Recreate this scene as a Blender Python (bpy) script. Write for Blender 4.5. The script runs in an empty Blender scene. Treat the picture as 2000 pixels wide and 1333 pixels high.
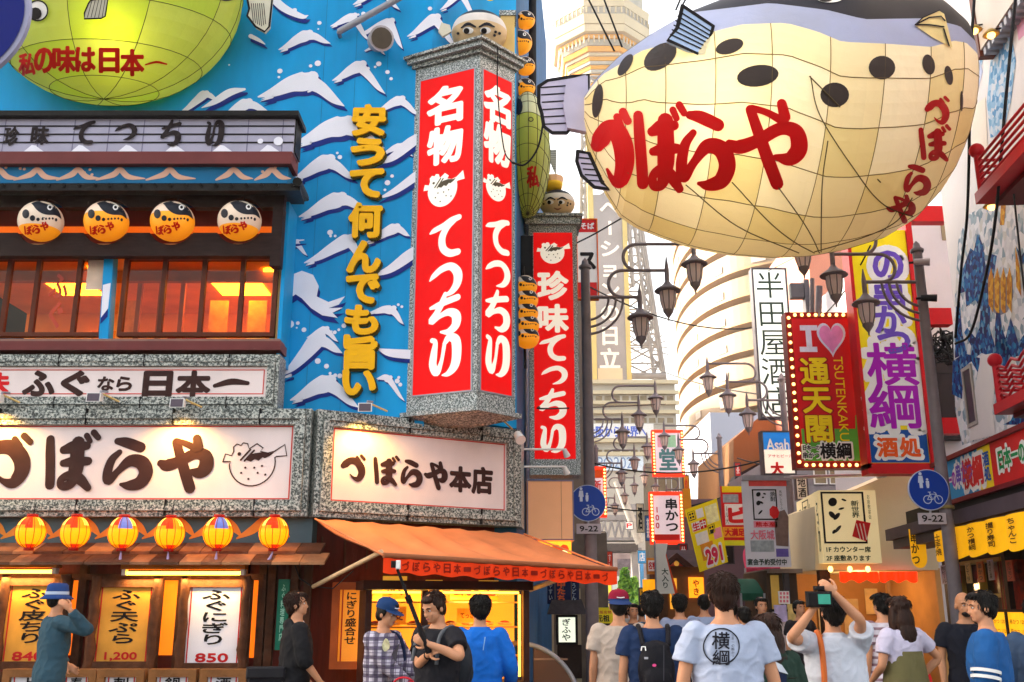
import bpy, math, random
from mathutils import Vector, Matrix
from mathutils.geometry import tessellate_polygon
from mathutils.bvhtree import BVHTree
R = math.radians
random.seed(7)
SC = bpy.context.scene
COL = SC.collection
# ---------------------------------------------------------------- camera
F = 1950.0
PITCH = R(15.04)
CP, SP = math.cos(PITCH), math.sin(PITCH)
CAM = Vector((0, 0, 1.55))
cd = bpy.data.cameras.new('camera'); cam = bpy.data.objects.new('camera', cd); COL.objects.link(cam)
cam.location = CAM; cam.rotation_euler = (R(90) + PITCH, 0, 0)
cd.sensor_width = 36; cd.sensor_fit = 'HORIZONTAL'; cd.lens = 36 * F / 2000
cd.clip_start = .05; cd.clip_end = 3000
SC.camera = cam
# ---------------------------------------------------------------- sky, sun, exposure
SUN_EL = R(22); SUN_DIR = Vector((-.87, .50, 0)).normalized()
w = bpy.data.worlds.new('World'); SC.world = w; w.use_nodes = True
nt = w.node_tree; bg = nt.nodes['Background']
sky = nt.nodes.new('ShaderNodeTexSky'); sky.sky_type = 'NISHITA'; sky.sun_disc = False
sky.sun_elevation = SUN_EL; sky.sun_rotation = math.atan2(SUN_DIR.x, SUN_DIR.y)
sky.air_density = 1.0; sky.dust_density = 5.0; sky.ozone_density = 1.0
hs = nt.nodes.new('ShaderNodeHueSaturation'); hs.inputs['Saturation'].default_value = .55; wm = nt.nodes.new('ShaderNodeMix'); wm.data_type = 'RGBA'; wm.blend_type = 'MULTIPLY'; wm.inputs[0].default_value = 1; wm.inputs[7].default_value = (1.06, 1, .90, 1)   # a thin bright evening overcast
nt.links.new(sky.outputs[0], hs.inputs['Color']); nt.links.new(hs.outputs[0], wm.inputs[6]); nt.links.new(wm.outputs[2], bg.inputs[0]); bg.inputs[1].default_value = .15
sd = bpy.data.lights.new('sun', 'SUN'); sd.energy = 2.0; sd.angle = R(.5); sd.color = (1, .86, .66)
so = bpy.data.objects.new('sun', sd); COL.objects.link(so)
so.rotation_euler = (SUN_DIR * math.cos(SUN_EL) + Vector((0, 0, math.sin(SUN_EL)))).to_track_quat('Z', 'Y').to_euler()
SC.view_settings.view_transform = 'Standard'; SC.view_settings.look = 'None'
SC.view_settings.gamma = 1; SC.view_settings.exposure = 2.45
SC.render.engine = 'CYCLES'
SC.cycles.use_denoising = True; SC.cycles.max_bounces = 6; SC.cycles.caustics_reflective = False; SC.cycles.caustics_refractive = False
SC.cycles.sample_clamp_indirect = 6
# ---------------------------------------------------------------- pixels to places
def ray(x, y):
    u = (x - 1000) / F; v = (666.5 - y) / F
    return Vector((u, CP - v * SP, SP + v * CP))
def at(x, y, Y):
    d = ray(x, y); return CAM + d * (Y / d.y)
class PL:                                     # a vertical plane: s runs along U, z up, d towards the viewer
    def __init__(s, O, U):
        s.O = Vector((O[0], O[1], 0)); s.U = Vector((U[0], U[1], 0)).normalized(); s.N = Vector((s.U.y, -s.U.x, 0))
    def hit(s, x, y):
        d = ray(x, y); t = (s.O - CAM).dot(s.N) / d.dot(s.N); p = CAM + d * t
        return (p - s.O).dot(s.U), p.z
    def P(s, a, z, d=0.0):
        return s.O + s.U * a + s.N * d + Vector((0, 0, z))
    def box(s, x0, y0, x1, y1):
        xm, ym = (x0 + x1) / 2, (y0 + y1) / 2
        return (s.hit(x0, ym)[0], s.hit(xm, y1)[1], s.hit(x1, ym)[0], s.hit(xm, y0)[1])
    def off(s, d):
        q = PL(s.O, s.U); q.O = s.O + s.N * d; return q
def front(Y): return PL((0, Y), (1, 0))
def between(p, q): return PL((p[0], p[1]), (q[0] - p[0], q[1] - p[1]))
class PROJ:                                   # paints marks on a curved lantern skin: (s, z) picks the skin point
    def __init__(s, verts, faces): s.t = BVHTree.FromPolygons(verts, faces)
    def P(s, a, z, d=0.0):
        dr = ray(a, -z).normalized(); h = s.t.ray_cast(CAM, dr)
        if h[0] is None:
            q = s.t.find_nearest(CAM + dr * 12.5); return q[0] + q[1] * d
        n = h[1] if h[1].dot(dr) < 0 else -h[1]
        return h[0] + n * d
    def box(s, x0, y0, x1, y1): return (x0, -y1, x1, -y0)
# ---------------------------------------------------------------- materials
def lin(c):
    if isinstance(c, str):
        c = c.lstrip('#'); c = [int(c[i:i + 2], 16) / 255 for i in (0, 2, 4)]
    return [(x / 12.92 if x <= .04045 else ((x + .055) / 1.055) ** 2.4) for x in c]
MC = {}
def M(name, col, rough=.6, var=.12, scale=6, bump=0, metal=0, emit=0, ecol=None, spec=.15, stretch=None, bscale=None):
    if name in MC: return MC[name]
    m = bpy.data.materials.new(name); m.use_nodes = True; n = m.node_tree; b = n.nodes['Principled BSDF']; L = n.links.new
    c = lin(col); b.inputs['Roughness'].default_value = rough; b.inputs['Metallic'].default_value = metal
    b.inputs['Specular IOR Level'].default_value = spec
    tc = n.nodes.new('ShaderNodeTexCoord'); src = tc.outputs['Object']
    if stretch:
        mp = n.nodes.new('ShaderNodeMapping'); mp.inputs['Scale'].default_value = stretch; L(src, mp.inputs[0]); src = mp.outputs[0]
    nz = n.nodes.new('ShaderNodeTexNoise'); nz.inputs['Scale'].default_value = scale; nz.inputs['Detail'].default_value = 6; L(src, nz.inputs[0])
    rp = n.nodes.new('ShaderNodeValToRGB'); rp.color_ramp.elements[0].position = .3; rp.color_ramp.elements[1].position = .7
    rp.color_ramp.elements[0].color = [x * (1 - var) for x in c] + [1]; rp.color_ramp.elements[1].color = [min(1, x * (1 + var)) for x in c] + [1]
    L(nz.outputs[0], rp.inputs[0]); L(rp.outputs[0], b.inputs['Base Color'])
    if bump:
        nb = n.nodes.new('ShaderNodeTexNoise'); nb.inputs['Scale'].default_value = bscale or scale * 4; nb.inputs['Detail'].default_value = 4; L(src, nb.inputs[0])
        bp = n.nodes.new('ShaderNodeBump'); bp.inputs['Strength'].default_value = bump; bp.inputs['Distance'].default_value = .02
        L(nb.outputs[0], bp.inputs['Height']); L(bp.outputs[0], b.inputs['Normal'])
    if emit:
        b.inputs['Emission Color'].default_value = list(lin(ecol or col)) + [1]; b.inputs['Emission Strength'].default_value = emit
    MC[name] = m; return m
def M_granite(name, a, b2, sc):
    m = bpy.data.materials.new(name); m.use_nodes = True; n = m.node_tree; b = n.nodes['Principled BSDF']; L = n.links.new
    tc = n.nodes.new('ShaderNodeTexCoord'); nz = n.nodes.new('ShaderNodeTexNoise'); nz.inputs['Scale'].default_value = sc; nz.inputs['Detail'].default_value = 8; nz.inputs['Roughness'].default_value = .75
    L(tc.outputs['Object'], nz.inputs[0])
    rp = n.nodes.new('ShaderNodeValToRGB'); e = rp.color_ramp.elements
    e[0].position = .44; e[0].color = lin(a) + [1]; e[1].position = .56; e[1].color = lin(b2) + [1]
    k = e.new(.5); k.color = lin('#6f7672') + [1]
    L(nz.outputs[0], rp.inputs[0]); L(rp.outputs[0], b.inputs['Base Color']); b.inputs['Roughness'].default_value = .35
    bp = n.nodes.new('ShaderNodeBump'); bp.inputs['Strength'].default_value = .25; bp.inputs['Distance'].default_value = .01; L(nz.outputs[0], bp.inputs['Height']); L(bp.outputs[0], b.inputs['Normal'])
    return m
def M_paper(name, col, trans=.35, emit=0, ecol=None, var=.08, sc=1.2):       # a translucent lantern skin
    m = bpy.data.materials.new(name); m.use_nodes = True; n = m.node_tree; L = n.links.new
    b = n.nodes['Principled BSDF']; out = n.nodes['Material Output']
    c = lin(col); tc = n.nodes.new('ShaderNodeTexCoord')
    vz = n.nodes.new('ShaderNodeTexNoise'); vz.inputs['Scale'].default_value = sc; vz.inputs['Detail'].default_value = 5; L(tc.outputs['Object'], vz.inputs[0])
    rp = n.nodes.new('ShaderNodeValToRGB'); rp.color_ramp.elements[0].position = .3; rp.color_ramp.elements[1].position = .7
    rp.color_ramp.elements[0].color = [c[0] * (1 - var * .6), c[1] * (1 - var), c[2] * (1 - var * 2), 1]; rp.color_ramp.elements[1].color = [min(1, x * (1 + var)) for x in c] + [1]
    L(vz.outputs[0], rp.inputs[0]); L(rp.outputs[0], b.inputs['Base Color']); b.inputs['Roughness'].default_value = .55
    if emit: b.inputs['Emission Color'].default_value = lin(ecol or col) + [1]; b.inputs['Emission Strength'].default_value = emit
    bz = n.nodes.new('ShaderNodeTexNoise'); bz.inputs['Scale'].default_value = 3.2; bz.inputs['Detail'].default_value = 7; bz.inputs['Distortion'].default_value = .6; L(tc.outputs['Object'], bz.inputs[0]); bp = n.nodes.new('ShaderNodeBump'); bp.inputs['Strength'].default_value = .35; bp.inputs['Distance'].default_value = .05; L(bz.outputs[0], bp.inputs['Height']); L(bp.outputs[0], b.inputs['Normal'])
    t = n.nodes.new('ShaderNodeBsdfTranslucent'); L(rp.outputs[0], t.inputs[0]); mx = n.nodes.new('ShaderNodeMixShader'); mx.inputs[0].default_value = trans
    L(b.outputs[0], mx.inputs[1]); L(t.outputs[0], mx.inputs[2]); L(mx.outputs[0], out.inputs[0])
    return m
def M_glass(name, tint='#ffffff', mixv=.12):
    m = bpy.data.materials.new(name); m.use_nodes = True; n = m.node_tree; L = n.links.new; out = n.nodes['Material Output']
    t = n.nodes.new('ShaderNodeBsdfTransparent'); t.inputs[0].default_value = lin(tint) + [1]
    g = n.nodes.new('ShaderNodeBsdfGlossy'); g.inputs['Roughness'].default_value = .03
    mx = n.nodes.new('ShaderNodeMixShader'); mx.inputs[0].default_value = mixv; L(t.outputs[0], mx.inputs[1]); L(g.outputs[0], mx.inputs[2]); L(mx.outputs[0], out.inputs[0])
    return m
def M_mosaic(name, dens, pal, base_hi):      # small glazed chips: pale ground broken by blue drifts
    m = bpy.data.materials.new(name); m.use_nodes = True; n = m.node_tree; b = n.nodes['Principled BSDF']; L = n.links.new
    tc = n.nodes.new('ShaderNodeTexCoord'); v = n.nodes.new('ShaderNodeTexVoronoi'); v.inputs['Scale'].default_value = dens; L(tc.outputs['Object'], v.inputs['Vector'])
    r = n.nodes.new('ShaderNodeValToRGB'); r.color_ramp.interpolation = 'CONSTANT'; e = r.color_ramp.elements
    e[0].position = 0; e[0].color = lin(pal[0]) + [1]; e[1].position = 1 / len(pal); e[1].color = lin(pal[1]) + [1]
    for i in range(2, len(pal)): k = e.new(i / len(pal)); k.color = lin(pal[i]) + [1]
    s = n.nodes.new('ShaderNodeSeparateColor'); L(v.outputs['Color'], s.inputs[0]); L(s.outputs[0], r.inputs[0])
    L(r.outputs[0], b.inputs['Base Color']); b.inputs['Roughness'].default_value = .65; b.inputs['Specular IOR Level'].default_value = .08
    return m
# ---------------------------------------------------------------- mesh builder
def crom(p, n=6):                             # Catmull-Rom through tuples
    if len(p) < 3: return [tuple(p[0][k] + (p[1][k] - p[0][k]) * i / n for k in range(len(p[0]))) for i in range(n + 1)]
    q = [tuple(2 * a - b for a, b in zip(p[0], p[1]))] + list(p) + [tuple(2 * a - b for a, b in zip(p[-1], p[-2]))]; o = []
    for i in range(1, len(q) - 2):
        for j in range(n):
            t = j / n
            o.append(tuple(.5 * (2 * b + (c - a) * t + (2 * a - 5 * b + 4 * c - d) * t * t + (3 * b - a - 3 * c + d) * t ** 3) for a, b, c, d in zip(q[i - 1], q[i], q[i + 1], q[i + 2])))
    o.append(tuple(p[-1])); return o
GL = {}
def glyph(s, off=0, res=3):
    off = 0; k = s
    if k not in GL:
        c = bpy.data.curves.new('lettering_outline', 'FONT'); c.body = s; c.offset = off; c.resolution_u = res
        o = bpy.data.objects.new('lettering_outline', c); COL.objects.link(o)
        me = o.to_mesh(); GL[k] = ([(v.co.x, v.co.y) for v in me.vertices], [tuple(p.vertices) for p in me.polygons])
        o.to_mesh_clear(); bpy.data.objects.remove(o); bpy.data.curves.remove(c)
    return GL[k]
class MB:
    def __init__(s): s.v = []; s.f = []; s.m = []; s.mats = []; s.sm = []
    def add(s, vs, fs, m, smooth=False):
        if m not in s.mats: s.mats.append(m)
        i = s.mats.index(m); b = len(s.v); s.v += [Vector(v) for v in vs]
        for f in fs: s.f.append([b + k for k in f]); s.m.append(i); s.sm.append(smooth)
        return s
    def hexa(s, a, m):                        # 8 points: bottom loop then top loop
        return s.add(a, [(3, 2, 1, 0), (4, 5, 6, 7), (0, 1, 5, 4), (1, 2, 6, 5), (2, 3, 7, 6), (3, 0, 4, 7)], m)
    def box(s, lo, hi, m):
        x0, y0, z0 = lo; x1, y1, z1 = hi
        return s.hexa([(x0, y0, z0), (x1, y0, z0), (x1, y1, z0), (x0, y1, z0), (x0, y0, z1), (x1, y0, z1), (x1, y1, z1), (x0, y1, z1)], m)
    def pbox(s, pl, b, d0, d1, m):
        s0, z0, s1, z1 = b; P = pl.P
        return s.hexa([P(s0, z0, d1), P(s1, z0, d1), P(s1, z0, d0), P(s0, z0, d0), P(s0, z1, d1), P(s1, z1, d1), P(s1, z1, d0), P(s0, z1, d0)], m)
    def bevbox(s, pl, b, d0, d1, m, c=.02):   # box with a chamfered front edge
        s0, z0, s1, z1 = b; P = pl.P; r = lambda k, d: [P(s0 + k, z0 + k, d), P(s1 - k, z0 + k, d), P(s1 - k, z1 - k, d), P(s0 + k, z1 - k, d)]
        v = r(0, d0) + r(0, d1 - c) + r(c, d1)
        f = [(3, 2, 1, 0), (8, 9, 10, 11)]
        for L in (0, 4): f += [(L + i, L + (i + 1) % 4, L + 4 + (i + 1) % 4, L + 4 + i) for i in range(4)]
        return s.add(v, f, m)
    def frame(s, pl, b, t, d0, d1, m):        # mitred frame of bar width t round the inside of b
        s0, z0, s1, z1 = b; P = pl.P
        o = [(s0, z0), (s1, z0), (s1, z1), (s0, z1)]; i = [(s0 + t, z0 + t), (s1 - t, z0 + t), (s1 - t, z1 - t), (s0 + t, z1 - t)]
        v = [P(a, z, d0) for a, z in o] + [P(a, z, d1) for a, z in o] + [P(a, z, d1) for a, z in i] + [P(a, z, d0) for a, z in i]; f = []
        for L in (0, 4, 8, 12): f += [(L + k, L + (k + 1) % 4, (L + 4 + (k + 1) % 4) % 16 if L < 12 else (k + 1) % 4, L + 4 + k if L < 12 else k) for k in range(4)]
        return s.add(v, f, m)
    def poly(s, pl, pts, d0, d1, m):          # prism of an outline; d0 None = sheet at d1
        t = tessellate_polygon([[Vector((a, z, 0)) for a, z in pts]]); n = len(pts)
        ar = sum(pts[i][0] * pts[(i + 1) % n][1] - pts[(i + 1) % n][0] * pts[i][1] for i in range(n))
        if ar < 0: pts = pts[::-1]; t = [tuple(n - 1 - k for k in f) for f in t]
        ft = []
        for f in t:
            a, b, c = [pts[k] for k in f]
            ft.append(f if (b[0] - a[0]) * (c[1] - a[1]) - (c[0] - a[0]) * (b[1] - a[1]) > 0 else f[::-1])
        s.add([pl.P(a, z, d1) for a, z in pts], ft, m)
        if d0 is not None:
            v = [pl.P(a, z, d0) for a, z in pts] + [pl.P(a, z, d1) for a, z in pts]
            s.add(v, [(i, (i + 1) % n, n + (i + 1) % n, n + i) for i in range(n)] + [f[::-1] for f in ft], m)
        return s
    def disc(s, pl, c, r, d, m, n=20, ry=None, d0=None, rot=0):
        ry = ry or r; o = []
        for i in range(n):
            a, b = r * math.cos(2 * math.pi * i / n), ry * math.sin(2 * math.pi * i / n)
            o.append((c[0] + a * math.cos(rot) - b * math.sin(rot), c[1] + a * math.sin(rot) + b * math.cos(rot)))
        if d0 is not None: return s.poly(pl, o, d0, d, m)
        v = [pl.P(c[0], c[1], d)] + [pl.P(a, z, d) for a, z in o] + [pl.P((a + c[0]) / 2, (z + c[1]) / 2, d) for a, z in o]
        f = [(0, n + 1 + i, n + 1 + (i + 1) % n) for i in range(n)] + [(n + 1 + i, 1 + i, 1 + (i + 1) % n, n + 1 + (i + 1) % n) for i in range(n)]
        return s.add(v, f, m)
    def ring(s, pl, c, r0, r1, d, m, n=24, a0=0, a1=360):
        v = []
        for i in range(n + 1):
            a = R(a0 + (a1 - a0) * i / n); v += [pl.P(c[0] + r0 * math.cos(a), c[1] + r0 * math.sin(a), d), pl.P(c[0] + r1 * math.cos(a), c[1] + r1 * math.sin(a), d)]
        return s.add(v, [(2 * i, 2 * i + 1, 2 * i + 3, 2 * i + 2) for i in range(n)], m)
    def line(s, pl, pts, wd, d, m):           # flat polyline of one width
        return s.stroke(pl, [(a, z, wd / 2) for a, z in pts], (0, 0, 1, 1), d, m, 1, smooth=False)
    def stroke(s, pl, pts, b, d, m, n=6, smooth=True, back=None, hw=None):
        s0, z0, s1, z1 = b; W, H = s1 - s0, z1 - z0; k = hw or (W * H) ** .5
        p = crom(pts, n) if smooth else list(pts)
        q = [(s0 + x * W, z0 + y * H, max(.0005 * k, abs(r) * k)) for x, y, r in p]
        v = []; N = len(q)
        for i in range(N):
            a, c = q[max(0, i - 1)], q[min(N - 1, i + 1)]; dx, dy = c[0] - a[0], c[1] - a[1]; L = math.hypot(dx, dy) or 1; nx, ny = -dy / L, dx / L
            x, y, r = q[i]; dd = d + i * .00012
            v += [pl.P(x + nx * r, y + ny * r, dd), pl.P(x, y, dd), pl.P(x - nx * r, y - ny * r, dd)]
        f = []
        for i in range(N - 1): a = 3 * i; f += [(a, a + 1, a + 4, a + 3), (a + 1, a + 2, a + 5, a + 4)]
        for e, o in ((0, 1), (N - 1, N - 2)):   # rounded ends
            x, y, r = q[e]; a0 = math.atan2(y - q[o][1], x - q[o][0]); b0 = len(v); cnt = 7
            for j in range(cnt): an = a0 + math.pi / 2 - math.pi * j / (cnt - 1); v.append(pl.P(x + r * math.cos(an), y + r * math.sin(an), d + e * .00012))
            c0 = 3 * e + 1; f += [(c0, b0 + j + 1, b0 + j) for j in range(cnt - 1)]
        return s.add(v, f, m)
    def _glyph(s, pl, vs, fs, fn, d, m, th, off=0):      # letter face, widened by a ribbon of half width off along its outline
        pts = [fn(x, y) for x, y in vs]
        s.add([pl.P(a, z, d + th) for a, z in pts], fs, m)
        ct = {}
        for f in fs:
            for i in range(len(f)): ct[(f[i], f[(i + 1) % len(f)])] = 1
        e = [k for k in ct if (k[1], k[0]) not in ct]; n = len(pts)
        if th: s.add([pl.P(a, z, d) for a, z in pts] + [pl.P(a, z, d + th) for a, z in pts], [(a, b, n + b, n + a) for a, b in e], m)
        if off > .004:
            o, ax, ay = fn(0, 0), fn(1, 0), fn(0, 1); r = off * (math.hypot(ax[0] - o[0], ax[1] - o[1]) * math.hypot(ay[0] - o[0], ay[1] - o[1])) ** .5; v = []; fc = []
            for i, (a, b) in enumerate(e):
                p, q = pts[a], pts[b]; dx, dy = q[0] - p[0], q[1] - p[1]; L = math.hypot(dx, dy)
                if L < 1e-6: continue
                nx, ny = -dy / L * r, dx / L * r; dd = d + th + .0001 * (1 + i % 11); k = len(v)
                c = [(p[0] + nx, p[1] + ny), (p[0] - nx, p[1] - ny), (q[0] - nx, q[1] - ny), (q[0] + nx, q[1] + ny)]
                v += [pl.P(x, z, dd) for x, z in c]; fc.append((k, k + 1, k + 2, k + 3))
                if th: v += [pl.P(x, z, d) for x, z in c]; fc += [(k + 1, k + 5, k + 6, k + 2), (k + 3, k + 7, k + 4, k)]
                k = len(v); v += [pl.P(p[0] + r * math.cos(j * 1.0472), p[1] + r * math.sin(j * 1.0472), dd + .0012) for j in range(6)]; fc.append(tuple(range(k, k + 6)))
            s.add(v, fc, m)
    def word(s, pl, t, b, d, m, off=.02, th=0, fit=True):
        vs, fs = glyph(t, off); s0, z0, s1, z1 = b
        xs = [v[0] for v in vs]; ys = [v[1] for v in vs]; a0, a1, b0, b1 = min(xs), max(xs), min(ys), max(ys)
        kx, ky = (s1 - s0) / (a1 - a0), (z1 - z0) / max(.2, b1 - b0); zc = (z0 + z1) / 2 if b1 - b0 < .2 else None
        s._glyph(pl, vs, fs, lambda x, y: (s0 + (x - a0) * kx, (zc + (y - (b0 + b1) / 2) * ky) if zc is not None else z0 + (y - b0) * ky), d, m, th, off); return s
    def vword(s, pl, t, b, d, m, off=.02, th=0, gap=0):
        s0, z0, s1, z1 = b; h = (z1 - z0) / len(t)
        for i, ch in enumerate(t):
            if ch == ' ': continue
            vs, fs = glyph(ch, off); zt = z1 - h * i; k = 1 - gap
            if ch == 'ー': fn = lambda x, y: (s0 + (s1 - s0) * (.5 + (y - .38) * k), zt - h * (.5 + (x - .5) * k))
            else: fn = lambda x, y: (s0 + (s1 - s0) * (.5 + (x - .5) * k), zt - h * (.5 - (y - .38) * k))
            s._glyph(pl, vs, fs, fn, d, m, th, off)
        return s
    def tube(s, pts, r, m, n=8, cap=True, smooth=True):
        pts = [Vector(p) for p in pts]; N = len(pts); rr = r if isinstance(r, (list, tuple)) else [r] * N; v = []; up = None
        for i, p in enumerate(pts):
            t = (pts[min(i + 1, N - 1)] - pts[max(i - 1, 0)]).normalized()
            if up is None: up = Vector((0, 0, 1)) if abs(t.z) < .9 else Vector((1, 0, 0))
            a = t.cross(up)
            if a.length < 1e-4: a = t.orthogonal()
            a.normalize(); up = a.cross(t).normalized()
            v += [p + (a * math.cos(2 * math.pi * k / n) + up * math.sin(2 * math.pi * k / n)) * rr[i] for k in range(n)]
        f = [(i * n + k, i * n + (k + 1) % n, (i + 1) * n + (k + 1) % n, (i + 1) * n + k) for i in range(N - 1) for k in range(n)]
        s.add(v, f, m, smooth)
        if cap: s.add(v[:n] + v[-n:], [tuple(range(n))[::-1], tuple(range(n, 2 * n))], m)
        return s
    def lathe(s, c, prof, m, n=20, smooth=True, ph=0, sy=1):
        v = []
        for r, z in prof: v += [(c[0] + r * math.cos(2 * math.pi * (k + ph) / n), c[1] + sy * r * math.sin(2 * math.pi * (k + ph) / n), c[2] + z) for k in range(n)]
        f = [(i * n + k, i * n + (k + 1) % n, (i + 1) * n + (k + 1) % n, (i + 1) * n + k) for i in range(len(prof) - 1) for k in range(n)]
        return s.add(v, f, m, smooth)
    def ell(s, c, r, m, u=20, vv=12, rot=None):
        v = []; f = []
        for i in range(vv + 1):
            t = math.pi * i / vv
            for k in range(u): v.append(Vector((r[0] * math.sin(t) * math.cos(2 * math.pi * k / u), r[1] * math.sin(t) * math.sin(2 * math.pi * k / u), r[2] * math.cos(t))))
        if rot: v = [rot @ x for x in v]
        f = [(i * u + k, (i + 1) * u + k, (i + 1) * u + (k + 1) % u, i * u + (k + 1) % u) for i in range(vv) for k in range(u)]
        return s.add([x + Vector(c) for x in v], f, m, True)
def mk(name, mb, parent=None, org=None):
    me = bpy.data.meshes.new(name)
    if org is None:
        org = Vector(parent['_o']) if parent is not None else Vector(((min(v.x for v in mb.v) + max(v.x for v in mb.v)) / 2, (min(v.y for v in mb.v) + max(v.y for v in mb.v)) / 2, min(v.z for v in mb.v)))
    me.from_pydata([v - org for v in mb.v], [], mb.f)
    for m in mb.mats: me.materials.append(m)
    me.polygons.foreach_set('material_index', mb.m); me.polygons.foreach_set('use_smooth', mb.sm); me.update()
    o = bpy.data.objects.new(name, me); COL.objects.link(o)
    if parent is not None: o.parent = parent; o['_o'] = parent['_o']
    else: o.location = org; o['_o'] = tuple(org)
    return o
def tag(o, label, cat, group=None):
    o['label'] = label; o['category'] = cat
    if group: o['group'] = group
    return o
def thing(name, label, cat, loc, group=None):
    o = bpy.data.objects.new(name, None); COL.objects.link(o); o.location = loc; o['_o'] = tuple(loc)
    o.empty_display_size = .1; return tag(o, label, cat, group)
def struct(name, mb): o = mk(name, mb); o['kind'] = 'structure'; return o
KIDS = {}
def copy_tree(o, off, label=None, parent=None):
    c = o.copy(); COL.objects.link(c)
    if parent is None: c.location = o.location + Vector(off)
    else: c.parent = parent
    if label: c['label'] = label
    for k in [x for x in COL.objects if x.parent == o]: copy_tree(k, off, None, c)
    return c
# brush lettering: thick strokes (x, y, half width) in a unit box
BG = {
 'づ': [[(.04, .60, .10), (.14, .68, .13), (.34, .82, .12), (.60, .80, .13), (.80, .58, .14), (.84, .32, .13), (.70, .09, .10), (.50, .12, .05), (.34, .26, .02)], [(.62, .99, .055), (.74, .85, .05)], [(.80, 1.06, .06), (.94, .93, .055)]],
 'ぼ': [[(.10, .97, .07), (.13, .7, .08), (.17, .4, .08), (.20, .08, .08)], [(.40, .76, .07), (.62, .82, .11), (.86, .84, .07)], [(.42, .50, .06), (.64, .53, .09), (.92, .54, .07)], [(.68, .90, .11), (.69, .62, .12), (.69, .36, .12), (.62, .10, .08), (.45, .06, .07), (.42, .18, .06), (.58, .26, .08), (.78, .20, .09), (.98, .02, .06)], [(.84, 1.04, .05), (.92, .93, .045)], [(.98, 1.10, .055), (1.08, 1.00, .05)]],
 'ら': [[(.26, .95, .06), (.45, .92, .09), (.74, .82, .09)], [(.32, .72, .05), (.18, .56, .07), (.12, .30, .08), (.16, .14, .08), (.34, .34, .06), (.56, .54, .10), (.80, .50, .12), (.90, .30, .12), (.80, .10, .11), (.58, .04, .08), (.42, .06, .03)]],
 'や': [[(.03, .52, .06), (.16, .48, .10), (.40, .56, .09), (.68, .70, .09), (.88, .66, .11), (.92, .46, .12), (.80, .34, .10), (.62, .36, .04)], [(.30, .93, .07), (.40, .66, .08), (.52, .34, .09), (.64, .04, .09)], [(.32, .95, .05), (.5, .90, .05), (.70, .80, .06)], [(.70, 1.0, .07), (.74, .84, .08)]],
 'て': [[(.05, .66, .025), (.18, .72, .065), (.45, .80, .07), (.70, .90, .08), (.92, .95, .07)], [(.80, .90, .06), (.56, .74, .08), (.42, .50, .09), (.46, .24, .09), (.66, .10, .09), (.90, .10, .08)]],
 'つ': [[(.04, .52, .02), (.16, .64, .07), (.40, .80, .09), (.68, .84, .10), (.88, .64, .12), (.88, .36, .11), (.72, .14, .08), (.46, .03, .02)]],
 'ち': [[(.06, .68, .04), (.25, .72, .07), (.55, .80, .08), (.88, .87, .08)], [(.50, 1.0, .05), (.42, .80, .08), (.26, .54, .08), (.10, .34, .09), (.34, .44, .06), (.62, .52, .09), (.84, .42, .12), (.84, .18, .11), (.64, .03, .08), (.40, .04, .03)]],
 'り': [[(.10, .90, .06), (.20, .84, .06), (.16, .55, .09), (.14, .28, .10), (.26, .10, .09), (.40, .36, .05), (.48, .74, .05)], [(.48, .78, .05), (.62, .92, .09), (.82, .84, .12), (.86, .50, .12), (.80, .22, .11), (.62, .05, .07), (.44, .02, .02)]],
}
for _k in BG: BG[_k] = [[(x, y, r * (1.2 if _k in 'づぼらや' else 1.1)) for x, y, r in st] for st in BG[_k]]
def brush(mb, pl, t, boxes, d, m, hw=None, n=6):
    for ch, b in zip(t, boxes):
        for j, st in enumerate(BG[ch]): mb.stroke(pl, st, b, d + .0022 * j, m, n, hw=hw)
def cells_v(b, n, gap=.08):
    s0, z0, s1, z1 = b; h = (z1 - z0) / n
    return [(s0, z1 - h * (i + 1) + h * gap, s1, z1 - h * i - h * gap) for i in range(n)]
def cells_h(b, n, gap=.06):
    s0, z0, s1, z1 = b; k = (s1 - s0) / n
    return [(s0 + k * i + k * gap, z0, s0 + k * (i + 1) - k * gap, z1) for i in range(n)]
def fugu_mark(mb, pl, b, d, body, ink, outline=False):   # the puffer emblem: round body, tail, fins, spotted back
    s0, z0, s1, z1 = b; W, H = s1 - s0, z1 - z0; p = lambda x, y: (s0 + x * W, z0 + y * H)
    bd = [p(x, y) for x, y in ((.0, .56), (.03, .74), (.13, .70), (.16, .80), (.15, .90), (.20, .97), (.27, .94), (.30, 1), (.37, .98), (.40, .86), (.52, .98), (.62, .88), (.58, .80), (.70, .76), (.80, .80), (.96, .96), (1, .70), (.84, .68))] + [p(.465 + .36 * math.cos(R(a)), .53 + .53 * math.sin(R(a))) for a in range(14, -186, -10)] + [p(.12, .56)]
    if outline: mb.line(pl, bd + [bd[0]], W * .02, d, ink)
    else: mb.poly(pl, bd, None, d, body)
    pt = [p(x, y) for x, y in ((.40, .72), (.50, .76), (.60, .78), (.72, .75), (.80, .78), (.74, .70), (.66, .64), (.62, .66), (.56, .58), (.50, .62), (.44, .56), (.36, .60))]
    mb.poly(pl, pt, None, d + .002, ink)
    for x0, y0, x1, y1 in ((.28, .60, .42, .84), (.34, .58, .48, .82)): mb.line(pl, [p(x0, y0), p(x1, y1)], W * .03, d + .003, ink)
    for x, y in ((.30, .30), (.42, .16), (.56, .30), (.68, .26), (.36, .42), (.62, .46), (.5, .42)): mb.disc(pl, p(x, y), W * .018, d + .002, ink, 8)
    mb.disc(pl, p(.25, .74), W * .03, d + .002, ink, 10)
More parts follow.
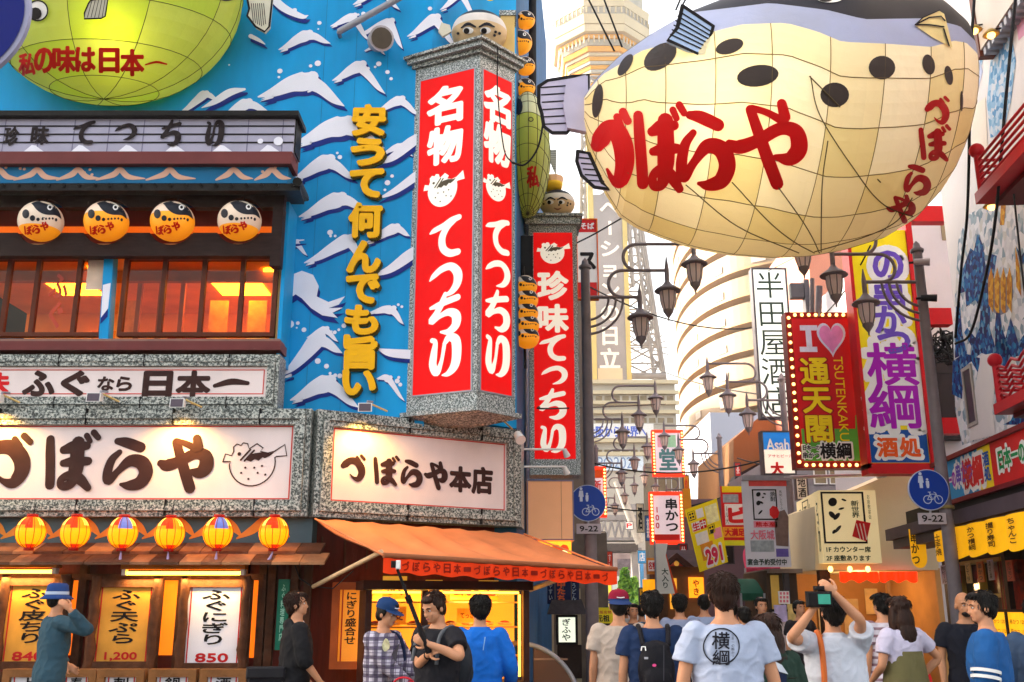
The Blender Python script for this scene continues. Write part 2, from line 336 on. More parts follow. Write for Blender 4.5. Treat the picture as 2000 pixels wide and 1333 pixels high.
# ---------------------------------------------------------------- shared materials
WHITE = M('white_paint', '#ece8e4', .55, .05, 3); CREAM = M('cream_paint', '#f0e6d0', .6, .06, 3)
RED = M('red_paint', '#c8141c', .45, .08, 4); REDSIGN = M('backlit_red', '#c80408', .6, .16, 1.3, emit=.09, ecol='#ff0604')
SIGNWHITE = M('backlit_white', '#f4eee0', .4, .02, 2, emit=.08, ecol='#fff4e0')
BLACKINK = M('black_ink', '#171214', .6, .1, 8); BROWNINK = M('brown_ink', '#3a201c', .55, .15, 9)
PANEL = M('sign_panel_pale', '#e8d6d2', .4, .09, 1.6, stretch=(1, 1, .5)); REDLINE = M('red_line', '#d0453c', .5, .05)
GRANITE = M_granite('dark_granite', '#14170f', '#c8c8be', 38); GRANITE2 = M_granite('silver_granite', '#3c4a4c', '#d6dad8', 55)
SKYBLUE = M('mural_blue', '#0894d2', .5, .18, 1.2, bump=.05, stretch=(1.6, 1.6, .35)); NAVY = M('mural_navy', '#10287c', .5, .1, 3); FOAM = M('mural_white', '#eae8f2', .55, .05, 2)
YEL = M('letter_yellow', '#fcb800', .4, .08, 3); YELDK = M('letter_shadow', '#3c3a10', .6, .1, 4)
DKWOOD = M('dark_brown_wood', '#2a1a17', .6, .25, 5, bump=.3, stretch=(1, 1, 6)); BROWN = M('brown_trim', '#6e3534', .5, .12, 4)
WOOD = M('warm_wood', '#8a5a32', .6, .3, 5, bump=.4, stretch=(1, 6, 1)); OLDWOOD = M('weathered_wood', '#54311f', .75, .35, 7, bump=.5)
TILE = M('black_roof_tile', '#16120f', .45, .2, 6, bump=.3); STEEL = M('painted_steel', '#4a464c', .45, .12, 5, metal=.2)
GREYM = M('grey_metal', '#9a9aa2', .45, .1, 6, metal=.3); POLE = M('post_paint', '#7a7074', .5, .15, 5, bump=.1)
ORANGE = M('orange_cloth', '#e0541a', .8, .12, 3, bump=.1); GLOW = M('warm_tube', '#ffe0a0', .4, 0, 1, emit=2.2, ecol='#ffb838')
GLASS = M_glass('window_glass', '#f6d8b0', .02); CABLE = M('black_cable', '#17161a', .6, .1)
BLUEDISC = M('road_sign_blue', '#0a3aa0', .35, .05, 2); SKIN = M('skin', '#c88c68', .5, .08, 9, spec=.3)
def pts(pl, L): return [pl.hit(x, y) for x, y in L]
def zat(y, Y, x=1000): return at(x, y, Y).z
# ================================================================ GROUND
ASPH = M('asphalt', '#5a5656', .85, .2, 9, bump=.4, bscale=60); PAVE = M('paving_stone', '#8a8480', .8, .15, 5, bump=.3, bscale=40)
g = MB(); g.add([(-300, -60, 0), (300, -60, 0), (300, 900, 0), (-300, 900, 0)], [(0, 1, 2, 3)], ASPH); struct('ground', g)
g = MB(); g.box((-30, 10.4, .0), (-1.2, 12.3, .12), PAVE); struct('pavement', g)
g = MB(); g.add([(1.6, 12, .004), (6.3, 12, .004), (9.5, 70, .004), (5.2, 70, .004)], [(0, 1, 2, 3)], PAVE); struct('street_paving', g)
# ================================================================ FUGU RESTAURANT (left)
pW, pB, pS = front(12.62), front(12.1), front(12.0)
XC = pS.hit(610, 905)[0]                              # corner where the shop front turns
CA = (XC, 12.0); CB = (at(1012, 940, 13.5).x, 13.5)   # ends of the angled bay
pA = between(CA, CB); LA = math.hypot(CB[0] - CA[0], CB[1] - CA[1])
ST = Vector((.09, 1, 0)).normalized()                 # the street runs this way
zs0, zs1 = pS.hit(300, 1010)[1], pS.hit(300, 800)[1]  # sign band
bayR = pB.hit(548, 600)[0]; wallR = pW.hit(835, 500)[0]
zsill = pB.hit(300, 690)[1]; zhead = pB.hit(300, 496)[1]
rest = thing('restaurant_building', 'blue restaurant painted with white wave crests, orange windows above the signs', 'building', (XC, 13, 0))
m = MB(); TOP = 15.5
m.pbox(pW, (bayR - .25, zs1 - .1, wallR, TOP), -.3, 0, SKYBLUE)
m.pbox(pW, (-25, pB.hit(300, 330)[1], bayR - .25, TOP), -.3, 0, SKYBLUE)
W2 = Vector((wallR, 12.62, 0)); W3 = Vector((CB[0] - .02, 13.62, 0)); W4 = W3 + ST * 9
def wall(mb, a, b, z0, z1, th, mt):
    d = (b - a).normalized(); n = Vector((-d.y, d.x, 0)) * th
    mb.hexa([a + Vector((0, 0, z0)), b + Vector((0, 0, z0)), b + n + Vector((0, 0, z0)), a + n + Vector((0, 0, z0)), a + Vector((0, 0, z1)), b + Vector((0, 0, z1)), b + n + Vector((0, 0, z1)), a + n + Vector((0, 0, z1))], mt)
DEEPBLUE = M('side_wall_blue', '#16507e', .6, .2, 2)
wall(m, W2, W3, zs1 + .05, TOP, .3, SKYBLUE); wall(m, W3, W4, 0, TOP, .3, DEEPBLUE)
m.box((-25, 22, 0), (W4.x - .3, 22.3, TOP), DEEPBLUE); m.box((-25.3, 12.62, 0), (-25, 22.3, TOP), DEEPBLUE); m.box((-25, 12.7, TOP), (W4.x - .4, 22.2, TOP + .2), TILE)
mk('wall', m, rest)
# the painted waves: foam strokes over navy strokes
m = MB()
WAVES = [(545, 98, 645, 62, 600, 86), (646, 52, 720, 28, 690, 80), (706, 66, 786, 38, 762, 96), (796, 72, 890, 30, 850, 92), (505, 190, 672, 145, 602, 208), (650, 158, 752, 122, 704, 184), (578, 280, 750, 232, 672, 290), (430, 232, 528, 196, 482, 222), (570, 352, 694, 306, 640, 352), (736, 218, 818, 190, 782, 226), (585, 424, 714, 380, 662, 410), (595, 514, 704, 462, 680, 504), (716, 474, 800, 440, 772, 462), (549, 734, 668, 655, 622, 690), (568, 782, 700, 738, 640, 796), (720, 612, 788, 600, 766, 634), (736, 740, 790, 736, 760, 784), (350, 222, 425, 180, 400, 196), (690, 10, 780, -30, 740, 20), (440, -10, 520, -50, 480, -5), (545, 505, 600, 470, 578, 500), (600, 180, 640, 168, 622, 184), (748, 300, 806, 282, 782, 306), (600, 660, 660, 640, 636, 668), (712, 100, 752, 88, 736, 108), (520, 255, 575, 236, 552, 258), (860, 20, 930, -20, 900, 40)]
def wave(pl, w, d):
    x0, y0, x1, yp, xp, y1 = w; k = (x1 - x0) * .0052 * .5; W = x1 - x0
    for dx, dy, mt, dd in ((.035, .055, NAVY, d), (0, 0, FOAM, d + .004)):
        ox, oy = W * dx, W * dy
        L = [(x0, y0, .008), (x0 + .3 * (xp - x0), y0 + .20 * (yp - y0), .05), (x0 + .66 * (xp - x0), y0 + .55 * (yp - y0), .085), (xp - .03 * W, yp + .085 * W, .105), (xp + .05 * W, yp + .035 * W, .06)]
        Q = [(xp - .01 * W, yp + .085 * W, .095), (xp + .35 * (x1 - xp), yp + .44 * (y1 - yp), .07), (xp + .72 * (x1 - xp), yp + .80 * (y1 - yp), .045), (x1, y1, .006)]
        for j, S in enumerate((L, Q)):
            p = [(*pl.hit(a + ox, b + oy), r * W / F * 12.6 * (1.36 if j == 0 else 1.22)) for a, b, r in S]
            m.stroke(pl, p, (0, 0, 1, 1), dd + .0015 * j, mt, 5)
        for fx, fy in ((-.16, .03), (-.12, .055)):      # torn tip
            m.stroke(pl, [(*pl.hit(x0 - fx * W * .2 + ox, y0 + fy * W + oy), .002), (*pl.hit(x0 + .16 * W + ox, y0 + fy * W * .4 - .02 * W + oy), .018 * W / F * 12.6 * 1.2)], (0, 0, 1, 1), dd + .0030, mt, 2)
for w_ in WAVES: wave(pW, w_, .004)
def half(L, d):                                        # single sweeps and the clawed crests
    for dx, dy, mt, dd in ((4, 8, NAVY, d), (0, 0, FOAM, d + .004)):
        m.stroke(pW, [(*pW.hit(a + dx, b + dy), r / F * 12.6) for a, b, r in L], (0, 0, 1, 1), dd, mt, 6)
for L in ([(395, 212, 1), (420, 200, 7), (450, 182, 9), (478, 176, 3)], [(530, -5, 9), (556, 18, 9), (590, 34, 6), (602, 32, 1)], [(732, 322, 1), (765, 310, 8), (800, 282, 12), (830, 262, 8)], [(738, 390, 1), (772, 374, 7), (812, 346, 10)], [(724, 540, 1), (760, 528, 8), (800, 500, 12), (830, 480, 8)], [(738, 682, 1), (762, 690, 8), (812, 694, 10)], [(556, 470, 3), (570, 472, 3), (594, 470, 1)], [(556, 400, 6), (562, 430, 4), (560, 466, 5)], [(490, 72, 5), (506, 80, 4), (518, 88, 1)]): half(L, .012)
CL = [(542, 612), (540, 565), (560, 542), (590, 530), (612, 538), (623, 560), (619, 580), (642, 591), (674, 580), (662, 596), (642, 603), (670, 602), (650, 612), (660, 622), (630, 617), (608, 603), (590, 584), (578, 576), (560, 588)]
m.poly(pW, [pW.hit(x + 3, y + 11) for x, y in CL], None, .009, NAVY); m.poly(pW, [pW.hit(x, y) for x, y in CL], None, .016, FOAM)
random.seed(3)
for x, y, r in ((576, 21, 5), (566, 30, 2.5), (624, 46, 5), (622, 58, 2), (710, 28, 5), (700, 30, 3), (547, 140, 6), (545, 152, 3), (621, 125, 7), (607, 130, 4), (740, 126, 6), (733, 132, 3), (757, 142, 5), (764, 155, 4), (719, 135, 4), (840, 18, 5), (664, 308, 5), (659, 300, 3), (766, 345, 4), (757, 358, 6), (752, 372, 3), (760, 380, 3), (645, 455, 6), (646, 462, 3), (655, 462, 3), (567, 634, 8), (582, 632, 4), (580, 641, 2), (594, 645, 5), (648, 648, 2), (654, 650, 4), (672, 637, 5), (662, 645, 3), (621, 706, 6), (638, 716, 5), (645, 730, 3), (655, 734, 4), (664, 735, 5), (776, 745, 5), (782, 752, 4), (779, 738, 3), (785, 600, 3), (778, 596, 3), (448, 128, 2), (547, 175, 3)):
    m.disc(pW, pW.hit(x, y), r / F * 12.6, .012, FOAM, 12)
mk('wave_mural', m, rest)
# panel seams on the sheet cladding, and the roof bay
m = MB()
for x in (615, 680, 745): s = pW.hit(x, 450)[0]; m.pbox(pW, (s - .004, zs1, s + .004, TOP), 0, .0025, M('cladding_seam', '#0878ae', .5))
mk('seam', m, rest)
pR, pF_, pT = front(11.72), front(11.79), front(11.6)
LX = -7.6
m = MB(); rx = pR.hit(575, 260)[0]; z0, z1 = pR.hit(300, 298)[1], pR.hit(300, 233)[1]
EAVEW = M('eave_board_lilac', '#a8a4b8', .6, .08, 3)
m.pbox(pR, (LX, z0, rx, z1), -.34, 0, EAVEW); m.pbox(pR, (rx + .002, z0 + .01, rx + .02, z1 - .002), -.32, -.012, TILE)
for y in (247, 263, 279): z = pR.hit(300, y)[1]; m.pbox(pR, (LX, z - .008, rx, z + .008), 0, .012, TILE)
for x in range(-60, 575, 68): s = pR.hit(x, 265)[0]; m.pbox(pR, (s - .006, z0 + .01, s + .006, z1 - .01), 0, .003, M('board_joint', '#77738a'))
m.pbox(pR, (LX, z1 + .001, rx + .06, z1 + .07), -.4, .10, TILE)
for x in range(-40, 560, 92): c = pR.hit(x + 14, 297); m.poly(pR, [(c[0] - .12, c[1]), (c[0] - .03, c[1] + .09), (c[0] + .02, c[1] + .08), (c[0] + .13, c[1])], None, .014, FOAM)
for x, r in ((509, 6), (544, 10)): m.disc(pR, pR.hit(x, 277), r / F * 11.7, .014, FOAM)
mk('roof_board', m, rest)
m = MB(); RI = M('roof_ink', '#241a1c', .6)
brush(m, pR, 'てつちり', [pR.box(*q) for q in ((142, 238, 186, 284), (224, 241, 268, 276), (315, 237, 355, 286), (402, 236, 438, 287))], .016, RI); m.word(pR, '珍', pR.box(10, 250, 37, 285), .016, RI, .04); m.word(pR, '味', pR.box(63, 248, 96, 283), .016, RI, .04); mk('roof_lettering', m, rest)
m = MB(); zz = pR.hit(300, 322)[1]
m.pbox(pR, (LX, zz, rx - .01, z0 - .002), -.36, .03, BROWN)
mk('eave_trim', m, rest)
m = MB(); z2 = pF_.hit(300, 358)[1]; z3 = pF_.hit(300, 318)[1]; fx = pF_.hit(562, 340)[0]
m.pbox(pF_, (LX, z2, fx, z3), -.5, 0, M('fascia_blue', '#106a98', .5, .2, 1.5))
PEACH = M('peach_paint', '#d8a890', .6, .06, 4)
for x in (-5, 70, 150, 232, 330, 455, 530):
    c = pF_.hit(x, 356); k = random.uniform(.8, 1.3)
    m.stroke(pF_, [(c[0] - .26 * k, c[1] + .03, .012), (c[0] - .08, c[1] + .1, .04), (c[0], c[1] + .17, .035), (c[0] + .12, c[1] + .07, .035), (c[0] + .3 * k, c[1] + .045, .008)], (0, 0, 1, 1), .004, PEACH)
for x, y in ((12, 328), (40, 330), (48, 331), (176, 332), (180, 342), (513, 336), (532, 332), (538, 328), (165, 338)): m.disc(pF_, pF_.hit(x, y), .02, .006, PEACH, 10)
mk('fascia', m, rest)
m = MB(); tz0, tz1 = pT.hit(300, 380)[1], pT.hit(300, 362)[1]; tx = pT.hit(588, 368)[0]
P = lambda Y, z: (Y, z)
m.hexa([(LX, 11.55, tz0 + .03), (tx, 11.55, tz0 + .03), (tx - .15, 12.5, tz1 + .12), (LX, 12.5, tz1 + .12), (LX, 11.55, tz1), (tx, 11.55, tz1), (tx - .15, 12.5, tz1 + .2), (LX, 12.5, tz1 + .2)], TILE)
x = LX + .1
while x < tx - .05: m.tube([(x, 11.53, tz1 - .03), (x, 12.45, tz1 + .17)], .026, TILE, 8); x += .19
m.tube([(tx - .03, 11.5, tz1), (tx - .15, 12.5, tz1 + .22)], .06, TILE, 8)
mk('tiled_eave', m, rest)
# lantern gallery: two scalloped boards
pG = front(11.86); LPX = [(80, 433), (208, 433), (337, 433), (468, 432)]
gy = {k: pG.hit(300, k)[1] for k in (380, 405, 455, 500)}; gr = pG.hit(552, 440)[0]
arc = lambda cx, cz, r, a0, a1: [(cx + r * math.cos(R(a0 + (a1 - a0) * i / 12)), cz + r * math.sin(R(a0 + (a1 - a0) * i / 12))) for i in range(13)]
m = MB(); rr = .315
up = [(LX, gy[380]), (gr, gy[380]), (gr, gy[405])]; lo = [(gr - .12, gy[500]), (LX, gy[500]), (LX, gy[455])]; loe = []
for x, y in reversed(LPX):
    c = pG.hit(x, y); dz = gy[405] - c[1]; a = math.degrees(math.asin(max(-.99, min(.99, dz / rr)))); up += arc(c[0], c[1], rr, a, 180 - a)
for x, y in LPX:
    c = pG.hit(x, y); dz = gy[455] - c[1]; a = math.degrees(math.asin(max(-.99, min(.99, dz / rr)))); lo += arc(c[0], c[1], rr, 180 - a, 360 + a)
up += [(LX, gy[405])]; lo += [(gr - .12, gy[455])]
m.poly(pG, up, -.12, 0, DKWOOD); m.poly(pG, lo, -.12, 0, DKWOOD)
s1 = pG.hit(532, 440)[0]; m.pbox(pG, (s1, pG.hit(540, 520)[1], gr, gy[405] - .004), -.14, .02, DKWOOD)
mk('lantern_gallery', m, rest)
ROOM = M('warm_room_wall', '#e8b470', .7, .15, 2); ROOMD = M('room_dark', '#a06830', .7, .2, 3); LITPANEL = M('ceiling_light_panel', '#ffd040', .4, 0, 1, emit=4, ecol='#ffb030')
m = MB(); zc = zhead + .06
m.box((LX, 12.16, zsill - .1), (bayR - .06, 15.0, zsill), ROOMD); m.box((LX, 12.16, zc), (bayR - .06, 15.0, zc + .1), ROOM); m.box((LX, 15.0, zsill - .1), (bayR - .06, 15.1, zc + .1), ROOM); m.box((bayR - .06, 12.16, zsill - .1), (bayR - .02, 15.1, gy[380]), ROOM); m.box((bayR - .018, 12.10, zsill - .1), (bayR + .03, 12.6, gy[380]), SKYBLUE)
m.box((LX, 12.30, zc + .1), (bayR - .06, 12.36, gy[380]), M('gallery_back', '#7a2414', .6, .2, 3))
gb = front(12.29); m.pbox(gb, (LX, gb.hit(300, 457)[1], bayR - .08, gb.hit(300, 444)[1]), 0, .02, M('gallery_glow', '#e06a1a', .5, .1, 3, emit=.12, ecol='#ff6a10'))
for X0, Y0, X1, Y1 in ((-4.25, 13.1, -3.55, 14.0), (-6.6, 13.1, -6.0, 14.0)): m.box((X0, Y0, zc - .02), (X1, Y1, zc - .004), LITPANEL)
for X, Y in ((-3.3, 12.9), (-5.65, 12.8)): m.lathe((X, Y, zc - .03), [(0, 0), (.09, 0), (.09, .026)], LITPANEL, 14)
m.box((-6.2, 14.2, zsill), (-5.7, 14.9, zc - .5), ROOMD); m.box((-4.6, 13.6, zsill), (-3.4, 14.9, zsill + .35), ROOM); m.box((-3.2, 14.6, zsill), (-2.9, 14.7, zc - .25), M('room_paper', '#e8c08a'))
for i in range(7): X = -4.75 - i * .05; m.box((X, 12.5 + i * .12, zsill), (X + .02, 12.6 + i * .12, zsill + .28 + .02 * i), M('chair_back', '#d8c8b8', .5))
for X, z, c_ in ((-3.75, .25, '#f0d8a8'), (-3.1, .3, '#c88a4a'), (-4.3, .2, '#e8c080'), (-2.95, .1, '#e0a050'), (-5.6, .3, '#d8b080')): m.box((X, 13.6, zsill + z + .25), (X + .26, 13.62, zc - .22), M('hung_menu_' + c_[1:], c_, .6, .25, 9))
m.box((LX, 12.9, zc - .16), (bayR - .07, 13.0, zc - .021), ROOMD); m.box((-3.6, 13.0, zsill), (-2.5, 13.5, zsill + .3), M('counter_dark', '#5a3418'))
for X in (-5.2, -4.9, -4.6): m.box((X, 13.2, zsill), (X + .06, 13.26, zc), ROOMD)
bk = front(14.98); m.pbox(bk, (-5.35, zsill + .35, -4.75, zc - .35), 0, .02, M('room_poster_red', '#9a2a1c')); m.vword(bk, 'ふぐ', (-5.25, zsill + .4, -4.85, zc - .4), .024, M('room_poster_ink', '#e8b090'), .02)
mk('dining_room', m, rest)
def window(nm, x0, x1, bars, y0=500, y1=657):
    b = pB.box(x0, y0, x1, y1); o = MB(); WF = M('window_frame_brown', '#5a2a18', .5, .15, 5)
    o.frame(pB, b, .05, -.09, .01, WF)
    for x in bars: s = pB.hit(x, 580)[0]; o.pbox(pB, (s - .028, b[1] + .05, s + .028, b[3] - .05), -.07, -.004, WF)
    w = mk(nm, o, rest); q = MB(); q.pbox(pB, (b[0] + .05, b[1] + .05, b[2] - .05, b[3] - .05), -.045, -.035, GLASS); mk('pane', q, w)
    return b
window('window', -60, 208, (10, 67, 148)); b = window('window', 236, 540, (316, 394, 470))
m = MB(); pb = front(12.05); bb = pB.box(67, 500, 148, 657); m.vword(pB, 'ふぐ', (bb[0] + .16, bb[1] + .1, bb[2] - .12, bb[3] - .2), -.031, M('window_decal', '#c05038'), .03)
bb = pB.box(168, 503, 208, 565); m.pbox(pB, bb, -.033, -.03, M('window_paper', '#e8c8b0')); mk('window_decal', m, rest)
m = MB(); b = pB.box(200, 488, 236, 668); m.poly(pB, pts(pB, [(208, 488), (226, 488), (214, 670), (196, 670)]), -.1, .06, SKYBLUE)
m.poly(pB, pts(pB, [(205, 560), (220, 556), (215, 606), (201, 624)]), None, .064, FOAM); m.poly(pB, pts(pB, [(201, 624), (215, 606), (214, 622), (200, 636)]), None, .066, NAVY); mk('painted_pillar', m, rest)
m = MB(); b = pB.box(-60, 673, 553, 690); m.pbox(pB, (LX, b[1], b[2], b[3]), -.2, .16, BROWN); m.pbox(pB, (LX, b[3] + .002, b[2] - .03, pB.hit(300, 666)[1]), -.2, .10, M('sill_top', '#8a6a60'))
mk('sill', m, rest)
# ---- ground floor
GW = front(12.32); FLO = M('shopfront_red_wood', '#5e1d12', .55, .3, 4, bump=.3, stretch=(4, 4, .6)); ORG = M('lit_paper_screen', '#ff9a2c', .5, .08, 3, emit=.22, ecol='#ff6a0a')
m = MB(); m.box((-25, 12.34, 0), (XC - .05, 12.6, zs0), FLO)
for x0, x1, y0, y1 in ((135, 158, 1128, 1280), (307, 322, 1128, 1280), (322, 345, 1128, 1280), (482, 506, 1128, 1285), (-30, 8, 1130, 1290)):
    m.pbox(GW, GW.box(x0, y0, x1, y1), 0, .014, ORG)
for x in (160, 300, 355, 475, 512, 530, 575, 600): s = GW.hit(x, 1200)[0]; m.pbox(GW, (s - .045, 0, s + .045, zs0 - .3), 0, .09, OLDWOOD)
for y0, y1, d, mt in ((1122, 1134, .12, OLDWOOD), (1312, 1330, .10, OLDWOOD)): b = GW.box(-60, y0, 520, y1); m.pbox(GW, (LX, b[1], b[2], b[3]), 0, d, mt)
mk('shopfront', m, rest)
m = MB(); p = front(12.1); b = p.box(-60, 1010, 605, 1066); m.pbox(p, (LX, b[1], XC + .02, zs0 - .004), -.3, 0, M('lintel_teal', '#46626c', .6, .15, 3)); ORW = M('lintel_wave_orange', '#e08a34', .6, .1, 4)
for x in range(-40, 600, 92):
    c = p.hit(x, 1052); m.stroke(p, [(c[0] - .3, c[1], .01), (c[0] - .12, c[1] + .1, .05), (c[0] + .04, c[1] + .22, .05), (c[0] + .2, c[1] + .14, .05), (c[0] + .32, c[1] + .02, .01)], (0, 0, 1, 1), .004, ORW)
mk('lintel', m, rest)
m = MB(); SHK = M('wood_shake', '#8a5c40', .7, .3, 6, bump=.5); SHS = [SHK, M('wood_shake_dark', '#5e3c2a', .7, .3, 6, bump=.5), M('wood_shake_pale', '#a8744e', .7, .25, 6, bump=.5)]; yb = front(11.55); zlo, zhi = yb.hit(300, 1100)[1], front(12.05).hit(300, 1066)[1]
random.seed(5); x = LX
while x < XC - .05:
    wd = random.uniform(.2, .34)
    for k in range(2):
        a, c = k / 2, (k + 1) / 2; y0, y1 = 12.08 - .5 * c - .05, 12.08 - .5 * a; za, zb = zhi + (zlo - zhi) * c - .02 * k, zhi + (zlo - zhi) * a - .02 * k; j = random.uniform(-.012, .012); o = .1 * k
        m.hexa([(x + o, y0 + j, za), (x + o + wd - .008, y0 + j, za), (x + o + wd - .008, y1, zb), (x + o, y1, zb), (x + o, y0 + j, za + .03), (x + o + wd - .008, y0 + j, za + .03), (x + o + wd - .008, y1, zb + .035), (x + o, y1, zb + .035)], random.choice(SHS))
    x += wd
mk('shake_canopy', m, rest)
# chamfered shopfront behind the awning
m = MB(); q = pA.off(-.35); L0 = -.1
m.pbox(q, (L0, 0, LA - .1, zs0 + .1), -.25, 0, FLO)
for k in range(9): s = .3 + k * .3; m.pbox(q, (s - .01, pA.hit(800, 1130)[1] + .12, s + .01, zs0 - .2), 0, .015, OLDWOOD)
mk('corner_shopfront', m, rest)
# ================================================================ SIGNS OF THE RESTAURANT
def stepped_frame(mb, pl, b, t, mt, d0=-.1, d1=.1):        # moulded stone frame in three steps
    s0, z0, s1, z1 = b
    for i, (k, d) in enumerate(((0, d1 * .55), (t * .33, d1), (t * .66, d1 * .7))):
        mb.frame(pl, (s0 + k, z0 + k, s1 - k, z1 - k), t * .34 - .004, d0, d, mt)
    a = s1 - .62
    while a > s0 + .3:                                      # joints between the slabs
        for q0, q1 in ((z0, z0 + t), (z1 - t, z1)): mb.pbox(pl, (a - .005, q0 + .003, a + .005, q1 - .003), 0, d1 + .002, BLACKINK)
        a -= 1.05
def redline(mb, pl, b, k, wd, d, mt=None): mb.frame(pl, (b[0] + k, b[1] + k, b[2] - k, b[3] - k), wd, d, d + .003, mt or REDLINE)
def inset(b, t, t2=None): t2 = t if t2 is None else t2; return (b[0] + t, b[1] + t2, b[2] - t, b[3] - t2)
# --- narrow upper sign
t = thing('shop_sign', 'narrow white strip sign with brown brush writing under the restaurant windows', 'sign', pS.P(-4, zs1))
b = pS.box(-60, 694, 545, 800); b = (LX, zs1 + .004, b[2], b[3])
m = MB(); stepped_frame(m, pS, b, .15, GRANITE, -.3, .06); mk('stone_frame', m, t)
pb = inset(b, .149); m = MB(); m.pbox(pS, pb, -.2, .0, PANEL); redline(m, pS, pb, .035, .012, .001); mk('board', m, t)
m = MB()
for s_, bx, of in (('ふ', (48, 727, 106, 772), .05), ('ぐ', (122, 727, 172, 772), .05), ('な', (192, 737, 222, 763), .04), ('ら', (229, 737, 257, 763), .04), ('日', (282, 728, 334, 774), .05), ('本', (347, 727, 409, 774), .05), ('一', (420, 740, 484, 760), .05)):
    bb = pS.box(*bx); m.word(pS, s_, bb, .004, BROWNINK, of) if s_ != '一' else m.stroke(pS, [(0, .3, .1), (.5, .7, .16), (1, .55, .1)], bb, .004, BROWNINK, hw=.25)
m.word(pS, '味', pS.box(-40, 730, 17, 770), .004, M('red_ink', '#d81c22'), .04); mk('lettering', m, t)
# --- main sign
t = thing('shop_sign', 'largest white sign with four thick brown characters and a drawn puffer fish', 'sign', pS.P(-4, zs0))
rb = pS.hit(606, 905)[0]; b = (LX, zs0, rb, zs1 - .004)
m = MB(); stepped_frame(m, pS, b, .20, GRANITE, -.3, .12); mk('stone_frame', m, t)
pb = inset(b, .19, .17); m = MB(); m.pbox(pS, pb, -.2, .02, PANEL); redline(m, pS, pb, .035, .014, .021); mk('board', m, t)
m = MB(); brush(m, pS, 'づぼらや', [pS.box(*q) for q in ((-36, 858, 62, 952), (85, 856, 181, 956), (202, 858, 298, 953), (312, 858, 412, 958))], .024, BROWNINK)
mk('lettering', m, t)
m = MB(); fugu_mark(m, pS, pS.box(436, 866, 560, 950), .024, PANEL, BROWNINK, True); mk('fish_drawing', m, t)
# --- angled sign
t = thing('shop_sign', 'slanting white sign with six brown characters above the orange awning', 'sign', pA.P(LA / 2, zs0))
b = (.02, zs0, LA, zs1 - .004)
m = MB(); stepped_frame(m, pA, b, .20, GRANITE, -.25, .12)
e = pA.P(LA, 0); SIDE = between((e.x + .002, e.y), (e.x + ST.x * .5, e.y + ST.y * .5))
m.pbox(SIDE, (0, zs0, .5, zs1 - .01), -.2, .04, GRANITE2); mk('stone_frame', m, t)
pb = inset(b, .19, .17); m = MB(); m.pbox(pA, pb, -.2, .02, PANEL); redline(m, pA, pb, .035, .014, .021); mk('board', m, t)
m = MB(); brush(m, pA, 'づぼらや', [pA.box(*q) for q in ((667, 893, 712, 940), (726, 897, 772, 947), (780, 900, 822, 950), (828, 905, 870, 955))], .024, BROWNINK)
m.word(pA, '本', pA.box(878, 914, 917, 960), .024, BROWNINK, .055); m.word(pA, '店', pA.box(921, 915, 959, 964), .024, BROWNINK, .05); mk('lettering', m, t)
# --- two-faced red tower sign
C_ = at(934, 430, 12.2); Lf = at(804, 430, 12.62); Rt = at(1006, 430, 12.66)
pL, pRt = between((Lf.x, Lf.y), (C_.x, C_.y)), between((C_.x, C_.y), (Rt.x, Rt.y))
lL, lR = (Vector((C_.x - Lf.x, C_.y - Lf.y))).length, (Vector((Rt.x - C_.x, Rt.y - C_.y))).length
tz1, tz0 = zat(106, 12.2, 934), zat(772, 12.2, 934)
t = thing('tower_sign', 'tall two sided red box sign with white writing in a silver stone case', 'sign', (C_.x, C_.y, tz0))
def foot(k): # footprint grown by k
    return [pL.P(-k, 0, k), pL.P(lL, 0, k) + pRt.N * k, pRt.P(lR + k, 0, k), pRt.P(lR + k, 0, -.5), pL.P(-k, 0, -.35)]
def prism(mb, a, z0, b_, z1, mt):
    n = len(a); v = [p + Vector((0, 0, z0)) for p in a] + [p + Vector((0, 0, z1)) for p in b_]
    return mb.add(v, [tuple(range(n))[::-1], tuple(range(n, 2 * n))] + [(i, (i + 1) % n, n + (i + 1) % n, n + i) for i in range(n)], mt)
m = MB(); zb = zat(795, 12.2, 930)
prism(m, foot(0), zb, foot(0), tz1, GRANITE2); prism(m, foot(.04), tz1 + .003, foot(.04), tz1 + .06, GRANITE); prism(m, foot(.09), tz1 + .063, foot(.09), tz1 + .13, GRANITE2); prism(m, foot(.13), tz1 + .133, foot(.13), tz1 + .17, GRANITE)
prism(m, foot(-.25), zb - .15, foot(.06), zb - .06, GRANITE); prism(m, foot(.06), zb - .058, foot(.06), zb - .003, GRANITE2)
mk('stone_case', m, t)
rz1L, rz0L = pL.hit(870, 146)[1], pL.hit(860, 771)[1]
m = MB(); bl = (.07, rz0L, lL - .06, rz1L); br = (.045, rz0L, lR - .05, rz1L)
m.frame(pL, bl, .02, 0, .012, GREYM); m.pbox(pL, inset(bl, .02), 0, .006, REDSIGN); m.frame(pRt, br, .02, 0, .012, GREYM); m.pbox(pRt, inset(br, .02), 0, .006, REDSIGN); mk('lit_panel', m, t)
m = MB()
for pl, x0, x1, rows in ((pL, 838, 902, ((172, 240), (250, 318), (340, 405), (426, 505), (512, 582), (575, 652), (655, 735))), (pRt, 946, 994, ((172, 240), (245, 320), (346, 393), (426, 496), (506, 562), (570, 645), (655, 735)))):
    m.word(pl, '名', pl.box(x0, *[rows[0][0], x1, rows[0][1]]), .012, SIGNWHITE, .045); m.word(pl, '物', pl.box(x0, rows[1][0], x1, rows[1][1]), .012, SIGNWHITE, .045)
    brush(m, pl, 'てつちり', [pl.box(x0, r[0], x1, r[1]) for r in rows[3:]], .012, SIGNWHITE)
mk('lettering', m, t)
m = MB()
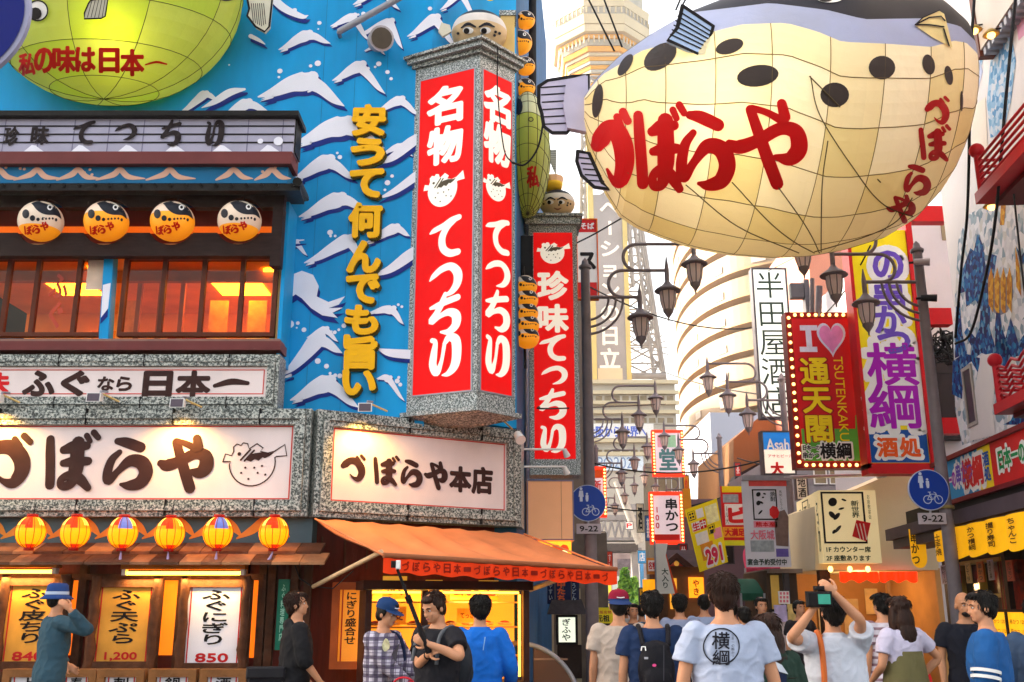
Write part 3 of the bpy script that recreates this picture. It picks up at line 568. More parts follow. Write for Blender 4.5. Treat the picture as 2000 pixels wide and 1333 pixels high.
for pl, bx in ((pL, (828, 338, 908, 404)), (pRt, (942, 345, 996, 394))): fugu_mark(m, pl, pl.box(*bx), .012, SIGNWHITE, M('emblem_ink', '#5c5240'))
mk('fish_emblem', m, t)
# --- second red sign
p2 = front(15.0)
t = thing('tower_sign', 'single red vertical sign with white writing beside the street lamp', 'sign', at(1080, 900, 15))
b = p2.box(1034, 440, 1130, 928); m = MB(); m.pbox(p2, b, -.45, 0, GRANITE2); m.pbox(p2, (b[0] - .06, b[3] + .002, b[2] + .06, b[3] + .12), -.5, .06, GRANITE2); m.pbox(p2, (b[0] - .1, b[3] + .123, b[2] + .1, b[3] + .17), -.52, .1, GRANITE); mk('stone_case', m, t)
b = p2.box(1043, 455, 1121, 897); m = MB(); m.pbox(p2, b, 0, .006, REDSIGN); mk('lit_panel', m, t)
m = MB(); m.word(p2, '珍', p2.box(1052, 532, 1108, 585), .012, SIGNWHITE, .045); m.word(p2, '味', p2.box(1052, 597, 1108, 648), .012, SIGNWHITE, .045)
brush(m, p2, 'てつちり', [p2.box(*q) for q in ((1052, 655, 1106, 706), (1056, 714, 1108, 752), (1052, 762, 1107, 818), (1054, 830, 1106, 884))], .012, SIGNWHITE); mk('lettering', m, t)
m = MB(); fugu_mark(m, p2, p2.box(1048, 474, 1114, 516), .012, SIGNWHITE, M('emblem_ink', '#5c5240')); mk('fish_emblem', m, t)
# --- yellow raised writing on the waves
yl = [('安', 212, 268), ('う', 278, 326), ('て', 337, 388), ('何', 403, 466), ('ん', 477, 534), ('で', 542, 594), ('も', 602, 654), ('旨', 660, 722), ('い', 728, 772)]
for i, (ch, y0, y1) in enumerate(yl):
    xc = 722 - i * 2.4; bx = pW.box(xc - 30, y0, xc + 30, y1); m = MB()
    m.word(pW, ch, (bx[0] + .012, bx[1] - .028, bx[2] + .022, bx[3] - .02), .022, YELDK, .055, .028)  # dark offset copy drawn as the letter's shadow
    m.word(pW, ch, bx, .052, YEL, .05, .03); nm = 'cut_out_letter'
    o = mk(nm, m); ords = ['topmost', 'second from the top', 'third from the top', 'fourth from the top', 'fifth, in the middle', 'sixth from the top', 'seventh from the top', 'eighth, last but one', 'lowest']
    tag(o, 'yellow raised character on the blue wave wall, %s of nine' % ords[i], 'letter', 'yellow characters down the wave wall')
# ================================================================ FLOODLIGHTS, PIPE, DUCT
def floodlight(x, y, pl, d, label):
    o = pl.P(*pl.hit(x, y), d); t = thing('floodlight', label, 'floodlight', o, 'small floodlights above the shop signs')
    m = MB(); k = .085
    m.hexa([o + Vector(v) * k for v in ((-1, -1, -.7), (1, -1, -.7), (.8, .6, -.3), (-.8, .6, -.3), (-1, -.9, .6), (1, -.9, .6), (.7, .8, .7), (-.7, .8, .7))], WHITE)
    if x != 203: lb_ = bpy.data.lights.new('flood_bulb', 'SPOT'); lb_.energy = 17; lb_.color = (1, .52, .10); lb_.spot_size = R(150); lb_.spot_blend = .8; lb_.shadow_soft_size = .05; lo_ = bpy.data.objects.new('flood_bulb', lb_); COL.objects.link(lo_); lo_.parent = t; lo_.location = (0, -.06, -.16); lo_.rotation_euler = (R(14), 0, 0)
    mk('housing', m, t); m = MB(); m.hexa([o + Vector(v) * k for v in ((-.85, -1.08, -.6), (.85, -1.08, -.6), (.85, -1.01, -.6), (-.85, -1.01, -.6), (-.85, -1.0, .5), (.85, -1.0, .5), (.85, -.92, .5), (-.85, -.92, .5))], M('lamp_lens', '#5a4e58', .2)); mk('lens', m, t)
    m = MB(); m.tube([o + Vector((0, .05, 0)), o + Vector((0, .12, .11)), o + Vector((.05, .2, .12))], .014, GREYM); m.tube([o + Vector((.06, .05, .06)), o + Vector((.26, .05, -.03))], .012, M('lamp_rod', '#c8a868')); mk('bracket', m, t)
for x, y, pl, d, w_ in ((12, 788, pS, .24, 'at the far left between the two signs'), (203, 786, pS, .24, 'above the second brown character of the main sign'), (362, 797, pS, .24, 'above the puffer side of the main sign'), (700, 804, pA, .24, 'on top of the slanting sign')):
    floodlight(x, y, pl, d, 'small white floodlight ' + w_)
m = MB(); m.tube([pW.P(*pW.hit(664, 72), .12), pW.P(*pW.hit(835, -8), .30)], .048, GREYM, 10); m.tube([pW.P(*pW.hit(664, 72), .12), pW.P(*pW.hit(664, 72), 0)], .03, GREYM)
tag(mk('pipe', m), 'grey slanting pipe crossing the top of the wave wall', 'pipe')
t = thing('searchlight', 'round grey barrel lamp facing down on the wave wall', 'lamp', pW.P(*pW.hit(745, 95), 0)); o = pW.P(*pW.hit(738, 88), .08); q = pW.P(*pW.hit(752, 104), .38); m = MB()
dr = (q - o).normalized(); a = [o, o + dr * .04, o + dr * .3, q]; m.tube(a, [.10, .15, .17, .175], M('barrel_grey', '#b4aeb4', .5), 18); m.tube([pW.P(*pW.hit(730, 80), 0), o], .05, GREYM); mk('barrel', m, t)
m = MB(); m.tube([q - dr * .02, q + dr * .012], .145, M('lamp_glass_dark', '#5a5248', .3), 18); mk('lens', m, t)
# ================================================================ PAPER LANTERNS UNDER THE SIGN
LAMP = M('lit_paper_yellow', '#ff9014', .5, .06, 5, emit=.42, ecol='#ff7a00'); LRED = M('lit_paper_red', '#e8380c', .5, .06, 5, emit=.22, ecol='#f02004'); LWHT = M('lit_paper_pale', '#ffe070', .5, .05, 5, emit=.36, ecol='#ffb020'); LBLU = M('lit_paper_blue', '#6a7ac8', .5, .05, 5, emit=.05)
LEDG = M('lit_paper_dim', '#f08a10', .5, .06, 5, emit=.16, ecol='#ff7a00'); LCAP = M('lantern_cap', '#b01c14', .5)
def shop_lantern(x, y, blue, label, tassel):
    c = at(x, y, 11.62); r = .165; t = thing('paper_lantern', label, 'lantern', c, 'lit paper lanterns under the main sign'); m = MB(); n = 24; prof = []
    for i in range(13): a = math.pi * (.1 + .8 * i / 12); prof.append((r * math.sin(a), -1.12 * r * math.cos(a) * 1.0))
    for k in range(n):
        for i in range(12):
            kk = (k // 2) % 12; top = i > 8; bot = i < 2; par = kk % 4
            mt = LAMP if 2 <= i <= 6 else LEDG  # stronger middle rows imitate a bulb behind the paper
            if i >= 7 + (par == 0) and par in (0, 1): mt = LRED
            if i > 7 and par == 3: mt = LWHT
            if blue and kk in (9, 10) and i > 6: mt = LBLU
            if bot and par in (1, 2): mt = LRED
            q = []
            for ii, dk in ((i, 0), (i, 1), (i + 1, 1), (i + 1, 0)):
                an = 2 * math.pi * (k + dk) / n; bul = 1 + (.025 if (k + dk) % 2 else -.012); q.append(c + Vector((prof[ii][0] * bul * math.cos(an), prof[ii][0] * bul * math.sin(an), prof[ii][1])))
            m.add(q, [(0, 1, 2, 3)], mt, True)
    mk('shade', m, t); m = MB(); z = 1.12 * r * math.cos(math.pi * .1)
    m.lathe(c + Vector((0, 0, z - .006)), [(0, 0), (.062, 0), (.06, .035), (0, .036)], LCAP, 14); m.lathe(c + Vector((0, 0, -z - .03)), [(0, 0), (.052, 0), (.058, .036), (0, .037)], LCAP, 14); mk('cap', m, t)
    m = MB()
    for k in range(12):
        an = 2 * math.pi * (k * 2 + .5) / n; m.tube([c + Vector((p_[0] * 1.02 * math.cos(an), p_[0] * 1.02 * math.sin(an), p_[1])) for p_ in prof], .0035, M('lantern_rib', '#8a3a08'), 4)
    mk('rib', m, t)
    m = MB(); m.tube([c + Vector((0, 0, z)), c + Vector((0, .05, z + .16))], .006, CABLE, 5); mk('hanger', m, t)
    if tassel: m = MB(); m.tube([c + Vector((0, 0, -z - .03)), c + Vector((tassel * .3, 0, -z - .1)), c + Vector((tassel, 0, -z - .17))], [.006, .016, .02], M('tassel_lilac', '#a898c0', .8), 6); mk('tassel', m, t)
for x, y, bl, wd, ts in ((60, 1040, 0, 'yellow lit paper lantern, leftmost of the six under the main sign', 0), (147, 1040, 0, 'yellow lit lantern with red top, second from the left below the main sign', 0), (240, 1041, 1, 'lit lantern with a blue petal and tassel, third from the left', .001), (332, 1042, 0, 'lit red topped lantern with tassel below the third brown character', .004), (426, 1041, 1, 'lit lantern with pale tassel, fifth of six from the left', -.003), (535, 1041, 0, 'lit lantern hanging alone next to the awning corner', -.07)): shop_lantern(x, y, bl, wd, ts)
# ================================================================ FUGU LANTERNS OF THE GALLERY
FY = M_paper('fugu_paper_yellow', '#f2a81c', .2, emit=.09, ecol='#ff9a08'); FW = M_paper('fugu_paper_white', '#ecdcc8', .2, emit=.02); FDK = M('fugu_back_dark', '#23242c', .45, .2, 5); FGR = M('fugu_band_grey', '#b4b6c4', .5)
FRED = M('fugu_red', '#d01408', .5, .1, 4)
def fugu_round(c, r, label, group, lettered=True):
    t = thing('fugu_lantern', label, 'lantern', c, group); m = MB(); n = 32; k = 20; zb = .0
    V = []; Fc = []
    for i in range(k + 1):
        a = math.pi * i / k
        for j in range(n): V.append(Vector(c) + Vector((r * 1.04 * math.sin(a) * math.cos(2 * math.pi * j / n), r * math.sin(a) * math.sin(2 * math.pi * j / n), -r * .98 * math.cos(a))))
    for i in range(k):
        for j in range(n): Fc.append((i * n + j, i * n + (j + 1) % n, (i + 1) * n + (j + 1) % n, (i + 1) * n + j))
    split = int(k * (.38 if 'pale' in label else .55))
    m.add(V, Fc[:split * n], FY, True); m.add(V, Fc[split * n:], FW, True); mk('paper_body', m, t)
    pr = PROJ(V, Fc); d0 = Vector(c) - CAM; px = 1000 + F * d0.x / (d0.y * CP + d0.z * SP); py = 666.5 - F * (d0.z * CP - d0.y * SP) / (d0.y * CP + d0.z * SP); R_ = r * F / (d0.y * CP + d0.z * SP)
    q = lambda a, b: (px + a * R_, -(py - b * R_)); m = MB(); e = r * .012
    def grid(f0, f1, mt, nn=14, d=e):       # patch between two curves over the skin
        v = [];
        for i in range(nn + 1):
            u = i / nn
            for j in range(7): s_ = j / 6; a = f0(u); b = f1(u); v.append(pr.P(*q(a[0] + (b[0] - a[0]) * s_, a[1] + (b[1] - a[1]) * s_), d))
        m.add(v, [(i * 7 + j, i * 7 + j + 1, (i + 1) * 7 + j + 1, (i + 1) * 7 + j) for i in range(nn) for j in range(6)], mt, True)
    an = lambda g_: (math.cos(R(g_)) * .985, math.sin(R(g_)) * .985)
    grid(lambda u: an(118 - 112 * u), lambda u: (-.36 + .50 * u + .62 * u * u * .9, .76 - .60 * math.sin(u * 1.9) ** 1 * .75), FDK)
    mk('dark_back', m, t); m = MB()
    m.disc(pr, q(.42, .66), R_ * .13, e * 2.4, WHITE, 14); m.disc(pr, q(.42, .66), R_ * .07, e * 3.4, BLACKINK, 10)
    mk('eye', m, t); m = MB()
    for a, b, rx, ry in ((-.72, .36, .17, .22), (-.40, .16, .13, .14), (-.14, .10, .085, .085), (.08, .12, .055, .06), (.24, .13, .05, .055), (.40, .14, .05, .055), (.56, .14, .05, .055), (.72, .08, .06, .08)): m.disc(pr, q(a, b), R_ * rx, e * 1.6, FDK, 12, ry=R_ * ry)
    mk('spots', m, t)
    if lettered:
        m = MB()
        for ch, a, b in (('ぼ', -.62, -.42), ('ら', -.24, -.36), ('や', .14, -.22)):
            for j, st in enumerate(BG[ch]): m.stroke(pr, st, (q(a - .19, 0)[0], q(0, b - .19)[1], q(a + .19, 0)[0], q(0, b + .19)[1]), e * 1.6 + .0006 * j, FRED, 4)
        mk('lettering', m, t)
    m = MB(); m.tube([Vector(c) + Vector((.02, 0, r * .96)), Vector(c) + Vector((.05, 0, r * 1.22))], .008, CABLE, 5); mk('hook', m, t)
    return t
for (x, y), lb in zip(LPX, ('pale belly puffer fish lantern, leftmost in the gallery above the windows', 'bright yellow puffer lantern, second from the left in the window gallery', 'yellow puffer lantern above the lit ceiling panel, third in the gallery', 'pale puffer lantern nearest the wave wall in the gallery')): fugu_round(at(x, y, 11.80), .262, lb, 'puffer lanterns in the window gallery')
# strings of small puffer lanterns on the street side
proto = None; P1 = [(1026, 40), (1014, 84), (1026, 130), (1026, 172), (1030, 200)]; P2 = [(1026, 560), (1028, 586), (1028, 612), (1030, 636), (1030, 660)]
ORD = ['topmost', 'second from the top', 'middle', 'second from the bottom', 'lowest']
for gi, (L, ga, lb) in enumerate(((P1, 'string of small puffer lanterns high beside the tower sign', 'upper string by the tower sign'), (P2, 'string of small puffer lanterns between the red signs', 'lower string between the red signs'))):
    for i, (x, y) in enumerate(L): fugu_round(at(x, y, 14.1), (.15 if i % 5 != 1 else .2) if gi == 0 else .17, 'small orange puffer lantern, %s in the %s' % (ORD[i], lb), ga, False)
m = MB(); m.tube([at(1010, -30, 14.3), at(1016, 240, 14.3)], .02, CABLE); m.tube([at(1040, -30, 14.4), at(1040, 200, 14.4)], .07, CABLE, 6); tag(mk('lantern_rail', m), 'dark upright rail carrying the upper string of puffer lanterns', 'rail')
m = MB(); m.tube([at(1022, 520, 14.35), at(1026, 720, 14.35)], .02, CABLE); m.box(tuple(at(1012, 560, 14.4)), tuple(at(1040, 470, 14.6)), CABLE); tag(mk('lantern_rail', m), 'dark rail carrying the lower lantern string between the red signs', 'rail')
# ================================================================ BIG GREEN LANTERNS ON THE WALL
GP = M_paper('green_lantern_paper', '#c4cc58', .45, var=.10, emit=.02); GPT = M_paper('green_lantern_top', '#dadcb4', .35, var=.08, emit=.01); RIB = M('lantern_seam', '#4a4a2a', .7); FINM = M('fin_pale', '#d2ccb8', .6, .1, 5)  # yellower lower paper, paler top: the glow inside is put into the colour
def skin(c, r, rows=24, cols=48, pw=1.0, tilt=0, yaw=0):
    V = []; Fc = []
    for i in range(rows + 1):
        a = math.pi * i / rows
        for j in range(cols):
            b_ = 2 * math.pi * j / cols; x = math.sin(a) ** pw * math.cos(b_); y = math.sin(a) ** pw * math.sin(b_); z = -math.cos(a)
            p = Vector((r[0] * x, r[1] * y, r[2] * z)); p.rotate(Matrix.Rotation(yaw, 3, 'Z')); V.append(Vector(c) + p)
    for i in range(rows):
        for j in range(cols): Fc.append((i * cols + j, i * cols + (j + 1) % cols, (i + 1) * cols + (j + 1) % cols, (i + 1) * cols + j))
    return V, Fc
def seams(mb, V, rows, cols, hr, vr, r, mt, c):
    for i in hr: mb.tube([V[i * cols + j % cols] + (V[i * cols + j % cols] - Vector(c)).normalized() * .003 for j in range(cols + 1)], r, mt, 4, False)
    for j in vr: mb.tube([V[i * cols + j] + (V[i * cols + j] - Vector(c)).normalized() * .003 for i in range(rows + 1)], r, mt, 4, False)
GP2 = M_paper('green_lantern_panel', '#b8c83c', .5, var=.10, emit=.04); GPT2 = M_paper('green_lantern_faded', '#d0d698', .4, var=.08)
gc = at(226, -8, 12.2); gr_ = (265 / F * 12.2 * 1.06, 1.0, 236 / F * 12.2 * 1.08)
t = thing('fugu_lantern', 'huge yellow green puffer lantern on the wave wall over the roof', 'lantern', gc)
V, Fc = skin(gc, gr_, 24, 48, .92); m = MB(); 
for fi, fc_ in enumerate(Fc): i_, j_ = divmod(fi, 48); m.add([V[q] for q in fc_], [(0, 1, 2, 3)], (GP2 if (i_ // 3 * 7 + j_ // 5 * 3) % 5 == 0 else GP) if i_ < 12 else (GPT if (i_ // 3 + j_ // 5) % 3 else GPT2), True)
mk('paper_body', m, t)
m = MB(); seams(m, V, 24, 48, range(3, 24, 3), range(0, 48, 5), .005, RIB, gc); mk('seam', m, t)
pr = PROJ(V, Fc); m = MB()
for ch, bx in (('私', (40, 105, 70, 145)), ('の', (70, 95, 104, 140)), ('味', (106, 92, 148, 140)), ('は', (150, 94, 186, 138)), ('日', (196, 96, 232, 140)), ('本', (237, 98, 280, 146))): m.word(pr, ch, pr.box(*bx), .02, FRED, .045)
m.stroke(pr, [(0, .4, .1), (.5, .75, .16), (1, .5, .1)], pr.box(284, 117, 325, 132), .02, FRED, hw=14); mk('lettering', m, t)
m = MB(); m.disc(pr, (76, -22), 20, .02, WHITE, 16); m.ring(pr, (76, -22), 18, 21, .024, BLACKINK); m.disc(pr, (72, -28), 12, .028, BLACKINK, 12); mk('eye', m, t)
m = MB(); q_ = [(180, 4), (214, -4), (208, 34), (200, 38), (168, 39), (168, 28), (176, 10)]; m.poly(pr, [(x, -y) for x, y in q_], None, .05, FINM); m.line(pr, [(x, -y) for x, y in q_ + q_[:1]], 3, .055, BLACKINK)
for k in range(5): m.line(pr, [(174 + k * 7, -36), (184 + k * 6, 0)], 1.2, .055, BLACKINK)
mk('side_fin', m, t)
m = MB(); fp = front(12.2); q_ = pts(fp, [(482, -10), (535, -20), (527, 55), (518, 65), (500, 55), (484, 34), (488, 20)]); m.poly(fp, q_, -.03, .03, FINM); m.line(fp, q_ + q_[:1], .03, .034, BLACKINK)
for k in range(7): m.line(fp, [fp.hit(492 + k * 4, 10), fp.hit(496 + k * 4, 54 - abs(k - 4) * 2)], .01, .034, BLACKINK)
mk('tail_fin', m, t); m = MB(); m.disc(pr, (440, 6), 18, .02, FDK, 14, ry=9); mk('spots', m, t)
lb_ = bpy.data.lights.new('bulb', 'POINT'); lb_.energy = 4.5; lb_.color = (1, .85, .25); lb_.shadow_soft_size = .08; lo_ = bpy.data.objects.new('bulb', lb_); COL.objects.link(lo_); lo_.parent = t; lo_.location = at(232, 68, 11.75) - gc
# its twin on the street side, seen from its edge
sc_ = at(1030, 305, 14.5); t = thing('fugu_lantern', 'green puffer lantern seen edge on between the two red signs', 'lantern', sc_)
V, Fc = skin(sc_, (.36, 1.0, .98), 24, 48); m = MB(); m.add(V, Fc[:14 * 48], GP, True); m.add(V, Fc[14 * 48:], GPT, True); mk('paper_body', m, t)
m = MB(); seams(m, V, 24, 48, range(2, 24, 2), range(0, 48, 3), .005, RIB, sc_); mk('seam', m, t)
pr = PROJ(V, Fc); m = MB(); m.word(pr, '私', pr.box(1030, 325, 1050, 365), .02, FRED, .04); mk('lettering', m, t)
m = MB(); m.disc(pr, (1014, -210), 8, .02, FDK, 12, ry=16); m.ring(pr, (1036, -235), 3, 5, .02, RIB, 10); mk('spots', m, t)
# ================================================================ PUFFERS ON TOP OF THE SIGNS
def puffer_bust(c, r, label, pedestal, yaw=0):
    t = thing('puffer_statue', label, 'statue', c); zt = Vector((0, 0, r * .9))
    V, Fc = skin(Vector(c) + zt, (r * 1.15, r, r * .92), 20, 36); m = MB(); BE = M('statue_belly', '#d2b48a', .5, .1, 4); GRY = M('statue_band', '#d8cfc8', .5, .08, 5)
    m.add(V, Fc[:10 * 36], BE, True); m.add(V, Fc[10 * 36:13 * 36], GRY, True); m.add(V, Fc[13 * 36:], FDK, True); mk('body', m, t)
    pr = PROJ(V, Fc); d0 = Vector(c) + zt - CAM; D = d0.y * CP + d0.z * SP; px = 1000 + F * d0.x / D; py = 666.5 - F * (d0.z * CP - d0.y * SP) / D; k = r * F / D
    q = lambda a, b: (px + a * k, -(py - b * k)); m = MB()
    for a in (-.45, .25): m.disc(pr, q(a, .12), k * .22, .012, WHITE, 14, ry=k * .14); m.disc(pr, q(a - .06, .10), k * .12, .016, BLACKINK, 12)
    m.stroke(pr, [(*q(-.72, .22), k * .03), (*q(-.45, .38), k * .06), (*q(-.15, .26), k * .03)], (0, 0, 1, 1), .016, FDK, 4); m.stroke(pr, [(*q(0, .26), k * .03), (*q(.3, .38), k * .06), (*q(.6, .26), k * .03)], (0, 0, 1, 1), .016, FDK, 4)
    mk('eye', m, t); m = MB()
    for a, b in ((.66, .06), (.82, .0), (.62, -.08), (-.86, 0), (.1, -.06)): m.disc(pr, q(a, b), k * .06, .012, FDK, 10)
    m.stroke(pr, [(*q(-.2, -.25), k * .03), (*q(.02, -.33), k * .05), (*q(.22, -.25), k * .03)], (0, 0, 1, 1), .014, M('statue_mouth', '#8a5a4a'), 4); mk('spots', m, t)
    return t
PED = M('statue_gold', '#f0c020', .4, .1, 3)
t = puffer_bust(Vector((C_.x - .02, C_.y + .28, tz1 + .19)), .34, 'round dark backed puffer figure on the two sided tower sign', 0)
o = Vector(t['_o']); m = MB(); m.box(o + Vector((.30, .05, 0)), o + Vector((.50, .32, .62)), M('statue_block', '#e0bc74', .5, .1, 3)); m.box(o + Vector((.28, .03, .62)), o + Vector((.52, .34, .70)), GRANITE2); mk('pedestal', m, t)
m = MB(); fp = PL((o.x, o.y - .2), (1, 0)); m.poly(fp, [(-.40, o.z + .3), (-.52, o.z + .34), (-.56, o.z + .2), (-.50, o.z + .12), (-.38, o.z + .2)], -.02, .02, FINM); m.ring(fp, (.16, o.z + .66), .05, .075, .16, PED, 16); mk('side_fin', m, t)
cc = at(1089, 424, 15.1); t = puffer_bust(cc, .25, 'puffer figure wearing a yellow crown on the single red sign', 0)
m = MB(); o = Vector(cc) + Vector((-.06, 0, .46)); m.lathe(o, [(.0, 0), (.13, 0), (.14, .06), (.15, .07), (.155, .12), (0, .12)], PED, 14); m.lathe(o + Vector((0, 0, .12)), [(.15, 0), (.165, .06), (.17, .10), (0, .1)], M('crown_peach', '#eebf9a', .5), 10, False); mk('crown', m, t)
m = MB(); fp = front(15.1); m.poly(fp, pts(fp, [(1066, 294), (1087, 294), (1086, 343), (1080, 330)]), -.02, .02, M('fin_grey', '#a4a8a8', .5, .1, 3))
for k in range(9): m.line(fp, pts(fp, [(1067 + k * 1.3, 297 + k * 4.2), (1086, 297 + k * 4.2)]), .006, .022, STEEL)
mk('tail_fin', m, t)
# ================================================================ AWNING
AX = pA.N * 2.0
A0, A1 = pA.P(.03, zs0 - .03, .12), pA.P(LA + .02, zs0 - .10, .12)
fz0, fz1 = at(742, 1086, 10.3).z, at(1178, 1113, 11.8).z
B0, B1 = A0 + AX, A1 + AX; B0.z = fz0; B1.z = fz1
t = thing('awning', 'wide orange cloth awning sloping out from the slanting sign', 'awning', (A0 + B0) / 2)
AW = M('awning_cloth', '#d88252', .85, .22, 1.6, bump=.12, bscale=9); VAL = M('awning_valance', '#d83a10', .85, .15, 4, emit=.05, ecol='#ff3a08')
m = MB(); n = 24; v = []; nu = 6
for i in range(n + 1):
    for j in range(nu + 1):
        p = (A0.lerp(A1, i / n)).lerp(B0.lerp(B1, i / n), j / nu); p.z -= .075 * math.sin(math.pi * j / nu) * (1 - .5 * math.cos(i * 2 * math.pi / 4)) + .012 * math.sin(i * 1.9 + j) ; v.append(p)
m.add(v, [(i * (nu + 1) + j, (i + 1) * (nu + 1) + j, (i + 1) * (nu + 1) + j + 1, i * (nu + 1) + j + 1) for i in range(n) for j in range(nu)], AW, True)
v2 = [p - Vector((0, 0, .012)) for p in v]; m.add(v2, [(i * (nu + 1) + j, i * (nu + 1) + j + 1, (i + 1) * (nu + 1) + j + 1, (i + 1) * (nu + 1) + j) for i in range(n) for j in range(nu)], AW, True); mk('canopy', m, t)
m = MB(); v = []; n = 60
for i in range(n + 1):
    p = B0.lerp(B1, i / n); k = .012 * math.sin(i * 1.3); p = p + pA.N * k; v += [p, p - Vector((0, 0, .17 + .012 * math.sin(i * .9)))]
m.add(v, [(2 * i, 2 * i + 1, 2 * i + 3, 2 * i + 2) for i in range(n)], VAL, True); mk('valance', m, t)
pV = between((B0.x, B0.y), (B1.x, B1.y)); m = MB(); LV = (B1 - B0).length; random.seed(2)
for k in range(22): s = .2 + k * (LV - .3) / 22; zz = B0.z + (B1.z - B0.z) * s / LV; m.word(pV, 'づぼらや日本一'[k % 7], (s, zz - .14, s + .075, zz - .05), .02, M('valance_ink', '#8a1a08', .8), .03)
mk('lettering', m, t)
m = MB(); m.tube([B0, B1], .028, M('awning_bar', '#9a5a38', .5)); m.tube([A0, B0], .012, AW); m.tube([A1, B1], .012, AW); m.tube([at(745, 1078, 10.5), at(612, 1146, 12.0)], .026, M('arm_pole', '#d8b890', .5)); m.tube([at(1090, 1132, 11.9), at(1036, 1152, 12.7)], .03, M('arm_pole', '#d8b890', .5)); mk('frame', m, t)
m = MB(); c = [at(608, 1145, 11.9) + Vector((0, 0, 0)), at(585, 1130, 11.9), at(576, 1105, 11.9)]; m.tube(c, .008, CABLE, 5); m.tube([at(612, 1146, 12), at(650, 1150, 11.7), at(690, 1115, 11)], .007, CABLE, 5); tag(mk('cord', m), 'thin cord looping under the awning arm', 'cord')
# ================================================================ TUBE LAMPS
def tube_lamp(x0, x1, y, lb):
    p = front(11.95); b = p.box(x0, y - 4, x1, y + 4); t = thing('tube_lamp', lb, 'lamp', p.P((b[0] + b[2]) / 2, b[3])); m = MB()
    m.tube([p.P(b[0], (b[1] + b[3]) / 2), p.P(b[2], (b[1] + b[3]) / 2)], .022, GLOW, 10); mk('tube', m, t)
    lb_ = bpy.data.lights.new('tube_light', 'AREA'); lb_.shape = 'RECTANGLE'; lb_.size = b[2] - b[0]; lb_.size_y = .05; lb_.energy = 3.5; lb_.color = (1, .62, .2); lo_ = bpy.data.objects.new('tube_light', lb_); COL.objects.link(lo_); lo_.parent = t; lo_.location = (0, -.06, -.1); lo_.rotation_euler = (R(25), 0, 0)
    m = MB(); m.pbox(p, (b[0] - .06, b[3] + .02, b[2] + .06, b[3] + .07), -.1, .05, M('lamp_hood', '#c87a2a', .5)); m.pbox(p, (b[0] - .05, b[1], b[0] - .005, b[3] + .019), -.05, .04, WHITE); m.pbox(p, (b[2] + .005, b[1], b[2] + .05, b[3] + .019), -.05, .04, WHITE); mk('fixture', m, t)
tube_lamp(-60, 103, 1117, 'lit tube lamp at the far left over the first menu board'); tube_lamp(248, 470, 1120, 'lit tube lamp over the two menu boards with prices 1,200 and 850')
# ================================================================ MENU BOARDS
PAPER_Y = M('menu_paper_ochre', '#d8963a', .7, .28, 2.2, bump=.1); PAPER_W = M('menu_paper_white', '#e6e2ea', .7, .05, 3, bump=.08); PRICE = M('price_red', '#c01c20', .6)
def menu(x0, y0, x1, y1, txt, price, paper, pframe, lb, Y=12.0, tx=None, grp='large menu boards on the shopfront', off=.022):
    p = front(Y); b = p.box(x0, y0, x1, y1); t = thing('menu_board', lb, 'menu board', p.P((b[0] + b[2]) / 2, b[1]), grp)
    o = (b[0] - .1, b[1] - .03, b[2] + .1, b[3] + .06); m = MB(); m.frame(p, o, .085, -.08, .05, pframe)
    if pframe is OLDWOOD:
        for s in (o[0] + .05, o[2] - .05):
            random.seed(int(x0)); pp = [p.P(s + random.uniform(-.015, .015), o[1] - .04 + (o[3] - o[1] + .08) * i / 8, .03) for i in range(9)]; m.tube(pp, [random.uniform(.05, .066) for _ in pp], OLDWOOD, 9)
    mk('frame', m, t)
    m = MB(); m.pbox(p, inset(o, .08), -.06, .0, paper); redline(m, p, b, .012, .014, .001, PRICE); mk('paper', m, t); m = MB()
    W, H = b[2] - b[0], b[3] - b[1]
    m.vword(p, txt, (b[0] + W * .22, b[1] + H * .27, b[0] + W * .78, b[3] - H * .05), .004, BLACKINK, off); mk('lettering', m, t)
    if price: m = MB(); m.word(p, price, (b[0] + W * .2, b[1] + H * .07, b[2] - W * .2, b[1] + H * .17), .004, PRICE, .03); mk('price', m, t)
menu(12, 1140, 112, 1302, 'ふぐ皮ちり', '840', PAPER_Y, OLDWOOD, 'ochre menu board priced 840 behind the man in the blue hat')
menu(190, 1143, 293, 1302, 'ふぐ天ぷら', '1,200', PAPER_Y, OLDWOOD, 'ochre menu board priced 1,200 between rough wooden posts')
menu(366, 1143, 470, 1305, 'ふぐにぎり', '850', PAPER_W, OLDWOOD, 'white menu board priced 850 in a rough wooden frame')
for x0, x1, ch, wd in ((20, 82, '上', 'first from the left, before the hatted man'), (122, 168, '寿', 'second from the left, beside the hatted man'), (205, 262, '刺', 'third from the left, below the middle board'), (306, 364, '鍋', 'fourth from the left, between the large boards'), (406, 462, '酒', 'fifth from the left, below the white board')):
    menu(x0, 1318, x1, 1420, ch + 'ふぐ', None, PAPER_W, WOOD, 'small white menu card in the bottom row, ' + wd, 11.75, grp='small menu cards along the bottom of the shopfront')
menu(664, 1148, 705, 1302, 'にぎり盛合せ', None, M('menu_paper_orange', '#e89838', .7, .1, 3, emit=.08, ecol='#ff8a1c'), M('orange_wood', '#b0501e', .6, .2, 5), 'orange lit menu board reading downwards beside the display case', 12.15)
m = MB(); p = front(12.1); b = p.box(541, 1132, 563, 1270); m.pbox(p, b, -.02, .02, M('green_plaque', '#1a6a52', .5)); m.vword(p, 'ふぐ料理専門店', (b[0] + .04, b[1] + .1, b[2] - .04, b[3] - .05), .024, M('plaque_ink', '#a8d8c0'), .01); tag(mk('name_plaque', m), 'narrow green plaque with pale writing behind the man in black', 'sign')
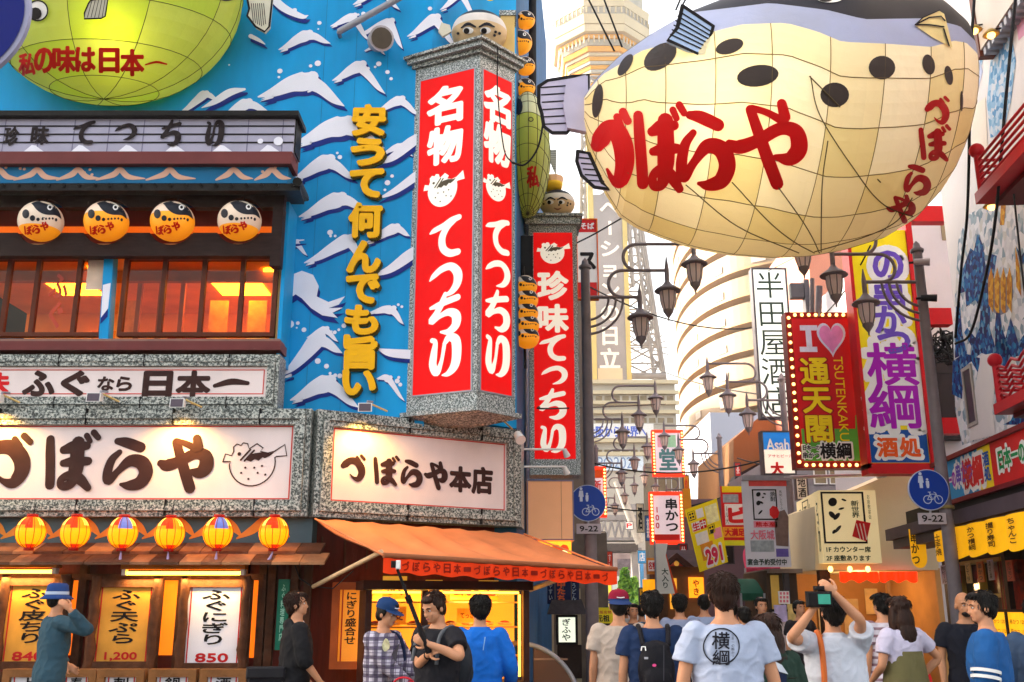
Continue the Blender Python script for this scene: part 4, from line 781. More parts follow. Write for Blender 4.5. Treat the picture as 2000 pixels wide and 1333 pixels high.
# ================================================================ DISPLAY CASE
DX0, DX1 = at(712, 1240, 11.7).x, at(1034, 1240, 12.35).x
dA, dB = at(712, 1240, 11.55), at(1034, 1240, 12.1); pD = between((dA.x, dA.y), (dB.x, dB.y)); LD = math.hypot(dB.x - dA.x, dB.y - dA.y)
dz1 = at(850, 1142, 11.8).z; t = thing('display_case', 'lit glass food display case with yellow shelves under the awning', 'display case', pD.P(LD / 2, 0))
CASEW = M('case_dark_wood', '#3a1a10', .5, .2, 4, bump=.2); LITCASE = M('case_back_lit', '#ffd878', .5, .08, 2, emit=.26, ecol='#ffc848'); STRIP = M('case_light_strip', '#fff0b0', .4, emit=2.5, ecol='#ffd060')
m = MB(); m.pbox(pD, (0, 0, LD, .75), -.5, 0, CASEW); m.pbox(pD, (-.04, dz1 - .06, LD + .04, dz1 + .04), -.55, .04, CASEW)
for s in (0, LD * .335, LD - .07): m.pbox(pD, (s, .754, s + .07, dz1 - .064), -.08, 0, CASEW)
m.pbox(pD, (0, .754, .04, dz1 - .064), -.5, -.084, CASEW); mk('cabinet', m, t)
m = MB(); m.pbox(pD, (.045, .754, LD - .04, dz1 - .064), -.52, -.48, LITCASE); mk('back_panel', m, t)
m = MB()
for z in (1.02, 1.34, 1.62): m.pbox(pD, (.06, z, LD - .08, z + .018), -.47, -.10, M('case_shelf', '#f0d8a0', .4)); 
mk('shelf', m, t)
m = MB(); m.pbox(pD, (.08, dz1 - .10, LD - .1, dz1 - .075), -.12, -.09, STRIP); m.pbox(pD, (LD - .10, .8, LD - .08, dz1 - .11), -.12, -.09, STRIP); m.pbox(pD, (.36 * LD + .06, .8, .36 * LD + .075, dz1 - .12), -.46, -.44, STRIP); mk('light_strip', m, t)
m = MB(); random.seed(9)
for z in (1.04, 1.36):
    s = .16
    while s < LD - .2:
        c = pD.P(s, z, -.28); m.lathe(c, [(0, .01), (.06, .01), (.09, .035), (.088, .04), (.055, .018)], WHITE, 14); m.ell(c + Vector((0, 0, .035)), (.06, .06, .028), M('food_%d' % random.randint(0, 2), random.choice(['#c8502a', '#e0c8a0', '#8a3a20']), .5, .3, 30), 10, 6); s += .22
mk('dish', m, t)
m = MB(); q = pD.off(-.2)
for i, (s, z, w_, h, tx) in enumerate(((.22, 1.66, .28, .26, 'ふぐ'), (.72, 1.64, .2, .24, '刺身'), (1.02, 1.66, .28, .2, '鍋'), (1.36, 1.66, .24, .22, '上'), (.3, 1.38, .2, .2, '皮'), (1.1, 1.4, .24, .16, 'てっさ'))):
    if s + w_ < LD - .1: m.pbox(q, (s, z, s + w_, z + h), -.01, .0, M('case_card', '#f6c048', .6, .05, 3, emit=.08, ecol='#ffb030')); m.word(q, tx, (s + .04, z + .05, s + w_ - .04, z + h - .05), .003, M('case_card_ink', '#7a3010'), .03)
mk('price_card', m, t)
m = MB(); m.pbox(pD, (.07, .76, LD - .07, dz1 - .07), -.03, -.024, GLASS); mk('glass', m, t)
lb_ = bpy.data.lights.new('case_light', 'AREA'); lb_.energy = 5; lb_.color = (1, .86, .55); lb_.shape = 'RECTANGLE'; lb_.size = LD * .8; lb_.size_y = .1; lo_ = bpy.data.objects.new('case_light', lb_); COL.objects.link(lo_); lo_.parent = t; lo_.location = pD.P(LD / 2, dz1 - .12, -.14) - Vector(t['_o'])
# hooded round-backed bench end beside the case
t = thing('round_counter', 'dark bronze counter with a rounded rim beside the display case', 'counter', at(1075, 1330, 12.6)); p = front(12.55); cx, cz = p.hit(1010, 1390); r = p.hit(1135, 1390)[0] - cx
o = [(cx + r * math.cos(R(a)), cz + r * 1.02 * math.sin(R(a))) for a in range(0, 96, 6)] + [(cx + .2, cz + r * .98), (cx + .2, 0), (cx + r, 0)]
m = MB(); m.poly(p, o, -.5, 0, M('bronze_panel', '#6a4a3a', .4, .15, 2, metal=.3)); mk('panel', m, t)
m = MB(); m.tube([p.P(cx + r * math.cos(R(a)), cz + r * 1.02 * math.sin(R(a)), .0) for a in range(-10, 97, 5)], .028, GREYM, 8); mk('rim', m, t)
m = MB(); m.pbox(p, (cx + .2, cz + .58, cx + r * .8, cz + .60), 0, .012, M('bronze_light', '#9a7660', .4, metal=.3)); mk('trim', m, t)
# ================================================================ LEFT SIDE OF THE STREET, beyond the restaurant
p = front(15.05); b = p.box(1029, 938, 1121, 1056); m = MB(); m.pbox(p, b, -.5, 0, M('peach_panel', '#f0b48a', .5, .08, 1.2, emit=.03, ecol='#ff9a50')); s = p.hit(1096, 1000)[0]; m.pbox(p, (s, b[1], s + .008, b[3]), 0, .004, M('panel_seam', '#a87858')); m.frame(p, b, .02, .0, .012, M('panel_edge', '#8a7a8a')); tag(mk('signboard', m), 'blank peach coloured box under the single red sign', 'sign box')
b = p.box(1052, 1058, 1116, 1094); t = thing('shop_sign', 'small glowing orange sign under the blank peach box', 'sign', p.P((b[0] + b[2]) / 2, b[1])); m = MB(); m.pbox(p, b, -.2, 0, M('glow_orange', '#ffb030', .5, .15, 9, emit=.35, ecol='#ff9a20')); mk('lit_panel', m, t); m = MB()
for x in (1068, 1086, 1102): c = p.hit(x, 1073); m.disc(p, c, .07, .006, M('glow_flower', '#f04a1a', .5, emit=.12), 7); m.disc(p, (c[0], c[1] - .09), .06, .01, M('glow_pale', '#ffe8a0', .5, emit=.3), 9, ry=.08)
mk('picture', m, t)
SIDEW = M('side_street_wall', '#6e6258', .7, .25, 3)
t = thing('side_building', 'dark narrow shop building on the left behind the lamp post', 'building', (1.0, 20, 0)); m = MB(); a = W4; m.hexa([a, a + Vector((1.25, .1, 0)), a + Vector((1.25, .1, 0)) + ST * 4, a + ST * 4] + [q_ + Vector((0, 0, 3.2)) for q_ in (a, a + Vector((1.25, .1, 0)), a + Vector((1.25, .1, 0)) + ST * 4, a + ST * 4)], SIDEW); mk('wall', m, t)
m = MB(); p = front(W4.y - .1)
for x, mt in ((1046, SIDEW), (1062, ORANGE), (1072, M('old_cream', '#b8a88a')), (1125, M('old_cream', '#b8a88a'))): b = p.box(x, 1150, x + 10, 1330); m.pbox(p, (b[0], 0, b[2], b[3]), -.1, .02, mt)
mk('shutter', m, t)
p = front(18.2); b = p.box(1068, 1132, 1132, 1180); t = thing('noren_curtain', 'dark blue split curtain with orange writing under the awning end', 'curtain', p.P((b[0] + b[2]) / 2, b[1])); m = MB(); k = (b[2] - b[0]) / 4; NV = M('noren_navy', '#16244e', .85, .15, 4, bump=.1)
for i in range(4): m.pbox(p, (b[0] + k * i + .008, b[1] + .03 * (i % 2), b[0] + k * (i + 1) - .008, b[3]), -.01, .01, NV)
mk('cloth', m, t); m = MB(); m.vword(p, '中たち', (b[0] + k * 1.2, b[1] + .04, b[0] + k * 2.3, b[3] - .03), .014, M('noren_orange', '#e86a3a'), .05); m.vword(p, 'やすい', (b[0] + .03, b[1] + .06, b[0] + k * .7, b[3] - .06), .014, M('noren_pale', '#a8b8c8'), .02); m.vword(p, 'うどん', (b[0] + k * 3.0, b[1] + .06, b[0] + k * 3.6, b[3] - .06), .014, M('noren_pale', '#a8b8c8'), .02); mk('lettering', m, t)
m = MB(); m.tube([p.P(b[0] - .05, b[3] + .02), p.P(b[2] + .05, b[3] + .02)], .018, DKWOOD); mk('rod', m, t)
b = p.box(1091, 1206, 1124, 1255); t = thing('lantern_sign', 'small lit box sign with black writing under a little tiled roof', 'sign', p.P((b[0] + b[2]) / 2, b[1])); m = MB(); m.frame(p, (b[0] - .04, b[1] - .04, b[2] + .04, b[3] + .04), .04, -.2, .03, BLACKINK); m.pbox(p, (b[0] - .02, b[1] - .6, b[2] + .1, b[1] - .045), -.2, 0, DKWOOD); mk('case', m, t)
m = MB(); m.pbox(p, inset(b, .002), -.15, 0, M('lit_green_white', '#eaf0d8', .5, .03, 2, emit=.2)); mk('lit_panel', m, t); m = MB(); m.vword(p, 'ぎふや', (b[0] + .05, b[1] + .02, b[2] - .08, b[3] - .02), .004, BLACKINK, .02); mk('lettering', m, t)
m = MB(); o = (b[0] + b[2]) / 2; z = b[3] + .05; m.hexa([p.P(o - .34, z, .2), p.P(o + .34, z, .2), p.P(o + .34, z, -.3), p.P(o - .34, z, -.3), p.P(o - .26, z + .26, .0), p.P(o + .26, z + .26, .0), p.P(o + .26, z + .26, -.3), p.P(o - .26, z + .26, -.3)], M('small_roof', '#3a3438', .6, .3, 12, bump=.4)); mk('roof', m, t)
p = front(17.0); b = p.box(1159, 1187, 1194, 1218); m = MB(); m.pbox(p, (b[0], b[1], b[2] + .1, b[3]), -.03, 0, M('yellow_board', '#f4e020', .5, .05, 3)); m.word(p, '元祖', (b[0] + .05, b[1] + .03, b[0] + .26, b[1] + .13), .004, BLACKINK, .03); m.word(p, '大阪名物', (b[0] + .04, b[3] - .1, b[2], b[3] - .05), .004, PRICE, .01); m.pbox(p, (b[0] + .1, 0, b[0] + .14, b[1]), -.03, -.01, GREYM); tag(mk('notice_board', m), 'small yellow notice board left of the man in the maroon cap', 'sign')
# nearest road sign, cut by the frame edge
def road_sign_face(mb, mb2, mb3, pl, c, r):
    mb.disc(pl, c, r, .004, WHITE, 40, d0=-.02); mb2.disc(pl, c, r * .955, .008, BLUEDISC, 40)
t = thing('road_sign', 'very close blue round road sign with grey rim at the top left edge', 'road sign', at(-99, 30, 3.3)); p = front(3.3); c = p.hit(-99, 30); m = MB(); r = .30
m.disc(p, c, r, .0, M('sign_rim', '#9a98b0', .4), 48, d0=-.02); mk('plate', m, t); m = MB(); m.disc(p, c, r * .94, .004, M('sign_blue_deep', '#04146c', .4, .05), 48); mk('face', m, t); m = MB(); m.tube([(c[0], 3.34, 0), (c[0], 3.34, c[1] + .4)], .03, GREYM, 12); mk('pole', m, t)
# ================================================================ GIANT PUFFER BALLOON LANTERN
YB = 12.5
bot = [(1140, 250), (1148, 290), (1160, 325), (1180, 369), (1216, 424), (1250, 446), (1300, 465), (1360, 484), (1440, 499), (1525, 505), (1600, 502), (1664, 491), (1745, 467), (1790, 440), (1832, 393), (1852, 350), (1871, 285), (1878, 215)]
top = [(1140, 190), (1152, 168), (1165, 150), (1200, 112), (1260, 66), (1330, 22), (1400, -8), (1500, -38), (1600, -48), (1700, -32), (1780, -4), (1830, 32), (1858, 85), (1870, 140), (1878, 195)]
b1 = [(1135, 160), (1165, 150), (1235, 100), (1300, 78), (1400, 48), (1470, 45), (1520, 62), (1560, 82), (1640, 86), (1720, 92), (1770, 80), (1800, 84), (1850, 118), (1880, 140)]       # cream / lilac
b2 = [(1135, 120), (1200, 96), (1260, 50), (1330, 24), (1450, 6), (1540, 20), (1600, 38), (1720, 36), (1790, 52), (1850, 96), (1880, 120)]                     # lilac / dark
def itp(L, x):
    if x <= L[0][0]: return L[0][1]
    for (a, b_), (c, d) in zip(L, L[1:]):
        if x <= c: return b_ + (d - b_) * (x - a) / (c - a)
    return L[-1][1]
def elev(x, y): d = ray(x, y); return math.atan2(d.z, d.y)
xs = [1140 + (1878 - 1140) * (.5 - .5 * math.cos(math.pi * i / 72)) for i in range(73)]
zones = [(0, 26), (26, 31), (31, 38)]; ROW = 38
rings = []
for x in xs:
    e0, e1 = elev(x, itp(bot, x)), elev(x, itp(top, x)); ec = (e0 + e1) / 2; D = YB / math.cos(ec); r = max(.02, D * math.sin((e1 - e0) / 2)); zc = CAM.z + YB * math.tan(ec)
    ym = (itp(bot, x) + itp(top, x)) / 2; X = at(x, ym, YB).x; ry = r * (1.0 if x < 1500 else 1.0)
    def ang(y):                                  # ring angle of the skin point that the eye meets at this height
        e = elev(x, y); g_ = 0
        for _ in range(12): g_ = math.asin(max(-.999, min(.999, math.tan(e - ec) * (D - r * math.cos(g_)) / r)))
        return g_
    A1, A2 = ang(itp(b1, x)), ang(itp(b2, x))
    lo = -math.pi / 2; hi = math.pi / 2; A1 = min(hi - .30, A1); A2 = min(hi - .12, max(A1 + .08, A2))
    fr_ = [lo + (A1 - lo) * i / 26 for i in range(26)] + [A1 + (A2 - A1) * i / 5 for i in range(5)] + [A2 + (hi - A2) * i / 7 for i in range(8)]
    ux = (x - 1000) / F; XF = lambda z_: ux * (YB * CP + (z_ - CAM.z) * SP)
    tilt = ec                                    # front half faces the eye: ring turned by the elevation
    ring = []
    for a in fr_: ring.append(Vector((X, YB - r * math.cos(a) * math.cos(tilt) - r * math.sin(a) * math.sin(tilt), zc + r * math.sin(a) * math.cos(tilt) - r * math.cos(a) * math.sin(tilt))))
    for a in fr_[-2:0:-1]: ring.append(Vector((X, YB + r * math.cos(a) * math.cos(tilt) - r * math.sin(a) * math.sin(tilt), zc + r * math.sin(a) * math.cos(tilt) + r * math.cos(a) * math.sin(tilt))))
    for p_ in ring: p_.x = XF(p_.z)
    rings.append(ring)
NR = len(rings[0]); V = [p for r_ in rings for p in r_]
FZ = {0: [], 1: [], 2: []}
for i in range(len(rings) - 1):
    for j in range(NR):
        k = min(j, NR - 1 - j); z = 0 if k < 26 else 1 if k < 31 else 2
        FZ[z].append((i * NR + j, (i + 1) * NR + j, (i + 1) * NR + (j + 1) % NR, i * NR + (j + 1) % NR))
bc = Vector((at(1510, 240, YB).x, YB, rings[36][13].z))
t = thing('fugu_balloon', 'giant cream puffer fish lantern with red writing hanging over the street', 'lantern', bc)
BCREAM = M_paper('balloon_cream', '#eee0b8', .28, var=.07, sc=.9); BLIL = M_paper('balloon_lilac', '#9aa4cc', .2, var=.08); BDARK = M('balloon_dark', '#26242c', .5, .35, 1.5)
BC2 = M_paper('balloon_cream_new', '#f6ecd0', .28, var=.05, sc=.9); BC3 = M_paper('balloon_cream_aged', '#e6d6a0', .28, var=.09, sc=.9)
m = MB()
for fc_ in FZ[0]: i_, j_ = divmod(fc_[0], NR); j_ = min(j_, NR - 1 - j_); h_ = ((i_ - 2) // 6 * 13 + (j_ + 1) // 4 * 7) % 11; m.add([V[q] for q in fc_], [(0, 1, 2, 3)], BC2 if h_ in (1, 5, 9) else BC3 if h_ in (2, 7) else BCREAM, True)
m.add(V, FZ[1], BLIL, True); m.add(V, FZ[2], BDARK, True)
m.add(rings[0], [tuple(range(NR))], BCREAM); m.add(rings[-1], [tuple(range(NR))[::-1]], BCREAM); mk('paper_body', m, t)
ALL = FZ[0] + FZ[1] + FZ[2]; pr = PROJ(V, ALL)
SEAM = M('balloon_seam', '#7a6238', .7, .1, 4); ROPE = M('net_rope', '#5a4c30', .8)
m = MB()
for j in (3, 7, 11, 15, 19, 23): m.tube([rings[i][j] + Vector((0, -.004, 0)) for i in range(1, 72)], .006, SEAM, 4, False)
for i in range(8, 70, 6): m.tube([rings[i][j] + Vector((0, -.004, 0)) for j in range(0, 27)], .005, SEAM, 4, False)
mk('seam', m, t)
m = MB()
def rope(L, r=.0075):
    q = crom([(float(a), float(b_)) for a, b_ in L], 8); m.tube([pr.P(a, -b_, .02) for a, b_ in q], r, ROPE, 5, False)
for L in ([(1520, 365), (1560, 420), (1585, 460), (1600, 492)], [(1430, 355), (1500, 430), (1550, 470), (1590, 492)], [(1582, 150), (1600, 225), (1660, 320), (1720, 395), (1790, 425)], [(1616, 275), (1605, 360), (1603, 490)], [(1590, 490), (1690, 460), (1750, 430), (1780, 385)], [(1340, 360), (1440, 440), (1560, 492)], [(1580, 150), (1640, 210)]): rope(L)
mk('net_rope', m, t)
m = MB()
for x, y, rx, ry, ro in ((1168, 198, 10, 33, -8), (1222, 128, 10, 24, -32), (1290, 112, 36, 22, 36), (1425, 92, 28, 14, 18), (1480, 149, 41, 21, 8), (1630, 186, 28, 24, 0), (1722, 133, 26, 23, 0), (1813, 127, 12, 20, 12), (1852, 148, 8, 19, 10), (1877, 198, 3, 20, 0)): m.disc(pr, (x, -y), rx, .008, M('balloon_spot', '#3e3430', .5, .2, 2), 22, ry=ry, rot=R(ro))
mk('spots', m, t)
m = MB(); RB = M('balloon_red', '#d4080c', .4, .06, 2)
for ch, bx in zip('づぼらや', ((1166, 228, 1232, 366), (1238, 222, 1330, 370), (1318, 218, 1432, 366), (1420, 204, 1572, 364))):
    for j, st in enumerate(BG[ch]): m.stroke(pr, st, pr.box(*bx), .012 + .004 * j, RB, 10, hw=116)
for ch, bx, of in (('づ', (1808, 194, 1852, 243), 0), ('ぼ', (1792, 252, 1846, 312), 0), ('ら', (1762, 322, 1814, 378), 0), ('や', (1732, 382, 1784, 432), 0)):
    for j, st in enumerate(BG[ch]): m.stroke(pr, st, pr.box(*bx), .012 + .004 * j, M('balloon_red_dark', '#b4161a', .45, .08, 2), 6)
mk('lettering', m, t)
# eye, mouth and fins
m = MB(); m.disc(pr, (1620, 2), 26, .012, WHITE, 20, ry=9); m.disc(pr, (1612, 0), 14, .018, BLACKINK, 16, ry=6)
m.poly(pr, [(1785, -52), (1800, -38), (1832, -24), (1842, -30), (1850, -60), (1858, -95), (1820, -76)], None, .02, M('mouth_cream', '#dcc88a', .5, .1, 3))
for L in ([(1785, -52), (1812, -38), (1835, -36), (1842, -44)], [(1785, -52), (1812, -52), (1840, -56)], [(1840, -60), (1850, -92)]): m.line(pr, L, 3, .03, BLACKINK)
m.line(pr, [(1785, -52), (1800, -38), (1832, -24)], 2.2, .03, BLACKINK); mk('face', m, t)
def fin(q, n, Y0, nm, a, b_, fcol, ribw=.02, th=.035):
    p = front(Y0); o = pts(p, q); mb = MB(); mb.poly(p, o, -th, th, fcol); mb.line(p, o + o[:1], .05, th + .004, BLACKINK)
    for k in range(n):
        u = (k + 1) / (n + 1); mb.line(p, [p.hit(a[0][0] + (a[1][0] - a[0][0]) * u, a[0][1] + (a[1][1] - a[0][1]) * u), p.hit(b_[0][0] + (b_[1][0] - b_[0][0]) * u, b_[0][1] + (b_[1][1] - b_[0][1]) * u)], ribw, th + .006, BLACKINK)
    mk(nm, mb, t)
FB = M('fin_blue', '#a8c0e4', .45, .08, 3); FL = M('fin_lilac', '#c4bcd4', .5, .08, 3)
hs = pr.P(1345, -70, 0)
fin([(1332, 15), (1392, 55), (1376, 115), (1303, 82), (1322, 58)], 6, hs.y - .12, 'side_fin', ((1330, 18), (1305, 80)), ((1390, 58), (1378, 112)), FB)
fin([(1052, 172), (1070, 160), (1120, 152), (1148, 148), (1148, 256), (1118, 248), (1108, 262), (1078, 262), (1062, 250), (1058, 225), (1052, 205)], 6, 12.5, 'tail_fin', ((1054, 160), (1066, 260)), ((1108, 156), (1108, 258)), FL)
p = front(12.4); m = MB(); v_ = pts(p, [(1106, 158), (1148, 148), (1150, 258), (1108, 250), (1100, 205)]); m.poly(p, v_, -.1, 0, FL); mk('tail_stem', m, t)
fin([(1128, 298), (1150, 302), (1176, 360), (1190, 372), (1160, 368), (1135, 345), (1126, 318)], 5, 12.3, 'belly_fin', ((1128, 300), (1150, 366)), ((1150, 302), (1184, 368)), FL)
m = MB()
for (x0, y0), (x1, y1) in (((1200, 100), (1130, -40)), ((1215, 92), (1165, -40)), ((1320, 20), (1345, -40)), ((1330, 16), (1360, -40))): m.tube([at(x0, y0, 12.5), at(x1, y1, 12.7)], .014, CABLE, 5)
m.tube([at(1500, -30, 12.5), at(1500, -200, 12.5)], .03, CABLE, 6); m.tube([at(1700, -25, 12.5), at(1700, -200, 12.5)], .03, CABLE, 6); mk('hanging_cable', m, t)
lb_ = bpy.data.lights.new('bulb', 'POINT'); lb_.energy = 24; lb_.color = (1, .86, .55); lb_.shadow_soft_size = .15; lo_ = bpy.data.objects.new('bulb', lb_); COL.objects.link(lo_); lo_.parent = t; lo_.location = at(1425, 235, 11.7) - bc
# ================================================================ STREET LAMPS
LGL = M_paper('lamp_glass_pink', '#f6eae8', .6)
def lamp_glass(c, t, k=1.0):
    """one hanging lamp: hat, glass, foot; c = middle of the hat's underside"""
    c = Vector(c); m = MB(); m.lathe(c, [(.30 * k, -.01), (.31 * k, .0), (.27 * k, .03), (.12 * k, .10), (.05 * k, .17), (.045 * k, .30), (.0, .31)], POLE, 16); m.lathe(c, [(0, -.012), (.30 * k, -.011)], POLE, 16); h = mk('lamp_hat', m, t)
    m = MB(); m.lathe(c, [(.0, -.02), (.19 * k, -.02), (.17 * k, -.2), (.11 * k, -.34), (0, -.34)], LGL, 8, False); g_ = mk('lamp_glass', m, t); m = MB()
    for q in range(8):
        a = 2 * math.pi * q / 8; m.tube([c + Vector((.19 * k * math.cos(a), .19 * k * math.sin(a), -.02)), c + Vector((.17 * k * math.cos(a), .17 * k * math.sin(a), -.2)), c + Vector((.11 * k * math.cos(a), .11 * k * math.sin(a), -.34))], .009, POLE, 4)
    m.lathe(c, [(.12 * k, -.33), (.125 * k, -.36), (.06 * k, -.43), (.015, -.47), (.012, -.52), (0, -.53)], POLE, 10); mk('lamp_foot', m, t)
def lamp_post(X, Y, sgn, label, h0=6.58, w=.47, ph=7.15):
    t = thing('street_lamp', label, 'street lamp', (X, Y, 0), 'three armed street lamps along the shopping street'); m = MB()
    m.tube([(X, Y, 0), (X, Y, 1.2), (X, Y, 3.5), (X, Y, h0 + .5)], [.11, .105, .09, .075], POLE, 14); m.lathe((X, Y, 0), [(.2, 0), (.2, .25), (.14, .32), (.12, .5)], POLE, 14); m.lathe((X, Y, h0 + .5), [(.10, 0), (.11, .04), (.06, .08), (.05, .14), (0, .2)], POLE, 12)
    m.lathe((X, Y, 3.0), [(.12, 0), (.13, .02), (.12, .05)], M('post_band', '#8a7a4a', .5), 14); mk('pole', m, t)
    m = MB(); g_ = lambda a, z: (X + sgn * a, Y, z); z0 = h0; hb = w
    def bar(a0, a1, z): m.tube([g_(a0, z), g_(a1, z)], .029, POLE, 8)
    bar(.08, .90, z0)
    arc_ = lambda ca, cz, r: [g_(ca + r * math.cos(R(q)), cz + r * math.sin(R(q))) for q in range(270, 89, -15)]
    m.tube(arc_(.62, z0 + hb / 2, hb / 2) + [g_(.90 + w, z0 + hb)], .029, POLE, 8); m.tube(arc_(.62 + w * .55, z0 + hb * 1.5, hb / 2) + [g_(.90 + 2 * w, z0 + 2 * hb)], .029, POLE, 8)
    for a, z, up in ((.90, z0, .22), (.90 + w, z0 + hb, .25), (.90 + 2 * w, z0 + 2 * hb, .18)): m.tube([g_(a, z + up), g_(a, z + .02), g_(a, z - .18)], [.008, .04, .04], POLE, 8)
    mk('arm', m, t); m = MB()
    for r in (.38, .50, .62): m.tube([g_(.0 + r * math.cos(R(q)), z0 - r * 0 - .02 - (0) + r * (math.sin(R(q)))) for q in range(0, -91, -9)], .022, POLE, 6)
    mk('brace', m, t)
    for i in range(3): lamp_glass(g_(.90 + i * w, z0 + i * hb - .36), t, .72)
    return t
for X, Y, sg, lb in ((1.23, 15.9, 1, 'near left lamp post carrying the blue road sign beside the red sign'), (6.50, 15.1, -1, 'near right lamp post with a road sign in front of the yellow banner'), (2.12, 27.0, 1, 'second lamp post on the left, lamps before the tower base'), (6.75, 24.4, -1, 'second lamp post on the right, before the white vertical sign'), (3.0, 35.5, 1, 'third lamp post on the left side of the street'), (6.95, 33.2, -1, 'third lamp post on the right, beside the pale grey wall'), (3.9, 47.0, 1, 'farthest lamp post on the left'), (7.6, 43.5, -1, 'farthest lamp post on the right above the red sign')): lamp_post(X, Y, sg, lb)
# blue shared-path signs on the two near posts
def path_sign(X, Y, z, r, lb):
    p = front(Y - .13); t = thing('road_sign', lb, 'road sign', (X, Y, z)); c = (X, z); m = MB(); m.disc(p, c, r, 0, M('sign_edge_pale', '#b8c4dc', .4), 40, d0=-.03); mk('plate', m, t)
    m = MB(); m.disc(p, c, r * .96, .004, BLUEDISC, 40); mk('face', m, t); m = MB(); I = M('sign_icon_pale', '#c4d4ec', .4)
    h = lambda a, b_: (c[0] + a * r, c[1] + b_ * r)
    m.disc(p, h(-.36, .78), r * .08, .009, I, 12); m.poly(p, [h(-.46, .68), h(-.26, .68), h(-.22, .34), h(-.28, .34), h(-.28, .08), h(-.44, .08), h(-.44, .34), h(-.50, .34)], None, .009, I)
    m.disc(p, h(-.04, .50), r * .06, .009, I, 12); m.poly(p, [h(-.12, .43), h(.04, .43), h(.04, .22), h(.01, .08), h(-.09, .08), h(-.12, .22)], None, .009, I)
    for a in (-.12, .42): m.ring(p, h(a, -.48), r * .17, r * .21, .009, I, 20)
    for L in (((-.12, -.48), (.02, -.22), (.32, -.22), (.42, -.48)), ((.02, -.22), (.14, -.48), (.32, -.22)), ((-.12, -.48), (.14, -.48)), ((-.06, -.12), (.06, -.12)), ((0, -.12), (.03, -.24)), ((.42, -.48), (.30, -.16), (.22, -.12))): m.line(p, [h(*q) for q in L], r * .035, .011, I)
    mk('symbol', m, t); m = MB(); b = (X - r * .64, z - r * 1.66, X + r * .70, z - r * 1.12); m.pbox(p, b, -.03, 0, M('sign_plate_grey', '#b4aeb8', .5)); mk('time_plate', m, t)
    m = MB(); m.word(p, '9-22', (b[0] + .05, b[1] + .035, b[2] - .05, b[3] - .035), .004, BLACKINK, .02); mk('lettering', m, t); m = MB(); m.tube([(X, Y - .1, z - r * 1.5), (X, Y - .1, z + r * .9)], .02, GREYM); mk('bracket', m, t)
c = at(1148, 983, 15.77); path_sign(c.x, 15.9, c.z, .285, 'blue round shared path sign on the left lamp post'); c = at(1814, 957, 14.97); path_sign(c.x, 15.1, c.z, .305, 'blue round shared path sign on the right lamp post by the yellow curtain')
# ================================================================ generic flat sign
def flatsign(name, label, cat, pl, b, board, texts=(), frame=None, ft=.05, th=.12, extra=None, group=None, post=None):
    t = thing(name, label, cat, pl.P((b[0] + b[2]) / 2, b[1]), group); m = MB(); m.pbox(pl, b, -th, 0, board); mk('board', m, t)
    if frame: m = MB(); m.frame(pl, (b[0] - ft, b[1] - ft, b[2] + ft, b[3] + ft), ft, -th, .02, frame); mk('frame', m, t)
    if extra: m = MB(); extra(m); mk('picture', m, t)
    if texts:
        m = MB()
        for s_, d, bx, mt, of in texts:
            bb = pl.box(*bx); (m.vword if d == 'v' else m.word)(pl, s_, bb, .006 + (.004 if extra else 0), mt, of)
        mk('lettering', m, t)
    if post: m = MB(); post(m); mk('bracket', m, t)
    return t
PURP = M('ink_purple', '#6a4ab8', .45, .1, 3); MAG = M('ink_magenta', '#a80ab0', .45, .1, 2); ORI = M('ink_orange', '#ee5a1a', .45); YB2 = M('banner_yellow', '#f6dc08', .5, .05, 2); GREENB = M('banner_green', '#5aa83a', .5, .08, 3); LILW = M('ink_lilac_white', '#dcdcf2', .45); PINK = M('ink_pink', '#e88ac8', .45); LETY = M('ink_yellow', '#f8d810', .4, .04)
PALEG = M('pale_green_lit', '#eef4ea', .4, .02, 2, emit=.12); DKINK = M('ink_green_black', '#26382c', .6); DBLUE = M('banner_blue', '#1450a0', .5, .1, 3); INKRED = M('ink_red', '#d41a1e', .5, .08, 3); REDB = M('banner_red', '#cc1818', .5, .1, 3); BULB = M('small_bulb', '#ffd890', .3, 0, 1, emit=1.1, ecol='#ffc060')
# ================================================================ TALL STEEL TOWER at the end of the street
YT = 140.0; pt_ = front(YT); TS = M('tower_steel', '#8c8a8e', .5, .1, .3); TGOLD = M('tower_gold', '#e0980c', .45, .1, .2); TCRM = M('tower_cream', '#ccbc9c', .5, .06, .2); TGREY = M('tower_glass_grey', '#a8a49c', .4, .15, .4); TCX = at(1181, 60, YT).x + .0; TYEL = M('tower_yellow_strip', '#c8b468', .5, .05, .4)
t = thing('steel_tower', 'tall lattice tower with stepped gold observation deck at the end of the street', 'tower', (TCX, YT + 6, 0)); m = MB(); c0 = (TCX, YT + 8, 0)
def tz(y): return at(1181, y, YT).z
LV = [(-120, -60, 84, TCRM), (-58, -8, 92, TGREY), (-6, 10, 104, TCRM), (11, 24, 101, TGREY), (26, 44, 104, TCRM), (46, 58, 102, TCRM), (60, 66, 92, TGOLD), (67, 78, 86, TGREY), (79, 88, 84, TGOLD), (89, 94, 78, TCRM), (95, 102, 74, TGOLD), (103, 108, 72, TGREY), (109, 116, 68, TGOLD), (117, 122, 66, TGREY), (123, 130, 60, TGOLD), (131, 136, 58, TGREY), (137, 146, 54, TGOLD)]
for y0, y1, w_, mt in LV: r = w_ / F * YT * 1.04 / math.cos(math.pi / 8); m.lathe(c0, [(0, tz(y1)), (r, tz(y1)), (r * 1.015, tz(y0)), (0, tz(y0))], mt, 8, False, .5)
r = 103 / F * YT * 1.06 / math.cos(math.pi / 8)
